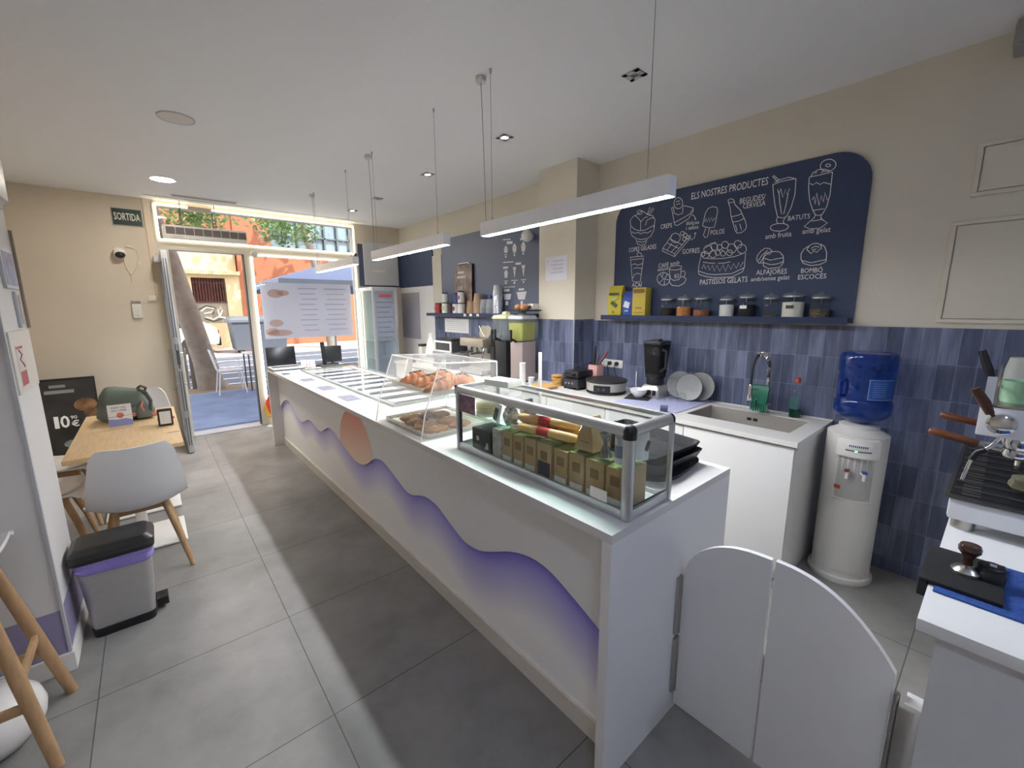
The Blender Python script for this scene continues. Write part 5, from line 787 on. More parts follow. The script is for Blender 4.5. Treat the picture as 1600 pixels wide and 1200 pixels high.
solo('white_bag', MB().loft([[(1.90+q*math.cos(a)*.6, 4.33+q*math.sin(a)*(1+.15*math.sin(3*a)), z) for a in [2*PI*k/18 for k in range(18)]] for q, z in ((.10, KZ+.0), (.115, KZ+.06), (.10, KZ+.16), (.07, KZ+.27), (.03, KZ+.36), (.04, KZ+.40))]), M('#dcd8d0', .7, bump=.6, scale=15), 'crumpled white carrier bag standing beside the printer', 'bag')
t = thing('pepper_mill', 'small black pepper mill on the far worktop near the fridge', 'mill', (1.75, 4.55, KZ)); b_ = MB(); b_.lathe([(.001, 0), (.025, 0), (.026, .02), (.014, .055), (.02, .085), (.024, .1), (.012, .115), (.001, .118)], (1.75, 4.55, KZ), 20); obj('body', b_, BLACK, t)
solo('wire_pick', MB().tube([(1.75, 4.75, KZ), (1.75, 4.745, KZ+.06), (1.75, 4.75, KZ+.14)], [.004, .003, .002], 6), DGREY, 'thin dark upright pick beside the pepper mill', 'pick')
t = thing('tissue_box', 'small black box with a pale pad on the worktop before the white panel', 'box', (1.86, 4.52, KZ)); b_ = MB(); b_.box(1.82, 1.92, 4.44, 4.53, KZ, KZ+.22, .004); obj('box', b_, M('#c9c3ba', .6), t); obj('lid', MB().box(1.815, 1.925, 4.435, 4.535, KZ+.2205, KZ+.25, .004), BLACK, t)
# ================= CHALKBOARD, SHELVES
mbd = thing('menu_chalkboard', 'large navy menu board with chalk drawings and product names', 'chalkboard', (2.318, .82, 1.503))
obj('board', MB().prism(rrect(-.062, 1.70, 1.503, 2.52, .19, 8, (1, 1, 0, 0)), YZ, XR-.016, XR-.0005), NAVYD, mbd)
b_ = MB(); BX = XR-.0165
def stroke(P, wd=.0042):
    P = [Vector((p[0]/1000, p[1]/1000)) for p in P]; n = len(P)
    Lf, Rt = [], []
    for i in range(n):
        t = (P[min(i+1, n-1)]-P[max(i-1, 0)])
        if t.length < 1e-6: t = Vector((1, 0))
        t.normalize(); nn = Vector((-t.y, t.x))*wd/2; Lf.append(P[i]+nn); Rt.append(P[i]-nn)
    a = [b_.bm.verts.new((BX, q.x, q.y)) for q in Lf]; c = [b_.bm.verts.new((BX, q.x, q.y)) for q in Rt]
    for i in range(n-1): b_._f((a[i], a[i+1], c[i+1], c[i]))
for nm_, PL in BOARD_LINES:
    b_ = MB()
    for P in PL: stroke(P)
    obj('chalk_'+nm_, b_, CHALK, mbd, smooth=None)
for s_, a, c, h in BOARD_TEXT:
    wln = (a[0]-c[0])/1000; b_ = MB()
    b_.text(s_, (lambda x, y, a=a, c=c, wln=wln: (BX, a[0]/1000-x, a[1]/1000+(c[1]-a[1])/1000*x/wln+y)), h/1000*.95, wln)
    obj('chalk_caption', b_, CHALK, mbd, smooth=None)
sh = thing('wall_shelf', 'navy shelf with jars running below the chalkboard', 'shelf', (2.25, .82, 1.5)); SHZ = 1.536
obj('plank', MB().box(2.19, XR-.017, -.06, 1.742, 1.506, SHZ, .002), M('#28324e', .8), sh); obj('upstand', MB().box(2.186, 2.19, -.06, 1.742, 1.50, 1.541, .001), M('#28324e', .8), sh)
def pack(y0, y1, h, col, lb, nm, marks, taper=.0):
    t = thing(nm, lb, 'packet', (2.25, (y0+y1)/2, SHZ)); ym = (y0+y1)/2; hw = (y1-y0)/2
    b_ = MB()
    if nm == 'cardboard_carton': b_.box(2.20, 2.29, y0, y1, SHZ, SHZ+h, .002)
    else: b_.loft([[(2.25+sx*d, ym+sy*w2, SHZ+z) for sx, sy in ((-1, -1), (1, -1), (1, 1), (-1, 1))] for d, w2, z in ((.035, hw*.9, 0), (.04, hw, h*.15), (.038, hw, h*.75), (.015, hw*.98, h*.93), (.004, hw*.98, h))])
    obj('pack', b_, col, t)
    xf = 2.25-.0465 if nm != 'cardboard_carton' else 2.1985
    for k, (my, mz, mw, mh, mc, an) in enumerate(marks): b_ = MB(); b_.obox((xf, ym+my*hw, SHZ+mz*h), (.0012, mw*hw*2, mh*h), rotx(an)); obj(['title_print', 'picture_print', 'base_print', 'extra_print'][k], b_, mc, t)
G_ = M('#37502f', .6); pack(1.545, 1.685, .262, M('#b9a92a', .45), 'tall yellow bag with a green plant print at the end of the shelf', 'coffee_bag', ((0, .72, .75, .08, G_, 0), (.0, .38, .5, .12, G_, .6), (.1, .12, .12, .06, G_, 0), (-.1, .55, .5, .1, M('#a9b25a', .6), -.6)))
pack(1.435, 1.53, .21, M('#22459a', .45), 'blue bag with a white swirl between the two yellow packs', 'flour_bag', ((0, .45, .6, .25, M('#d8dce6', .5), .3), (.0, .2, .4, .06, M('#c4cbe0', .5), 0)))
pack(1.30, 1.425, .235, M('#bda540', .6), 'yellow cardboard carton beside the first glass jar', 'cardboard_carton', ((0, .88, .85, .14, M('#7d5a34', .6), 0), (.0, .28, .5, .05, M('#8a6e2a', .6), 0), (0, .12, .7, .03, M('#8a6e2a', .6), 0)))
JARS = [(1.13, .058, .165, '#1b1416', .55, 'jar of dark contents, first after the yellow carton', 0, 0), (.99, .06, .165, '#b5743f', .62, 'jar two thirds full of brown nuts, second from the carton', 0, 40), (.848, .066, .165, '#8f5638', .42, 'jar less than half full of reddish nuts, third from the carton', 0, 40), (.664, .056, .155, '#d9d7d2', .78, 'jar nearly full of white powder in the middle of the shelf', 0, 0), (.531, .06, .17, '#131316', .7, 'jar of black contents with a small white label', 1, 0), (.38, .052, .158, '#6b5a3a', .12, 'almost empty jar with a little brown sugar at the bottom', 0, 0), (.246, .07, .17, '#d6d1c2', .82, 'largest jar, full of cream powder with a dark label', 2, 0), (.10, .058, .155, '#5d5142', .48, 'last jar of speckled black and white sweets by the water dispenser', 0, 60)]
for y, r_, h, col, fl, lb, lab, ns in JARS:
    t = thing('storage_jar', lb, 'jar', (2.25, y, SHZ), 'glass jars on the shelf'); q = r_*.93; hb = h*.82; xx = 2.255
    pf_ = [(.001, 0), (q*.96, 0), (q, .008), (q, hb*.86), (q*.86, hb*.97), (q*.84, hb)]
    obj('glass_body', MB().lathe(pf_, (xx, y, SHZ), 28), JARG, t)
    obj('contents', MB().lathe([(.001, .004), (q*.93, .004), (q*.95, hb*.86*fl), (.001, hb*.86*fl+.004)], (xx, y, SHZ), 24), M(col, .8, noise=.75 if ns == 60 else (.35 if ns else .03), scale=ns*1.5 or 8, bump=.6 if ns else 0), t)
    b_ = MB(); b_.lathe([(.001, hb+.001), (q*.9, hb+.001), (q*.93, hb+.008), (q*.7, hb+.018), (.001, hb+.02)], (xx, y, SHZ), 28); b_.lathe([(.001, hb+.02), (.009, hb+.02), (.012, hb+.03), (.001, hb+.034)], (xx, y, SHZ), 12); obj('lid', b_, glass((.9, .93, .93), haze=.15), t)
    b_ = MB(); b_.lathe([(q*.85, hb-.008), (q*.93, hb-.008), (q*.95, hb-.003), (q*.93, hb+.0005), (q*.85, hb+.0005)], (xx, y, SHZ), 28, cap=False); b_.tube([(xx-q*.9, y-q*.3, hb+SHZ), (xx-q*1.02, y-q*.3, SHZ+hb-.03), (xx-q*.96, y-q*.3, SHZ+hb-.04)], .0014, 5); obj('clamp_ring', b_, STEEL, t)
    if lab: b_ = MB(); b_.box(xx-q-.0025, xx-q-.001, y-.022, y+.022, SHZ+hb*.42, SHZ+hb*.58); obj('label', b_, PAPER if lab == 1 else M('#2c2c2e', .6), t)
# second navy board with white cone and tub icons, its shelf
nb = thing('price_board', 'navy wall panel with white cup and cone icons beside the pier', 'price board', (2.318, 3.5, 1.5))
obj('board', MB().prism(rrect(2.384, 4.65, 1.5, 2.56, .14, 8, (0, 1, 0, 0))if False else rrect(2.384, 4.65, 1.5, 2.56, .14, 8, (1, 0, 0, 0)), YZ, XR-.016, XR-.0005), NAVY, nb)
for P in ICONS: obj('printed_icon', MB().prism([(p[0]/1000, p[1]/1000) for p in P], YZ, XR-.0175, XR-.0165), M('#dcdcdc', .8), nb, smooth=None)
nb2 = solo('navy_panel', MB().prism(rrect(4.905, 5.96, 1.947, 2.53, .13, 8, (0, 1, 0, 0)), YZ, XR-.016, XR-.0005), NAVYD, 'dark navy wall panel with a rounded corner beside the fridge', 'wall panel')
sh = thing('wall_shelf', 'dark shelf of cans and cup stacks over the coffee machine', 'shelf', (2.24, 3.7, 1.5)); S2 = 1.545
obj('plank', MB().box(2.16, XR-.017, 2.60, 4.88, 1.505, S2, .002), M('#333c58', .8), sh)
b_ = MB(); [b_.box(2.157, 2.1598, y, y+.05, 1.508, 1.538) for y in (3.86, 3.73, 3.58)]; obj('price_ticket', b_, PAPER, sh)
def can(y, r_, z0, h, col, lb, ring=None, dark=True):
    t = thing('syrup_can', lb, 'can', (2.213, y, z0), 'cans on the far shelf'); obj('body', MB().lathe([(.001, 0), (r_, 0), (r_, h*.88), (r_*.95, h*.9), (.001, h*.9)], (2.213, y, z0), 22), col, t)
    obj('cap', MB().lathe([(.001, h*.9), (r_*.97, h*.9), (r_*.97, h), (.001, h)], (2.213, y, z0), 22), BLACK if dark else LGREY, t)
    if ring: b_ = MB(); b_.prism(circ(y, z0+h*.45, r_*.6), YZ, 2.213-r_*1.03, 2.213-r_*.9); obj('label_print', b_, M(ring, .6), t)
LW = M('#dcdad4', .5)
can(4.62, .048, S2, .14, M('#a03038', .4), 'red can at the fridge end of the far shelf', '#c03a40'); can(4.43, .05, S2, .145, LW, 'white can with a yellow green print on the far shelf', '#b9b84a')
can(4.44, .042, S2+.1455, .13, LW, 'slim white can stacked on the can with the yellow print'); can(4.30, .045, S2, .13, M('#3a2a30', .4), 'dark can between the printed white cans')
can(4.165, .05, S2, .135, LW, 'white can with dark red berries print on the far shelf', '#6d2c34'); can(4.04, .05, S2, .135, LW, 'plain white can beside the brown cup stacks')
can(4.155, .035, S2+.1355, .13, M('#3b4a8c', .4), 'slim blue bottle stacked on the berries can', None); can(4.04, .045, S2+.1355, .15, LW, 'white can stacked on the plain white can', '#a5555a')
def cups(y, r0_, r1_, n, st, h, col, lb):
    t = thing('cup_stack', lb, 'cups', (2.235, y, S2), 'cup stacks on the far shelf'); b_ = MB()
    for k in range(n): b_.lathe([(r0_, k*st+h), (r1_, k*st), (r1_*1.05, k*st), (r1_*1.03, k*st+.004), (r0_*1.02, k*st+h)], (2.235, y, S2), 20) if k == n-1 else b_.lathe([(r1_*.9, k*st+.001), (r1_*1.05, k*st+.001), (r1_*1.03, k*st+st-.001), (r1_*.9, k*st+st-.001)], (2.235, y, S2), 20, cap=False)
    obj('cups', b_, col, t)
KC = M('#a98a68', .6); CCUP = glass((.9, .92, .94), haze=.4, hazecol=(.85, .87, .9))
cups(3.84, .045, .06, 5, .016, .09, KC, 'short stack of brown paper cups'); cups(3.70, .042, .055, 10, .016, .10, M('#b79a82', .6), 'tall stack of brown paper cups'); cups(3.565, .04, .055, 6, .014, .10, CCUP, 'stack of clear plastic cups beside the brown cups'); cups(3.44, .04, .055, 6, .014, .1, CCUP, 'stack of clear cups with a blue cap, before the tallest stack'); cups(3.30, .045, .058, 14, .017, .11, M('#c2c4c8', .25, .4), 'tallest stack of silver cups on the far shelf')
solo('bottle_cap', MB().lathe([(.001, 0), (.028, 0), (.024, .035), (.001, .035)], (2.235, 3.44, S2+.183), 18), M('#3f539a', .5), 'blue cap sitting on the clear cup stack', 'cap')
af = thing('poster_stand', 'small black A-frame poster with photos standing on the far shelf', 'poster stand', (2.25, 4.07, S2)); tl_ = .13
af_y0, af_y1 = 3.85, 4.31
b_ = MB(); b_.obox((2.299, 4.08, S2+.315), (.008, .42, .63), roty(.0), .002); obj('back_leg', b_, BLACK, af)
b_ = MB(); b_.obox((2.279, 4.08, S2+.3155), (.008, .40, .62), roty(.025), .002); obj('poster', b_, M('#8a7468', .5, noise=.65, scale=7), af)
b_ = MB(); b_.text('10€', lambda a, b, : (2.2725, 4.20-a, S2+.30+b), .055, .12); b_.box(2.279, 2.2805, 4.06, 4.20, S2+.52, S2+.545); b_.box(2.2775, 2.279, 4.03, 4.22, S2+.46, S2+.485); obj('lettering', b_, M('#dcdad6', .7), af, smooth=None)
b_ = MB(); b_.tube([(2.291, 3.95, S2+.63), (2.291, 3.97, S2+.65), (2.291, 4.2, S2+.65), (2.291, 4.22, S2+.63)], .005, 6); obj('handle', b_, STEEL, af)
pn = thing('wall_notice', 'white notice sheet with ruled lines on the tiles under the far shelf', 'notice', (2.312, 4.3, 1.27)); obj('sheet', MB().box(TX-.003, TX, 4.02, 4.62, 1.272, 1.468), PAPER, pn); b_ = MB(); [b_.box(TX-.0042, TX-.0032, 4.08, 4.56-.05*(k % 2), 1.31+.028*k, 1.314+.028*k) for k in range(5)]; obj('print', b_, GREY, pn)
pp = thing('wall_notice', 'pale blank looking notice sheet taped to the cream pier', 'notice', (PX-.002, 2.15, 1.86)); obj('sheet', MB().box(PX-.003, PX, 2.01, 2.29, 1.865, 2.085), M('#d9d9e2', .8), pp); b_ = MB(); [b_.box(PX-.0042, PX-.0032, 2.06, 2.22-.03*(k % 2), 1.93+.035*k, 1.945+.035*k) for k in range(4)]; b_.prism(circ(2.255, 2.045, .012), YZ, PX-.0042, PX-.0032); obj('faint_print', b_, M('#c0c0d2', .8), pp)
ep = thing('electrical_panel', 'flat grey panel door on the white wall beside the fridge', 'panel', (2.31, 5.6, 1.12)); obj('door', MB().box(XR-.026, XR-.0145, 5.35, 5.93, 1.13, 1.86, .003), M('#9a99a2', .6), ep)
# globe wall lamp (unlit)
gl_ = thing('globe_lamp', 'round white wall lamp peeking out beside the pier', 'wall lamp', (2.26, 2.75, 2.30)); obj('globe', MB().ell((2.235, 2.79, 2.37), (.062, .062, .062), 20, 14), M('#e2e2de', .35), gl_); obj('base', MB().lathe([(.001, 0), (.035, 0), (.035, .02), (.001, .02)], (XR-.0165, 2.79, 2.37), 18, roty(-PI/2)), LGREY, gl_)
# fridge and white sign panel
fr_ = thing('drinks_fridge', 'tall white drinks fridge with a glass door printed with a list', 'fridge', (1.80, 5.7, 0)); fx0, fx1, fy0, fy1 = 1.60, 1.99, 5.46, 5.96
b_ = MB(); b_.box(fx1-.03, fx1, fy0+.03, fy1, .02, 1.93); b_.box(fx0, fx1-.03, fy1-.03, fy1, .02, 1.93); b_.box(fx0, fx1-.03, fy0+.03, fy1-.03, 1.88, 1.93); b_.box(fx0, fx1-.03, fy0+.03, fy1-.03, .02, .35); obj('cabinet', b_, M('#dcdcdc', .4), fr_)
obj('side_glass', MB().box(fx0, fx0+.006, fy0+.03, fy1-.03, .35, 1.88), glass((.88, .95, .93), haze=.18, hazecol=(.85, .92, .9)), fr_)
b_ = MB(); b_.box(fx0, fx0+.035, fy0, fy0+.028, .1, 1.92); b_.box(fx1-.05, fx1, fy0, fy0+.028, .1, 1.92); b_.box(fx0+.035, fx1-.05, fy0, fy0+.028, 1.87, 1.92); b_.box(fx0+.035, fx1-.05, fy0, fy0+.028, .1, .2); obj('door', b_, M('#c4c4c8', .35, .4), fr_)
obj('door_glass', MB().box(fx0+.035, fx1-.05, fy0+.01, fy0+.016, .2, 1.87), glass((.85, .88, .93), haze=.12, hazecol=(.7, .75, .85)), fr_)
b_ = MB()
for k in range(9): b_.box(fx0+.06, fx1-.07-.03*(k % 3), fy0+.0085, fy0+.0095, 1.70-k*.075, 1.715-k*.075)
obj('printed_list', b_, M('#7c7c84', .7), fr_); b_ = MB(); b_.box(fx0+.04, fx1-.055, fy0+.0175, fy0+.0185, 1.18, 1.87); obj('list_film', b_, M('#dedbd8', .7), fr_); b_ = MB(); b_.box(fx0+.10, fx1-.09, fy0+.008, fy0+.0095, 1.78, 1.82); obj('red_heading', b_, M('#b5524c', .7), fr_)
for z in (.55, .85, 1.12): obj('shelf', MB().box(fx0+.01, fx1-.035, fy0+.04, fy1-.035, z, z+.006), M('#c8ccd0', .4), fr_)
obj('handle', MB().rod((fx1-.025, fy0-.025, .95), (fx1-.025, fy0-.025, 1.35), .009), STEEL, fr_)
sg = thing('sign_board', 'white sign sheet on a navy rounded panel above the fridge', 'sign board', (1.95, YF, 1.97)); obj('panel', MB().prism(rrect(1.62, 2.31, 1.96, 2.60, .10, 6, (1, 0, 0, 0)), XZ, YF-.015, YF-.0005), NAVY, sg)
obj('sheet', MB().prism(rrect(1.70, 2.27, 1.98, 2.63, .08, 6, (1, 0, 0, 0)), XZ, YF-.03, YF-.016), M('#d4d6d8', .6), sg); b_ = MB(); b_.box(1.84, 2.05, YF-.032, YF-.0305, 2.18, 2.22); obj('faint_print', b_, M('#e6e4d8', .7), sg)
# ================= WATER DISPENSER
wd = thing('water_dispenser', 'tall rounded white water dispenser with red and blue taps', 'water dispenser', (2.085, -.20, 0)); cx_, cy_ = 2.085, -.20
DW = M('#cfccc6', .35)
def ring(rx, ry, z, n=32, cut=0): 
    out = []
    for k in range(n):
        a = 2*PI*k/n; out.append((cx_+rx*math.cos(a)*(1 if math.cos(a) < 0 else .85), cy_+ry*math.sin(a), z))
    return out
obj('body', MB().loft([ring(.150, .140, .04), ring(.150, .142, .5), ring(.152, .143, .84), ring(.150, .142, .89), ring(.10, .10, .915), ring(.095, .095, .92)]), DW, wd)
obj('base', MB().loft([ring(.160, .152, 0), ring(.165, .157, .012), ring(.162, .155, .035), ring(.152, .143, .04)]), DW, wd)
obj('bottle_collar', MB().loft([ring(.092, .092, .92), ring(.095, .095, .935), ring(.07, .07, .945)]), DW, wd)
A1 = math.atan2(-.25, -1)
def fpan(a0, a1, z0, z1, r0_, r1_, n=10, bulge=0):
    b_ = MB(); b_.loft([[(cx_+rr*math.cos(A1+a), cy_+rr*.945*math.sin(A1+a), z) for rr, z in ((r0_, z0), (r1_+bulge*math.cos(a*1.3), z0+.005), (r1_+bulge*math.cos(a*1.3), z1-.005), (r0_, z1))] for a in [a0+(a1-a0)*k/n for k in range(n+1)]]); return b_
obj('control_head', fpan(-.62, .62, .775, .885, .145, .158, bulge=.020), M('#dedbd6', .35), wd); obj('display_strip', fpan(-.34, .34, .81, .826, .15, .160, bulge=.0205), M('#5a5350', .4), wd); obj('brand_plate', fpan(-.36, .36, .828, .862, .15, .1595, bulge=.0205), M('#e6e4e0', .4), wd)
obj('recess', fpan(-.58, .58, .52, .772, .142, .1512), M('#a9a7a2', .35), wd); obj('lower_door', fpan(-.60, .60, .07, .515, .142, .1565), M('#c6c3bc', .4), wd)
b_ = MB()
for dz in (0,): b_.text('WATER', lambda a, b: (cx_+(.1665)*math.cos(A1+.20-a/.16), cy_+.1665*.945*math.sin(A1+.20-a/.16) if False else cy_+.157*math.sin(A1+.20-a/.16), .838+b), .014, .06) if False else None
for k in range(10): 
    a = A1-.24+.05*k; b_.obox((cx_+.1805*math.cos(a), cy_+.1704*math.sin(a), .845), (.001, .005, .012), rotz(a))
obj('brand_print', b_, M('#3a4468', .5), wd)
for a, c1, nm in ((A1-.22, '#8a2f2c', 'hot_tap'), (A1+.22, '#3c4f9c', 'cold_tap')):
    px, py = cx_+.151*math.cos(a), cy_+.1427*math.sin(a); d = Vector((math.cos(a), math.sin(a), 0)); b_ = MB(); b_.rod((px, py, .69), Vector((px, py, .69))+d*.03, .012, .010); b_.rod(Vector((px, py, .695))+d*.03, Vector((px, py, .655))+d*.03, .009, .008); tp = obj(nm, b_, M('#e4e2de', .35), wd)
    b_ = MB(); b_.obox(Vector((px, py, .703))+d*.03, (.03, .022, .012), rotz(a), .003); obj('lever', b_, M(c1, .4), tp)
b_ = MB(); aa = A1-.5; b_.obox((cx_+.1535*math.cos(aa), cy_+.1445*math.sin(aa), .585), (.0015, .03, .022), rotz(aa)); obj('warning_sticker', b_, M('#a5452f', .5), wd)
b_ = MB(); aa = A1; b_.obox((cx_+.157*math.cos(aa), cy_+.148*math.sin(aa), .818), (.001, .006, .006), rotz(aa)); 
b_ = MB(); aa = A1-.06; b_.obox((cx_+.181*math.cos(aa), cy_+.1708*math.sin(aa), .818), (.001, .012, .006), rotz(aa)); obj('green_led', b_, lamp('#5af08a', 3), wd)
wb = thing('water_bottle', 'large blue upside down water bottle on the dispenser', 'water bottle', (2.085, -.20, .946)); BLU = bpy.data.materials.new('blue_bottle'); BLU.use_nodes = True; bs = BLU.node_tree.nodes['Principled BSDF']; bs.inputs['Base Color'].default_value = lin('#2350a8'); bs.inputs['Roughness'].default_value = .05; bs.inputs['Coat Weight'].default_value = .6; bs.inputs['Transmission Weight'].default_value = .75; bs.inputs['IOR'].default_value = 1.2
pr_ = [(.001, 0), (.04, 0), (.06, .01), (.118, .045), (.132, .07), (.133, .125), (.126, .138), (.124, .145), (.126, .16), (.127, .27), (.124, .285), (.131, .30), (.132, .385), (.122, .405), (.10, .412), (.001, .412)]
obj('bottle', MB().lathe(pr_, (2.085, -.20, .946), 40), BLU, wb)
b_ = MB(); a0 = A1+.12
b_.loft([[(cx_+rr*math.cos(a), cy_+rr*math.sin(a), z) for rr, z in ((.1265, .946+.155), (.1285, .946+.155), (.1285, .946+.268), (.1265, .946+.268))] for a in [A1+.05+1.0*k/10 for k in range(11)]]); obj('label', b_, M('#234a92', .4), wb)
b_ = MB()
for z in (.946+.157, .946+.266): b_.loft([[(cx_+rr*math.cos(a), cy_+rr*math.sin(a), zz) for rr, zz in ((.128, z-.001), (.1292, z-.001), (.1292, z+.001), (.128, z+.001))] for a in [A1+.05+1.0*k/10 for k in range(11)]])
a = A1+.06; b_.obox((cx_+.129*math.cos(a), cy_+.129*math.sin(a), .946+.211), (.001, .0025, .11), rotz(a))
for k in range(7): b_.loft([[(cx_+rr*math.cos(a), cy_+rr*math.sin(a), zz) for rr, zz in ((.128, .946+.175+k*.012), (.1289, .946+.175+k*.012), (.1289, .9474+.175+k*.012), (.128, .9474+.175+k*.012))] for a in [A1+.2+.5*q/6 for q in range(7)]])
obj('label_print', b_, M('#8fb0d0', .5), wb)
b_ = MB(); a = A1-.85; d = Vector((math.cos(a), math.sin(a), 0)); cc = Vector((cx_, cy_, .946)); b_.tube([cc+d*.122+Vector((0, 0, .16)), cc+d*.152+Vector((0, 0, .17)), cc+d*.154+Vector((0, 0, .24)), cc+d*.124+Vector((0, 0, .262))], .011, 8); obj('grip', b_, BLU, wb)
# ================= GATE AND ESPRESSO BENCH
GX = .452
def leaf(poly, y_off, lb):
    t = thing('gate_leaf', lb, 'gate', (GX, y_off, .04)); obj('panel', MB().prism(poly, YZ, GX, GX+.019), WHITE, t); return t
arcA = [(-.006, .035), (-.006, .62)]+[(-.006-.30*math.sin(PI/2*k/12)*1.0, .62+.185*math.sin(PI/2*k/12)**1.0 if False else .62+.188*math.sqrt(max(0, 1-(1-k/12)**2.3))) for k in range(1, 13)]
arcA = [(-.006, .035), (-.006, .60)]+[(-.006-.289*q, .60+.206*(1-(1-q)**2.6)**.62) for q in [k/14 for k in range(1, 15)]]+[(-.295, .035)]
g1 = leaf(arcA[::-1], -.15, 'white rounded gate leaf hinged to the end of the serving counter')
arcB = [(-.306, .035), (-.306, .808)]+[(-.306-.308*q, .808-.188*(q**2.45)) for q in [k/14 for k in range(1, 15)]]+[(-.614, .035)]
g2 = leaf(arcB[::-1], -.46, 'white rounded gate leaf hinged on the espresso bench side')
for zz in (.36, .10):
    b_ = MB(); b_.box(GX-.028, GX-.001, -.012, -.0005, zz, zz+.24, .001); b_.rod((GX-.004, -.008, zz), (GX-.004, -.008, zz+.245), .007, None, 10)
    [b_.rod((GX-.004, -.008, zz+q*.06-.001), (GX-.004, -.008, zz+q*.06+.001), .0082, None, 10) for q in (1, 2, 3)]
    obj('spring_hinge', b_, STEEL, g1)
post = thing('gate_post', 'short white post carrying the gate hinges beside the espresso bench', 'post', (GX, -.66, 0)); obj('post', MB().box(GX-.02, GX+.035, -.674, -.640, 0, .565, .002), WHITE, post)
for zz in (.33, .06):
    b_ = MB(); b_.box(GX-.024, GX-.0205, -.662, -.63, zz, zz+.22, .001); b_.rod((GX-.008, -.623, zz), (GX-.008, -.623, zz+.245), .0075, None, 10); [b_.rod((GX-.008, -.623, zz+q*.06-.001), (GX-.008, -.623, zz+q*.06+.001), .0085, None, 10) for q in (1, 2, 3)]; obj('spring_hinge', b_, STEEL, post)
eb = thing('espresso_bench', 'white bench with an overhanging top carrying the espresso machine', 'bench', (1.2, -.98, 0))
obj('carcass', MB().box(.31, 2.30, -1.30, -.675, 0, .868), M('#d5d5d7', .5), eb); obj('worktop', MB().box(.287, 2.312, -1.32, -.641, .87, .90, .002), M('#e4e4e2', .25), eb)
solo('blue_towel', MB().box(.44, .72, -1.02, -.652, .9005, .9055, .002), M('#2d4f94', .95, noise=.15, scale=60, bump=.8), 'blue towel laid under the black tamping mat on the bench', 'towel')
tmt = thing('tamping_mat', 'black rubber tamping mat folded over the edge of the bench', 'tamping mat', (.57, -.69, .906)); b_ = MB(); b_.box(.468, .70, -.768, -.622, .906, .916, .003); b_.box(.468, .70, -.6395, -.622, .865, .906, .003); obj('mat', b_, BLACKM, tmt)
tp = thing('tamper', 'coffee tamper with a dark wooden handle on the black mat', 'tamper', (.577, -.70, .9165)); q0 = (.577, -.70, .9165)
obj('base', MB().lathe([(.001, 0), (.029, 0), (.029, .008), (.022, .016), (.010, .024), (.001, .025)], q0, 28), STEEL, tp); obj('handle', MB().lathe([(.001, .025), (.010, .025), (.009, .04), (.014, .052), (.0215, .062), (.0225, .072), (.019, .080), (.001, .083)], q0, 24), M('#3d2417', .25, noise=.4, scale=40, coat=.6), tp)
dt = thing('distribution_tool', 'round black coffee levelling tool beside the tamper', 'tool', (.588, -.742, .9165)); q0 = (.588, -.742, .9165); obj('body', MB().lathe([(.001, 0), (.028, 0), (.028, .018), (.0255, .021), (.0255, .034), (.022, .037), (.001, .037)], q0, 28), BLACK, dt); b_ = MB(); b_.box(.58, .596, -.75, -.738, .9537, .9543); obj('emblem', b_, M('#b9b9bb', .4), dt)
mc = thing('espresso_machine', 'white two group espresso machine with wooden handles on the bench', 'espresso machine', (1.25, -.9, .90)); MX0, MX1 = .90, 1.66; MWH = M('#d9dade', .35)
b_ = MB(); b_.box(MX0, MX1, -1.18, -.636, .936, 1.006, .012); obj('base_shell', b_, MWH, mc)
for x in (MX0+.05, MX1-.06):
    for y in (-.675, -1.12): obj('foot', MB().lathe([(.001, 0), (.028, 0), (.028, .036), (.001, .036)], (x, y, .90), 24), STEEL, mc)
b_ = MB(); b_.box(MX0-.006, MX1+.006, -.93, -.624, 1.007, 1.016, .002); obj('drip_rim', b_, M('#6c6c6e', .3, .9), mc)
b_ = MB(); b_.box(MX0+.02, MX1-.02, -.915, -.636, 1.0165, 1.019); obj('drip_tray', b_, M('#34353a', .4, .6), mc)
b_ = MB()
for k in range(8): b_.rod((MX0+.07+k*.085, -.905, 1.024), (MX0+.07+k*.085, -.642, 1.024), .0028, None, 6)
for k in range(22): b_.box(MX0+.02+k*.033, MX0+.036+k*.033, -.70, -.66, 1.0192, 1.0203)
obj('drip_grid', b_, M('#8e8c88', .3, .9), mc)
b_ = MB(); b_.box(MX0+.03, MX1-.03, -1.17, -.92, 1.006, 1.215); obj('back_panel', b_, M('#c9cacd', .4), mc)
b_ = MB(); b_.box(MX0, MX1, -1.18, -.664, 1.222, 1.312, .004); obj('head_shell', b_, MWH, mc)
b_ = MB(); b_.box(MX0-.002, MX1+.002, -1.17, -.668, 1.3125, 1.32, .002); [b_.rod((x, -.69, 1.32), (x, -.69, 1.37), .004) for x in (MX0+.02, MX1-.02)]; b_.rod((MX0+.02, -.69, 1.37), (MX1-.02, -.69, 1.37), .004); obj('cup_rail', b_, STEEL, mc)
b_ = MB(); b_.obox((MX0+.008, -.678, 1.36), (.012, .02, .08)); obj('rail_end', b_, M('#b9bcc4', .4), mc)
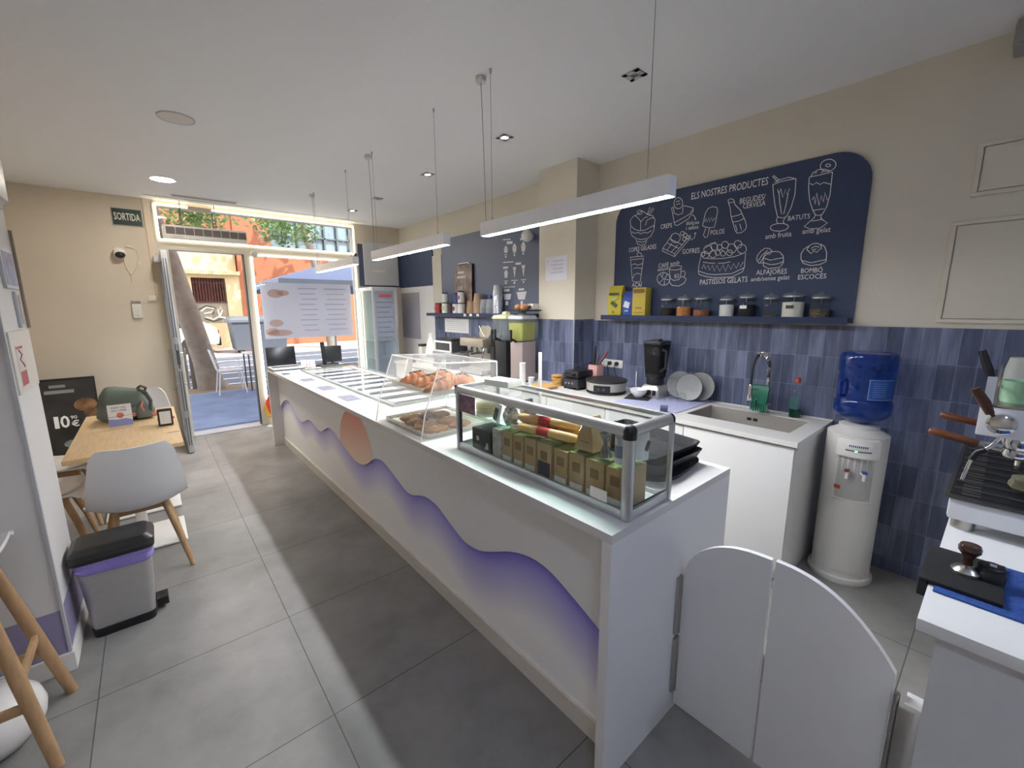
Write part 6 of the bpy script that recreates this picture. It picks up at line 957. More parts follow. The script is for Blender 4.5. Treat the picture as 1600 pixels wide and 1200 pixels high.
for x in (1.02, 1.36):
    b_ = MB(); b_.lathe([(.001, 0), (.034, 0), (.042, .02), (.042, .05), (.001, .05)], (x, -.76, 1.172), 28); obj('group_head', b_, CHROME, mc)
    pf_ = MB(); pf_.lathe([(.001, 0), (.030, 0), (.036, .008), (.036, .03), (.001, .03)], (x, -.76, 1.141), 28); pf_.tube([(x, -.725, 1.158), (x, -.70, 1.162), (x, -.672, 1.168)], [.009, .007, .009], 10); pf_.tube([(x-.012, -.76, 1.141), (x-.016, -.76, 1.12), (x-.03, -.755, 1.112)], .006, 8); p_ = obj('portafilter', pf_, CHROME, mc)
    h_ = MB(); h_.tube([(x, -.674, 1.168), (x, -.655, 1.172), (x, -.60, 1.180), (x, -.563, 1.186), (x, -.556, 1.187)], [.010, .0125, .0135, .0135, .008], 14); obj('handle', h_, WALNUT, p_)
b_ = MB(); b_.lathe([(.001, 0), (.030, 0), (.032, .008), (.030, .022), (.020, .028), (.001, .029)], (MX0, -.712, 1.266), 28, roty(-PI/2)); kn_ = obj('steam_knob', b_, CHROME, mc)
b_ = MB(); b_.tube([(MX0-.018, -.70, 1.28), (MX0-.022, -.685, 1.30)], .005, 8); b_.tube([(MX0-.022, -.687, 1.294), (MX0-.025, -.672, 1.326), (MX0-.028, -.648, 1.366)], [.010, .0135, .0125], 12); obj('lever', b_, M('#4a2a1a', .4, noise=.3, scale=9), kn_)
b_ = MB(); b_.tube([(MX1-.1, -.675, 1.30), (MX1-.1, -.655, 1.36), (MX1-.1, -.63, 1.43)], [.010, .015, .012], 10); obj('paddle', b_, BLACK, mc)
b_ = MB(); b_.tube([(MX0+.05, -.72, 1.222), (MX0+.05, -.70, 1.18), (MX0+.05, -.685, 1.165), (MX0+.05, -.672, 1.15), (MX0+.05, -.664, 1.12), (MX0+.05, -.656, 1.06)], [.006, .006, .006, .0055, .0055, .006], 10); sw = obj('steam_wand', b_, CHROME, mc)
b_ = MB(); b_.tube([(MX0+.05, -.693, 1.170), (MX0+.05, -.676, 1.157), (MX0+.05, -.665, 1.13)], [.008, .009, .008], 10); obj('rubber_grip', b_, BLACK, sw)
t = thing('cleaning_cloth', 'olive green folded cleaning cloth under the brewing group', 'cloth', (1.02, -.80, 1.034)); obj('cloth', MB().ell((1.03, -.80, 1.062), (.06, .05, .028), 22, 12, fn=lambda p: 1+.13*math.sin(6*p.x+2)*math.cos(5*p.y)+.08*math.sin(14*p.z)), M('#6d6b55', .95, bump=.7, scale=30), t)
mg = thing('mint_mug', 'mint green cup on top of the espresso machine', 'cup', (.985, -.735, 1.3205)); obj('body', MB().lathe([(.001, 0), (.036, 0), (.038, .006), (.038, .062), (.040, .066), (.037, .066), (.035, .062), (.035, .008), (.001, .006)], (.985, -.735, 1.3205), 32), M('#8fb796', .25, coat=.5), mg)
for k, (x, y, h, r_, lb) in enumerate(((1.10, -.74, .125, .045, 'upturned frosted glass tumbler behind the mint green cup'), (.99, -.83, .11, .036, 'upturned clear glass behind the mint green cup, deeper on the machine'))):
    t = thing('tumbler', lb, 'glass', (x, y, 1.3205)); obj('glass', MB().lathe([(r_, 0), (r_*.95, h*.7), (r_*.8, h), (.001, h), (.001, h-.005), (r_*.75, h-.006), (r_*.9, h*.7), (r_*.93, 0)], (x, y, 1.3205), 28, cap=False), glass((.93, .94, .92), haze=.3, hazecol=(.85, .84, .8)), t)
# ================= TABLES, CHAIRS AND THINGS ON THE LEFT
def table(y0, y1, lb):
    t = thing('cafe_table', lb, 'table', (-1.19, (y0+y1)/2, 0), 'wooden cafe tables'); yc = (y0+y1)/2
    obj('tabletop', MB().box(-1.476, -.905, y0, y1, .722, .75, .002), WOOD, t)
    obj('column', MB().box(-1.22, -1.16, yc-.03, yc+.03, .03, .715, .004), WHITE2, t); b_ = MB(); b_.box(-1.32, -1.06, yc-.13, yc+.13, .712, .7215); obj('top_plate', b_, M('#4a4a4c', .5), t)
    obj('base_plate', MB().box(-1.42, -.955, yc-.22, yc+.22, .006, .018, .002), M('#e0ddd6', .5), t); b_ = MB(); b_.box(-1.41, -.965, yc-.21, yc+.21, 0, .006); obj('underside', b_, BLACK, t); return t
table(2.755, 3.449, 'pale wooden cafe table by the bin, with a menu card and napkin holder'); table(3.452, 4.13, 'pale wooden cafe table carrying the grey green backpack')
def shellf(w0, hb, seat):
    def fn(u, v):
        if v < .5: q = v/.5; y = .225-.40*q; z = seat-.012*math.sin(PI*q)-.02*(q < .08); w = w0*(.88+.12*q); zc = .055*abs(u)**2.5*(.3+.7*q)
        else:
            q = (v-.5)/.5; a = min(1, q*2.2); y = -.175-.075*math.sin(a*PI/2)-.055*q; z = seat+.07*(1-math.cos(min(1, q*2.2)*PI/2))+max(0, q-.18)*hb; w = w0*(1.02-.27*q-.05*max(0, q-.9)/.1); zc = .055*abs(u)**2.5*(1-q)+(.012*u*u-.03*abs(u)**12)*q
        if v >= .5: y += .055*u*u*(1-.2*q)
        return (u*w, y, z+zc)
    return fn
LEGW = M('#b08d66', .5, noise=.15, scale=7, stretch=(9, 9, 1.5)); SHELLW = M('#d6d4d2', .35)
def chair(lb, group='white shell cafe chairs'):
    t = thing('shell_chair', lb, 'chair', (0, 0, 0), group)
    obj('shell', MB().shell(shellf(.238, .40, .455), 16, 30, .011), SHELLW, t, world=False, smooth=60)
    obj('seat_pad', MB().ell((0, .02, .465), (.17, .17, .018), 24, 8), M('#dedbd8', .6), t, world=False)
    for sx in (-1, 1):
        for sy in (-1, 1): obj('leg', MB().tube([(sx*.11, .02+sy*.10, .435), (sx*.16, .015+sy*.165, .22), (sx*.2, sy*.213, 0)], [.018, .02, .013], 12), LEGW, t, world=False)
    b_ = MB()
    for sy in (-1, 1): b_.obox((0, .02+sy*.105, .415), (.24, .022, .045)); 
    for sx in (-1, 1): b_.obox((sx*.11, .02, .415), (.022, .19, .045))
    obj('crossbar', b_, LEGW, t, world=False); return t
c1 = chair('white shell chair with its back to the steel bin, at the table end'); c1.location = (-1.165, 2.70, 0); c1.rotation_euler = (0, 0, .06)
dup(c1, (-1.66, 3.18, 0), -PI/2, 'white shell chair tucked under the nearer table from the wall side'); dup(c1, (-1.66, 3.80, 0), -PI/2, 'white shell chair tucked under the farther table from the wall side'); dup(c1, (-1.13, 4.40, 0), PI, 'white shell chair behind the backpack at the far end of the tables')
bk = thing('backpack', 'grey green backpack with pink straps and a black base on the farther table', 'backpack', (-1.20, 3.82, .7505)); BG = M('#6a7168', .85, noise=.12, scale=10, bump=.4)
def bpf(p): return (1+.10*math.sin(5*p.x+1)*math.cos(4*p.z)+.05*math.sin(11*p.y+5*p.z))*(1.0 if p.z > 0 else 1.06)
def bsec(x0, x1, y0, y1, z, r_, dz=0): return [(p[0], p[1], z+dz*(p[0]-x0)/(x1-x0)+.006*math.sin(9*p[0]+40*p[1])) for p in rrect(x0, x1, y0, y1, r_, 4)]
b_ = MB(); b_.loft([bsec(-1.365, -1.075, 3.72, 3.95, .772, .05), bsec(-1.385, -1.055, 3.70, 3.965, .80, .06), bsec(-1.375, -1.065, 3.705, 3.96, .87, .06), bsec(-1.345, -1.085, 3.73, 3.94, .945, .05, -.02), bsec(-1.315, -1.11, 3.76, 3.915, 1.0, .04, -.045), bsec(-1.29, -1.14, 3.79, 3.89, 1.012, .03, -.05)]); obj('body', b_, BG, bk, smooth=50)
b_ = MB(); b_.loft([bsec(-1.362, -1.10, 3.690, 3.955, .905, .05, -.03), bsec(-1.352, -1.10, 3.695, 3.95, .965, .05, -.03), bsec(-1.318, -1.112, 3.74, 3.92, 1.012, .04, -.045), bsec(-1.27, -1.15, 3.80, 3.88, 1.022, .03, -.045)]); obj('flap', b_, M('#5e675d', .85, bump=.5, scale=14), bk, smooth=50)
b_ = MB(); b_.loft([bsec(-1.15, -1.035, 3.68, 3.80, .772, .03), bsec(-1.155, -1.03, 3.672, 3.80, .82, .035), bsec(-1.14, -1.05, 3.69, 3.80, .875, .03, -.02), bsec(-1.12, -1.07, 3.71, 3.79, .888, .02, -.02)]); obj('front_pocket', b_, BG, bk, smooth=50)
b_ = MB(); b_.loft([[(-1.058, 3.78, .79), (-1.035, 3.84, .79), (-1.06, 3.92, .79)], [(-1.066, 3.79, .88), (-1.05, 3.84, .88), (-1.07, 3.91, .88)], [(-1.11, 3.80, .975), (-1.10, 3.84, .975), (-1.12, 3.89, .975)]]); obj('side_panel', b_, M('#1e1c1d', .7), bk)
b_ = MB(); b_.ell((-1.19, 3.83, .775), (.165, .135, .03), 24, 8); [setattr(v.co, 'z', max(v.co.z, .752)) for v in b_.bm.verts]; obj('base', b_, M('#2a2626', .8), bk)
b_ = MB(); b_.tube([(-1.12, 3.72, .995), (-1.075, 3.705, .965), (-1.05, 3.69, .90), (-1.06, 3.685, .82), (-1.08, 3.69, .79)], .012, 8); b_.tube([(-1.12, 3.74, 1.0), (-1.10, 3.72, 1.02), (-1.07, 3.73, 1.0), (-1.08, 3.74, .97)], .010, 8); obj('strap', b_, M('#4b544c', .8), bk)
b_ = MB(); b_.tube([(-1.10, 3.695, .90), (-1.115, 3.685, .86), (-1.10, 3.68, .82)], .009, 8); b_.ell((-1.035, 3.69, .79), (.03, .018, .02), 12, 8); b_.ell((-1.165, 3.70, .80), (.02, .012, .018), 10, 6); obj('pink_trim', b_, M('#c4826f', .7), bk)
solo('red_strap', MB().tube([(-1.02, 3.56, .757), (-.99, 3.62, .762), (-.95, 3.60, .765), (-.925, 3.58, .757)], .010, 8), M('#b5523e', .6), 'red strap end lying on the table behind the napkin holder', 'strap')
mh = thing('menu_stand', 'small standing menu card with an orange sun over a lilac sea', 'menu card', (-1.24, 3.53, .7505))
b_ = MB(); b_.obox((-1.235, 3.53, .838), (.135, .004, .165), rotx(-.16)); obj('card', b_, M('#e2dfdc', .5), mh)
Rm = rotx(-.16); fm_ = lambda a, b, d: tuple(Vector((-1.235, 3.53, .838))+Rm@Vector((a, -.0022-d, b)))
b_ = MB(); b_.prism([(-.0665, -.08), (.0665, -.08), (.0665, -.04), (.03, -.025), (-.02, -.03), (-.0665, -.022)], fm_, 0, .0006); obj('sea_print', b_, M('#8a8fc0', .5), mh)
b_ = MB(); b_.prism(circ(0, .0, .021), fm_, .0003, .0009); obj('sun_print', b_, M('#d0704c', .5), mh)
b_ = MB(); b_.text('MAR DEL', lambda a, b: fm_(-.045+a, .052+b, .0008), .014, .085); b_.text('SOL I MAR', lambda a, b: fm_(-.045+a, .030+b, .0008), .014, .085); b_.prism([(-.0665, -.008), (.0665, -.002), (.0665, -.004), (-.0665, -.011)], fm_, .0009, .0012); obj('lettering', b_, M('#4a4e60', .6), mh, smooth=None)
b_ = MB(); b_.box(-1.30, -1.17, 3.505, 3.57, .7505, .756); b_.box(-1.30, -1.17, 3.503, 3.507, .756, .775); obj('holder', b_, CLEAR, mh)
nh = thing('napkin_holder', 'black napkin dispenser with a white front panel on the nearer table', 'napkin holder', (-.978, 3.36, .7505)); Rn = rotx(-.1)
b_ = MB(); b_.obox((-.978, 3.365, .814), (.09, .07, .126), Rn, .008); obj('case', b_, M('#2b1d1c', .4), nh); b_ = MB(); b_.obox((-.978, 3.3285, .815), (.066, .003, .095), Rn, .001); obj('front_panel', b_, M('#d9d6ce', .5), nh)
solo('paper_strip', MB().obox((-.945, 3.09, .7515), (.075, .022, .0015), rotz(.05)), M('#a9a8a4', .4, .3), 'narrow silver paper strip at the edge of the nearer table', 'strip')
# A-board poster behind the tables
ab = thing('poster_board', 'black framed price poster reading 10 euro, standing behind the tables', 'poster', (-1.74, 5.6, 0)); Rp = rotx(-.10)@rotz(.0)
fa_ = lambda a, b, d: tuple(Vector((-1.74, 5.62, .46))+Rp@Vector((a, -.011-d, b)))
b_ = MB(); b_.obox((-1.74, 5.62, .462), (.46, .022, .91), Rp, .004); obj('frame', b_, BLACK, ab); b_ = MB(); b_.obox((-1.74, 5.75, .455), (.44, .02, .90), rotx(.12), .004); obj('back_leg', b_, BLACK, ab)
b_ = MB(); b_.prism([(-.21, -.43), (.21, -.43), (.21, .43), (-.21, .43)], fa_, 0, .001); obj('poster_sheet', b_, M('#2f2d2c', .45, noise=.5, scale=4), ab)
b_ = MB(); b_.prism(circ(.13, .16, .09, .07), fa_, .001, .002); b_.prism(circ(.17, .07, .06, .05), fa_, .001, .002); obj('burger_photo', b_, M('#7a5a3c', .5, noise=.5, scale=14), ab)
b_ = MB(); b_.prism(circ(-.02, -.24, .06, .04), fa_, .001, .002); obj('salad_photo', b_, M('#7d8a88', .5, noise=.5, scale=20), ab)
b_ = MB(); b_.text('1', lambda a, b: fa_(-.125+a, -.06+b, .002), .12, .035, .02); b_.text('0', lambda a, b: fa_(-.08+a, -.06+b, .002), .12, .07, .02); b_.text('€', lambda a, b: fa_(.0+a, -.06+b, .002), .06, .06, .02); b_.text('90', lambda a, b: fa_(.0+a, .02+b, .002), .035, .05, .01); obj('price_lettering', b_, M('#f4f2f0', .6), ab, smooth=None)
b_ = MB(); b_.prism([(-.12, .36), (.0, .36), (.0, .39), (-.12, .39)], fa_, .001, .002); b_.prism([(-.16, .30), (.06, .30), (.06, .335), (-.16, .335)], fa_, .001, .002); obj('title_print', b_, M('#8a8886', .6), ab)
# pedal bin
bn = thing('pedal_bin', 'steel pedal bin with a black lid and a lilac bag by the stub wall', 'bin', (-1.265, 2.12, 0))
def br(x0, x1, y0, y1, r_, z): return [(p[0], p[1], z) for p in rrect(x0, x1, y0, y1, r_, 5)]
obj('body', MB().loft([br(-1.385, -1.140, 2.045, 2.235, .03, .045), br(-1.405, -1.122, 2.03, 2.25, .035, .39)]), STEELB, bn)
obj('base', MB().loft([br(-1.384, -1.142, 2.043, 2.237, .03, 0), br(-1.388, -1.136, 2.04, 2.24, .03, .045)]), BLACK, bn)
b_ = MB(); b_.loft([br(-1.409, -1.118, 2.026, 2.254, .036, z) if k % 2 == 0 else br(-1.415, -1.112, 2.02, 2.26, .036, z) for k, z in enumerate((.355, .368, .38, .40, .4115))]); [setattr(v.co, 'z', v.co.z+.014*math.sin(v.co.x*34)) for v in b_.bm.verts if v.co.z < .372]; obj('bin_bag', b_, M('#8f80c6', .35, bump=.6, scale=20), bn)
obj('lid', MB().loft([br(-1.425, -1.105, 2.015, 2.265, .035, .412), br(-1.428, -1.102, 2.012, 2.268, .035, .43), br(-1.425, -1.105, 2.02, 2.262, .035, .455), br(-1.40, -1.13, 2.045, 2.24, .03, .478), br(-1.38, -1.15, 2.06, 2.225, .03, .481)]), M('#232221', .35), bn, smooth=22)
obj('pedal', MB().box(-1.135, -1.085, 2.105, 2.19, .02, .065, .004), BLACK, bn)
# bar stool and pedestal table at the near wall
st = thing('bar_stool', 'tall shell bar stool with round wooden legs and footrests', 'bar stool', (-1.63, 1.51, 0)); sx0, sy0 = -1.63, 1.51
b_ = MB(); f0 = shellf(.19, .29, .0); b_.shell(lambda u, v: tuple(Vector((sx0-.045, sy0+.05, .745))+Vector(f0(u, v))), 14, 26, .012); obj('shell', b_, SHELLW, st, smooth=60)
ft = {}
for ax in (-1, 1):
    for ay in (-1, 1):
        a = Vector((sx0+ax*.20, sy0+ay*.20, 0)); c = Vector((sx0+ax*.085, sy0+ay*.085, .71)); ft[(ax, ay)] = (a, c); obj('leg', MB().tube([a, a+(c-a)*.5, c], [.019, .022, .018], 14), LEGW, st)
for (p, q_), z in ((((1, -1), (1, 1)), .335), (((-1, -1), (-1, 1)), .335), (((-1, 1), (1, 1)), .25), (((-1, -1), (1, -1)), .25)):
    A = ft[p][0].lerp(ft[p][1], z/.71); B = ft[q_][0].lerp(ft[q_][1], z/.71); d = (B-A); ang = math.atan2(d.y, d.x); obj('footrest', MB().obox((A+B)/2, (d.length-.03, .016, .034), rotz(ang), .002), LEGW, st)
obj('seat_plate', MB().box(sx0-.10, sx0+.10, sy0-.10, sy0+.10, .705, .722, .003), M('#55524e', .5), st)
gb_ = thing('floor_globe', 'smooth white rounded globe on the floor between the bar stool legs', 'globe', (-1.645, 1.565, 0)); obj('shell', MB().lathe([(.001, 0), (.09, .0), (.135, .02), (.165, .06), (.172, .10), (.162, .145), (.13, .185), (.08, .21), (.03, .22), (.001, .221)], (-1.645, 1.565, 0), 44), M('#e2dfda', .3), gb_)
# wall fittings
es = thing('exit_sign', 'dark green exit sign reading SORTIDA high on the cream wall', 'sign', (-1.03, YF-.006, 2.55)); b_ = MB(); b_.box(-1.165, -.90, YF-.012, YF-.0005, 2.565, 2.752, .001); obj('plate', b_, M('#8fa29a', .5), es); b_ = MB(); b_.box(-1.158, -.907, YF-.0135, YF-.0122, 2.572, 2.745); obj('green_face', b_, M('#28362f', .5), es); b_ = MB(); b_.text('SORTIDA', lambda a, b: (-1.145+a, YF-.0142, 2.625+b), .076, .225, .012); obj('lettering', b_, M('#e2e6da', .6), es, smooth=None)
dcm = thing('dome_camera', 'white dome security camera with a dark lens on the cream wall', 'camera', (-1.147, YF-.05, 2.22)); b_ = MB(); b_.lathe([(.001, 0), (.055, 0), (.055, .05), (.001, .052)], (-1.147, YF-.0005, 2.262), 24, rotx(PI/2)); obj('mount', b_, M('#e0dcd4', .4), dcm)
b_ = MB(); b_.ell((-1.147, YF-.062, 2.25), (.056, .05, .05), 22, 14); obj('housing', b_, M('#e0dcd4', .35), dcm); b_ = MB(); b_.ell((-1.144, YF-.075, 2.235), (.048, .046, .042), 20, 14); obj('lens_dome', b_, M('#1f2024', .12), dcm)
wr = thing('camera_cable', 'white camera cable looping down the wall with its small adaptor', 'cable', (-1.05, YF-.01, 1.95)); b_ = MB(); b_.tube([(-1.12, YF-.012, 2.2), (-1.11, YF-.01, 2.1), (-1.085, YF-.01, 2.03), (-1.06, YF-.01, 2.02), (-1.02, YF-.01, 2.1), (-.985, YF-.01, 2.2), (-.99, YF-.01, 2.3), (-1.04, YF-.01, 2.33)], .005, 6); b_.tube([(-1.075, YF-.01, 2.02), (-1.08, YF-.01, 1.93)], .004, 6); obj('cord', b_, M('#d8cdba', .5), wr); b_ = MB(); b_.box(-1.09, -1.03, YF-.02, YF-.0005, 2.325, 2.345, .003); b_.obox((-.99, YF-.012, 2.15), (.018, .02, .05), roty(.4), .003); obj('adaptor', b_, M('#e0d8c8', .5), wr)
cd_ = solo('cable_duct', MB().box(-.885, -.872, YF-.012, YF-.0005, 1.79, HC-.002, .001), M('#cdbb9d', .7), 'thin cream cable duct running down the wall beside the door', 'cable duct')
solo('junction_box', MB().box(-.955, -.885, YF-.03, YF-.0005, 1.72, 1.785, .004), M('#e0d6c4', .5), 'small cream junction box low on the cable duct', 'box')
tb = thing('keypad', 'white alarm keypad with a grey top on the cream wall', 'keypad', (-1.075, YF-.02, 1.5)); b_ = MB(); b_.box(-1.115, -1.03, YF-.028, YF-.0005, 1.525, 1.69, .005); obj('case', b_, M('#dedad2', .45), tb); b_ = MB(); b_.box(-1.115, -1.03, YF-.026, YF-.0005, 1.692, 1.72, .004); obj('grey_top', b_, M('#97928a', .5), tb); b_ = MB(); b_.box(-1.078, -1.066, YF-.0292, YF-.0282, 1.55, 1.556); obj('indicator', b_, DGREY, tb)
# on the stub wall
sb = thing('wall_box', 'white wall box with a red and white sign on the side of the stub wall', 'box', (SX+.02, 2.06, 1.27)); b_ = MB(); b_.box(SX+.0005, SX+.010, 1.90, 2.30, 1.27, 1.53, .002); obj('case', b_, M('#d6d2c6', .5), sb)
b_ = MB(); b_.box(SX+.0102, SX+.0112, 1.96, 2.09, 1.29, 1.47); obj('sign_face', b_, M('#cfc6c2', .5), sb); b_ = MB(); b_.box(SX+.0113, SX+.0119, 1.97, 2.08, 1.30, 1.36); b_.box(SX+.0113, SX+.0119, 1.965, 2.085, 1.455, 1.465); b_.tube([(SX+.0115, 2.0, 1.45), (SX+.0115, 2.045, 1.43), (SX+.0115, 2.0, 1.41), (SX+.0115, 2.045, 1.39), (SX+.0115, 2.06, 1.375)], .003, 6); obj('red_print', b_, M('#a84a4c', .5), sb)
for k, (y0, y1, z0, z1, c_, lb) in enumerate(((2.04, 2.26, 1.71, 1.88, '#7e95b5', 'blue framed picture on the stub wall above the red and white sign'), (2.17, 2.235, 1.54, 1.70, '#a49c92', 'narrow grey printed strip on the stub wall under the picture'))):
    t = thing('wall_picture', lb, 'picture', (SX+.006, (y0+y1)/2, z0)); obj('frame', MB().box(SX+.0005, SX+.012, y0, y1, z0, z1, .002), M('#c7cdd0', .4), t); b_ = MB(); b_.box(SX+.0122, SX+.0132, y0+.015, y1-.015, z0+.015, z1-.015); obj('print', b_, M(c_, .4, noise=.4, scale=12), t)
solo('cable_conduit', MB().rod((SX+.008, SY1-.006, 1.535), (SX+.008, SY1-.006, 1.98), .006, None, 10), M('#8d8074', .6), 'thin brown conduit on the far edge of the stub wall', 'conduit')
ac = thing('air_conditioner', 'white wall mounted air conditioner at the left edge of the picture', 'air conditioner', (-1.34, 1.2, 1.97)); b_ = MB(); b_.loft([[(-1.50, y, 1.94), (-1.34, y, 1.94), (-1.302, y, 1.97), (-1.30, y, 2.10), (-1.33, y, 2.14), (-1.50, y, 2.14)] for y in (.78, 1.505)]); obj('case', b_, M('#d9d4cd', .4), ac); b_ = MB(); b_.box(-1.36, -1.31, .85, 1.45, 1.935, 1.9395); obj('louvre', b_, LGREY, ac)
bkt = MB(); bkt.box(-1.998, -1.50, 1.0, 1.3, 1.98, 2.1); obj('wall_bracket', bkt, LGREY, ac)
# air curtain over the door and small pieces by the frame
cur = thing('air_curtain', 'long white air curtain with dark grille bays over the door', 'air curtain', (-.32, YF-.12, 2.43)); y0_ = YF-.16
b_ = MB(); b_.box(-.735, .115, y0_, YF-.032, 2.452, 2.60, .01); obj('case', b_, M('#d2cec8', .45), cur); b_ = MB()
for k in range(9): b_.box(-.705+k*.091, -.705+k*.091+.085, y0_-.0015, y0_-.0002, 2.497, 2.578)
obj('grille', b_, M('#5c5450', .7), cur); b_ = MB()
for k in range(9):
    for j in range(7): b_.box(-.703+k*.091, -.703+k*.091+.081, y0_-.0035, y0_-.0016, 2.501+j*.011, 2.505+j*.011)
obj('louvres', b_, M('#7d746e', .6), cur); b_ = MB(); [b_.rod((x, y0_+.06, 2.6), (x, y0_+.06, HC), .004, None, 8) for x in (-.54, -.2)]; obj('hanger_rod', b_, M('#6a6f66', .5), cur)
b_ = MB(); b_.box(-.65, -.55, y0_-.001, y0_-.0002, 2.468, 2.474); obj('brand_print', b_, GREY, cur)
db = thing('door_chime', 'small pale round sensor at the top corner of the shop window', 'sensor', (.18, YF-.03, 2.30)); b_ = MB(); b_.lathe([(.001, 0), (.045, 0), (.04, .03), (.001, .035)], (.20, YF-.0105, 2.335), 20, rotx(PI/2)); obj('body', b_, M('#cfcdc8', .4), db)
pn_ = thing('toy_windmill', 'red and yellow folded fabric windmill beside the counter end', 'windmill', (.14, 5.80, 0)); b_ = MB(); b_.rod((.16, 5.82, 0), (.16, 5.82, .42), .004, None, 8); b_.lathe([(.001, 0), (.05, 0), (.045, .012), (.001, .014)], (.16, 5.82, 0), 18); obj('stick', b_, M('#d8d0c4', .5), pn_)
b_ = MB(); b_.loft([[(.15, 5.80, .42), (.19, 5.83, .43), (.16, 5.84, .42)], [(.11, 5.79, .33), (.20, 5.80, .30), (.15, 5.84, .3)], [(.145, 5.79, .22), (.20, 5.80, .17), (.17, 5.83, .17)]]); obj('red_sail', b_, M('#d8432e', .5), pn_)
b_ = MB(); b_.loft([[(.10, 5.785, .31), (.12, 5.79, .33), (.11, 5.80, .32)], [(.09, 5.78, .24), (.145, 5.785, .22), (.11, 5.81, .22)], [(.13, 5.78, .15), (.175, 5.785, .13), (.15, 5.80, .13)]]); obj('yellow_sail', b_, M('#e0a528', .5), pn_)
# white shell stools behind the counter
bs_ = thing('counter_chair', 'white shell chair seen from the side behind the gelato pans', 'chair', (1.12, 2.9, 0))
b_ = MB(); f0 = shellf(.21, .34, .0); b_.shell(lambda u, v: tuple(Vector(f0(u, v))+Vector((0, 0, .70))), 14, 26, .012); obj('shell', b_, M('#e6e2dc', .35), bs_, world=False, smooth=60)
for ax in (-1, 1):
    for ay in (-1, 1): obj('leg', MB().tube([(ax*.09, ay*.09, .675), (ax*.19, ay*.19, 0)], [.016, .018], 10), LEGW, bs_, world=False)
b_ = MB(); b_.box(-.1, .1, -.1, .1, .66, .68); obj('seat_plate', b_, DGREY, bs_, world=False)
bs_.location = (1.16, 4.1, 0); bs_.rotation_euler = (0, 0, 1.0)
# ================= STREET OUTSIDE
struct('ground_pavement', MB().box(-12, 14, YF+.02, 9.9, -.12, -.01), M('#8f93a0', .85, noise=.1, scale=3))
struct('ground_road', MB().box(-14, 16, 9.9, 17.2, -.16, -.06), M('#5f6470', .9, noise=.12, scale=2))
struct('ground_farside', MB().box(-14, 16, 17.2, 24, -.12, .0), M('#b3aca4', .9, noise=.1, scale=2))
struct('trim_11', MB().box(-12, 14, 9.88, 10.02, -.12, -.005), M('#a9a9ac', .8))
rl = MB(); [rl.box(-8, 12, y, y+.10, -.06, -.058) for y in (10.6, 11.5, 12.6, 14.0, 15.8)]
struct('trim_12', rl, M('#d5d8de', .8))
CARP = M('#72809f', .95, noise=.15, scale=2.5)
solo('outdoor_carpet', MB().box(-2.2, 3.6, YF+.31, 9.25, -.01, .004), CARP, 'blue outdoor carpet laid on the pavement in front of the door', 'carpet')
struct('wall_facade', MB().box(-8, XL-.15, YF, YF+.25, 0, 9), M('#c9b8a0', .9)); fu = MB(); fu.box(-8, 10, YF, YF+.3, HC+.12, 10); fu.box(XR+.15, 10, YF, YF+.25, 0, HC+.12); struct('wall_facadeupper', fu, M('#c9b8a0', .9))
# facing building
BY = 21.0
bd_ = thing('street_building', 'orange and cream building across the street with a band of grey windows', 'building', (3, BY, 0)); CR = M('#cdb892', .9, noise=.05, scale=1.5); OR = M('#a8664a', .9, noise=.06, scale=1.5)
b_ = MB(); b_.box(-10, .55, BY, BY+1, 0, 3.05); b_.box(1.72, 2.25, BY, BY+1, 0, 3.05); b_.box(.55, 1.72, BY, BY+1, 0, 1.05); b_.box(.55, 1.72, BY, BY+1, 2.92, 3.05); b_.box(-10, 2.2, BY+.2, BY+1, 3.2, 4.6); obj('cream_wall', b_, CR, bd_)
b_ = MB(); b_.box(2.25, 14, BY-.02, BY+1, 0, 3.9); b_.box(2.2, 3.6, BY, BY+1, 3.9, 12); b_.box(-10, 2.2, BY+.1, BY+1, 4.6, 6.0); b_.box(8.4, 14, BY, BY+1, 3.9, 12); b_.box(3.6, 8.4, BY, BY+1, 7.0, 12); obj('orange_wall', b_, OR, bd_)
b_ = MB(); b_.box(-10, 2.25, BY-.25, BY+.2, 3.05, 3.2); obj('ledge', b_, M('#c9b48c', .9), bd_)
b_ = MB(); b_.box(3.6, 8.4, BY+.3, BY+.34, 3.9, 7.0); obj('window_glass', b_, M('#7f8f98', .25, noise=.25, scale=.8), bd_)
b_ = MB(); [b_.box(3.6+.6*k-.04, 3.6+.6*k+.04, BY+.15, BY+.3, 3.9, 7.0) for k in range(9)]; b_.box(3.6, 8.4, BY+.15, BY+.3, 5.9, 5.98); b_.box(3.6, 8.4, BY+.15, BY+.3, 4.9, 4.96); obj('window_frame', b_, M('#5c6468', .6), bd_)
b_ = MB(); b_.box(.55, 1.72, BY+.5, BY+.55, 1.95, 2.92); obj('gate_recess', b_, M('#6a3a30', .8), bd_)
b_ = MB(); [b_.box(.60+k*.1, .63+k*.1, BY+.02, BY+.05, 1.92, 2.86) for k in range(12)]; b_.box(.55, 1.72, BY+.01, BY+.06, 1.9, 1.95); b_.box(.55, 1.72, BY+.01, BY+.06, 2.7, 2.74); obj('bars', b_, M('#4a2c26', .6), bd_)
b_ = MB(); b_.box(.55, 1.72, BY+.05, BY+.1, 1.05, 1.92); obj('graffiti_panel', b_, M('#8f8574', .8, noise=.2, scale=3), bd_)
b_ = MB(); yy = BY+.042
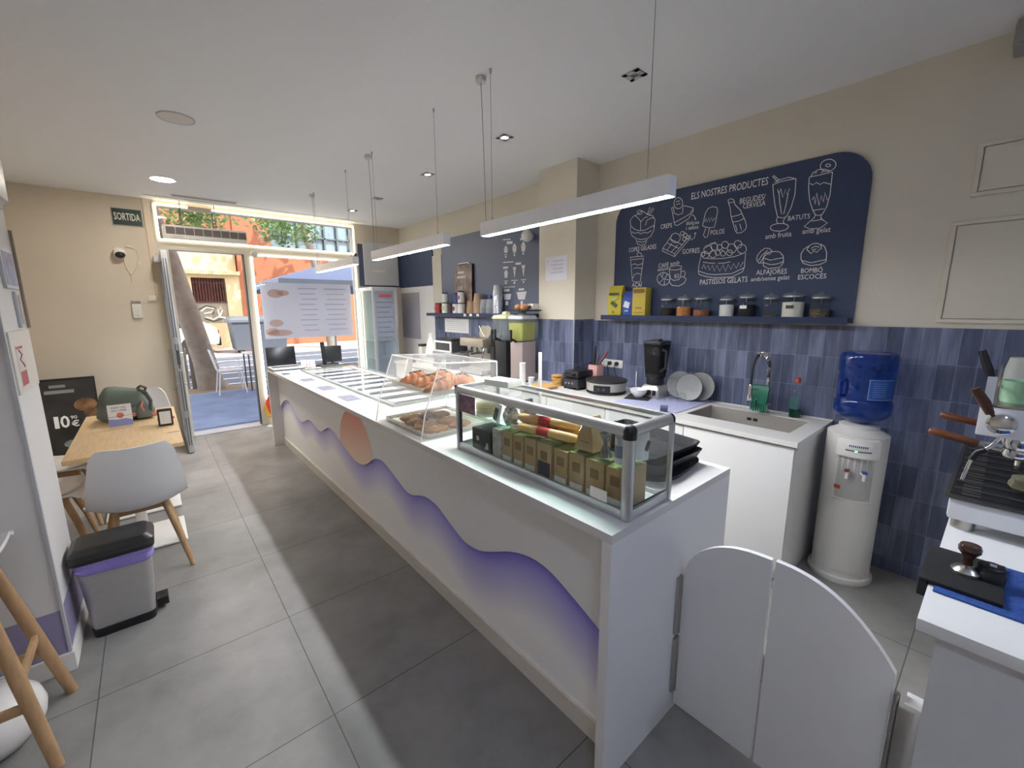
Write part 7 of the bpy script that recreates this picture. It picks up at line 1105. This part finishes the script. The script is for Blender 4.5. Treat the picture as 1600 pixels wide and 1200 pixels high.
b_.tube([(.75, yy, 1.55), (.95, yy, 1.70), (1.2, yy, 1.66), (1.1, yy, 1.5), (.85, yy, 1.45), (.9, yy, 1.3), (1.15, yy, 1.2), (1.4, yy, 1.35), (1.5, yy, 1.6), (1.35, yy, 1.62), (1.38, yy, 1.3), (1.6, yy, 1.25)], .035, 8); obj('graffiti', b_, M('#d8d3c8', .8), bd_)
b_ = MB(); b_.tube([(.68, yy-.002, 1.62), (.95, yy-.002, 1.78), (1.28, yy-.002, 1.70), (1.16, yy-.002, 1.44)], .018, 6); b_.tube([(.85, yy-.002, 1.25), (1.15, yy-.002, 1.12), (1.5, yy-.002, 1.25)], .016, 6); obj('graffiti_outline', b_, M('#3d3a38', .8), bd_)
# leaning plane tree by the pavement edge and a second crown
BARK = M('#8f8378', .9, noise=.2, scale=5, bump=.5); LEAF = M('#93b06c', .7, noise=.4, scale=3)
def crown(c, rad, n, seed, sz=.13):
    b = MB(); R_ = random.Random(seed)
    for i in range(n):
        q = Vector((R_.gauss(0, 1), R_.gauss(0, 1), R_.gauss(0, 1))).normalized()*(R_.random()**.45)
        p = Vector(c)+Vector((q.x*rad[0], q.y*rad[1], q.z*rad[2])); s_ = sz*R_.uniform(.6, 1.3); E_ = Euler((R_.uniform(-1, 1), R_.uniform(-1, 1), R_.uniform(0, 6.28))).to_matrix()
        b._f([b.bm.verts.new(p+E_@Vector((x*s_, y*s_, z*s_))) for x, y, z in ((-.5, 0, 0), (-.15, .32, .05), (.5, 0, -.04), (-.15, -.32, .05))])
    return b
tr = thing('plane_tree', 'leaning grey barked tree at the pavement edge seen through the door', 'tree', (-.14, 9.85, -.01))
obj('trunk', MB().tube([(-.10, 9.9, -.02), (-.14, 9.86, .12), (-.2, 9.82, .6), (-.36, 9.75, 1.5), (-.56, 9.66, 2.6), (-.85, 9.6, 3.8), (-1.2, 9.6, 5.0)], [.29, .235, .2, .185, .17, .15, .11], 18), BARK, tr)
b_ = MB()
for a, b__, rr in (((-.75, 9.62, 3.4), (.4, 10.2, 5.2), .07), ((-.95, 9.6, 4.2), (-2.4, 9.9, 5.6), .07), ((-1.2, 9.6, 5.0), (-1.0, 10.3, 6.8), .08), ((-.9, 9.6, 3.9), (-.6, 11, 5.5), .06)): b_.tube([a, Vector(a).lerp(Vector(b__), .5)+Vector((0, 0, .15)), b__], [rr, rr*.7, rr*.3], 8)
obj('branches', b_, BARK, tr)
o = obj('foliage', crown((-.9, 10.4, 6.0), (2.6, 1.9, 1.7), 2600, 5), LEAF, tr, smooth=None); o2 = obj('low_sprays', crown((.0, 10.8, 3.55), (.62, .6, .42), 520, 9, .12), LEAF, tr, smooth=None); obj('hanging_sprays', crown((1.85, 10.9, 3.55), (.8, .6, .45), 560, 10, .12), LEAF, tr, smooth=None)
t2 = thing('street_tree', 'leafy street tree across the road seen through the glazed strip', 'tree', (2.0, 17.8, 0)); obj('trunk', MB().tube([(4.9, 17.8, 0), (4.7, 17.8, 2.4), (4.2, 17.7, 4.5), (3.6, 17.6, 6)], [.2, .17, .14, .08], 12), BARK, t2); obj('foliage', crown((2.3, 17.2, 6.0), (1.9, 1.4, 1.5), 1700, 11, .2), LEAF, t2, smooth=None); obj('dapple_foliage', crown((5.0, 16.6, 7.8), (3.6, 1.6, 2.2), 330, 21, .42), LEAF, t2, smooth=None)  # upper crown is unseen, added to cast dappled shade on the orange wall
# cafe furniture outside
CW = M('#d9dde4', .4); oc = thing('terrace_chair', 'white metal terrace chair on the blue carpet by the tree', 'chair', (.12, 9.2, .004), 'white terrace chairs')
for sx in (-1, 1):
    for sy in (-1, 1): obj('leg', MB().rod((sx*.17, sy*.19, .44), (sx*.23, sy*.23, 0), .013, None, 8), CW, oc, world=False)
b_ = MB(); b_.box(-.2, .22, -.21, .21, .44, .46, .004); obj('seat', b_, CW, oc, world=False)
b_ = MB(); b_.obox((-.245, 0, .66), (.016, .42, .40), roty(-.22), .004); obj('backrest', b_, CW, oc, world=False)
for sy in (-1, 1): b_ = MB(); b_.tube([(-.24, sy*.22, .62), (-.05, sy*.235, .64), (.2, sy*.235, .63), (.215, sy*.225, .45)], .010, 8); obj('armrest', b_, CW, oc, world=False)
oc.location = (.12, 9.05, .0045); dup(oc, (.76, 8.6, .0045), PI*.5, 'white metal terrace chair half hidden behind the door frame')
ot = thing('terrace_table', 'small white terrace table on dark legs outside the door', 'table', (.8, 9.3, .004)); obj('top', MB().box(.42, 1.15, 8.95, 9.6, .725, .75, .003), CW, ot)
for x in (.46, 1.11):
    for y in (8.99, 9.56): obj('leg', MB().rod((x, y, .004), (x, y, .725), .014, None, 8), DGREY, ot)
gp = thing('tree_guard', 'grey steel guard posts and rails beside the leaning tree', 'tree guard', (-.55, 10.0, -.01)); b_ = MB(); b_.box(-.44, -.36, 10.05, 10.11, -.01, 1.0, .005); b_.box(-.95, -.87, 10.05, 10.11, -.01, 1.0, .005); obj('post', b_, M('#7c7a78', .6), gp); b_ = MB(); b_.box(-.87, -.44, 10.06, 10.1, .82, .9); b_.box(-.87, -.44, 10.06, 10.1, .22, .28); obj('rail', b_, M('#7c7a78', .6), gp)
struct('trim_13', MB().box(-.6, .75, 9.45, 10.1, -.0099, -.004), M('#8a7a68', .95, noise=.2, scale=9))
um = thing('terrace_parasol', 'large pale blue square parasol outside the shop window', 'parasol', (2.05, 8.55, .004)); ux, uy = 2.05, 8.62; UC = M('#a3aed6', .8)
b_ = MB(); ap = (ux, uy, 2.56); cs = [(ux-1.28, uy-1.28, 2.13), (ux+1.28, uy-1.28, 2.13), (ux+1.28, uy+1.28, 2.13), (ux-1.28, uy+1.28, 2.13)]; va = b_.bm.verts.new(ap); vc = [b_.bm.verts.new(c) for c in cs]; vd = [b_.bm.verts.new((ux+(c[0]-ux)*1.0, uy+(c[1]-uy)*1.0, 2.12)) for c in cs]
for k in range(4): b_._f((va, vc[k], vc[(k+1) % 4]))
obj('canopy', b_, UC, um, smooth=None)
b_ = MB()
for k in range(4):
    A, B = Vector(cs[k]), Vector(cs[(k+1) % 4]); P = [A.lerp(B, q/10) for q in range(11)]; top = [b_.bm.verts.new(p) for p in P]; bo = [b_.bm.verts.new(p-Vector((0, 0, .09+.11*abs(q-5)/5))) for q, p in enumerate(P)]
    for q in range(10): b_._f((top[q], top[q+1], bo[q+1], bo[q]))
obj('valance', b_, M('#a9b4cc', .8), um, smooth=None)
obj('pole', MB().rod((ux, uy, .05), (ux, uy, 2.6), .025, None, 12), M('#c8cacd', .4), um); obj('foot', MB().box(ux-.3, ux+.3, uy-.3, uy+.3, .004, .06, .01), M('#8a8c90', .7), um)
b_ = MB()
for k in range(4): b_.rod((ux, uy, 2.52), Vector(cs[k])-Vector((0, 0, .03)), .010, None, 6); b_.rod((ux, uy, 2.0), Vector((ux, uy, 2.52)).lerp(Vector(cs[k]), .5)-Vector((0, 0, .03)), .009, None, 6)
obj('ribs', b_, M('#b9bcc2', .5), um)
# waste container and parked car across the road
wc_ = thing('waste_container', 'large grey blue waste container at the far kerb', 'waste container', (2.15, 17.9, 0)); b_ = MB(); b_.loft([[(x, y, z) for x, y in ((2.25-hx, 18.1-hy), (2.25+hx, 18.1-hy), (2.25+hx, 18.1+hy), (2.25-hx, 18.1+hy))] for hx, hy, z in ((.84, .5, .12), (.92, .62, 1.15))]); obj('body', b_, M('#565b66', .6), wc_)
b_ = MB(); b_.loft([[(x, y, z) for x, y in ((2.25-hx, 18.1-hy), (2.25+hx, 18.1-hy), (2.25+hx, 18.1+hy), (2.25-hx, 18.1+hy))] for hx, hy, z in ((1.0, .67, 1.15), (1.0, .67, 1.24), (.85, .5, 1.36))]); obj('lid', b_, M('#646a74', .5), wc_)
for k, (x, y) in enumerate(((1.6, 17.75), (2.9, 17.75), (1.6, 18.45), (2.9, 18.45))): obj('wheel', MB().lathe([(.001, -.03), (.08, -.03), (.08, .03), (.001, .03)], (x, y, .08), 16, rotx(PI/2)), BLACK, wc_)
cr = thing('parked_car', 'white parked car with a dark bumper behind the leaning tree', 'car', (-.9, 19.0, -.0)); CWH = M('#dfe5ea', .25, coat=.6); zc = 0
def cs_(y): 
    q = abs(y); return [(-3.2, .35), (-3.25, .62), (-3.0, .80), (-2.2, .92), (-1.6, 1.38-.05*q), (-.4, 1.45-.05*q), (.45, 1.30-.05*q), (.95, .95), (1.02, .6), (.98, .35)]
rings = [[(x, 19.3+s_*.82*(1-.12*max(0, z-.9)), z) for x, z in cs_(s_)] for s_ in (-1, -.6, 0, .6, 1)]
b_ = MB(); b_.loft(rings); obj('body', b_, CWH, cr, smooth=50)
b_ = MB(); b_.prism([(-2.05, .95), (-1.55, 1.32), (-.4, 1.39), (.35, 1.25), (.6, .97)], XZ, 18.50, 18.52); obj('side_window', b_, M('#2b323a', .1), cr)
b_ = MB(); b_.box(.95, 1.06, 18.5, 20.1, .28, .62, .03); obj('bumper', b_, M('#22262c', .5), cr); b_ = MB(); b_.box(.93, 1.03, 18.55, 18.8, .72, .86, .02); obj('tail_lamp', b_, M('#8a2a2a', .3), cr)
for x in (-2.3, .15): obj('wheel', MB().lathe([(.001, -.1), (.2, -.1), (.31, -.09), (.33, -.04), (.33, .04), (.31, .09), (.001, .1)], (x, 18.56, .33), 26, rotx(PI/2)), M('#1c1d20', .6), cr)
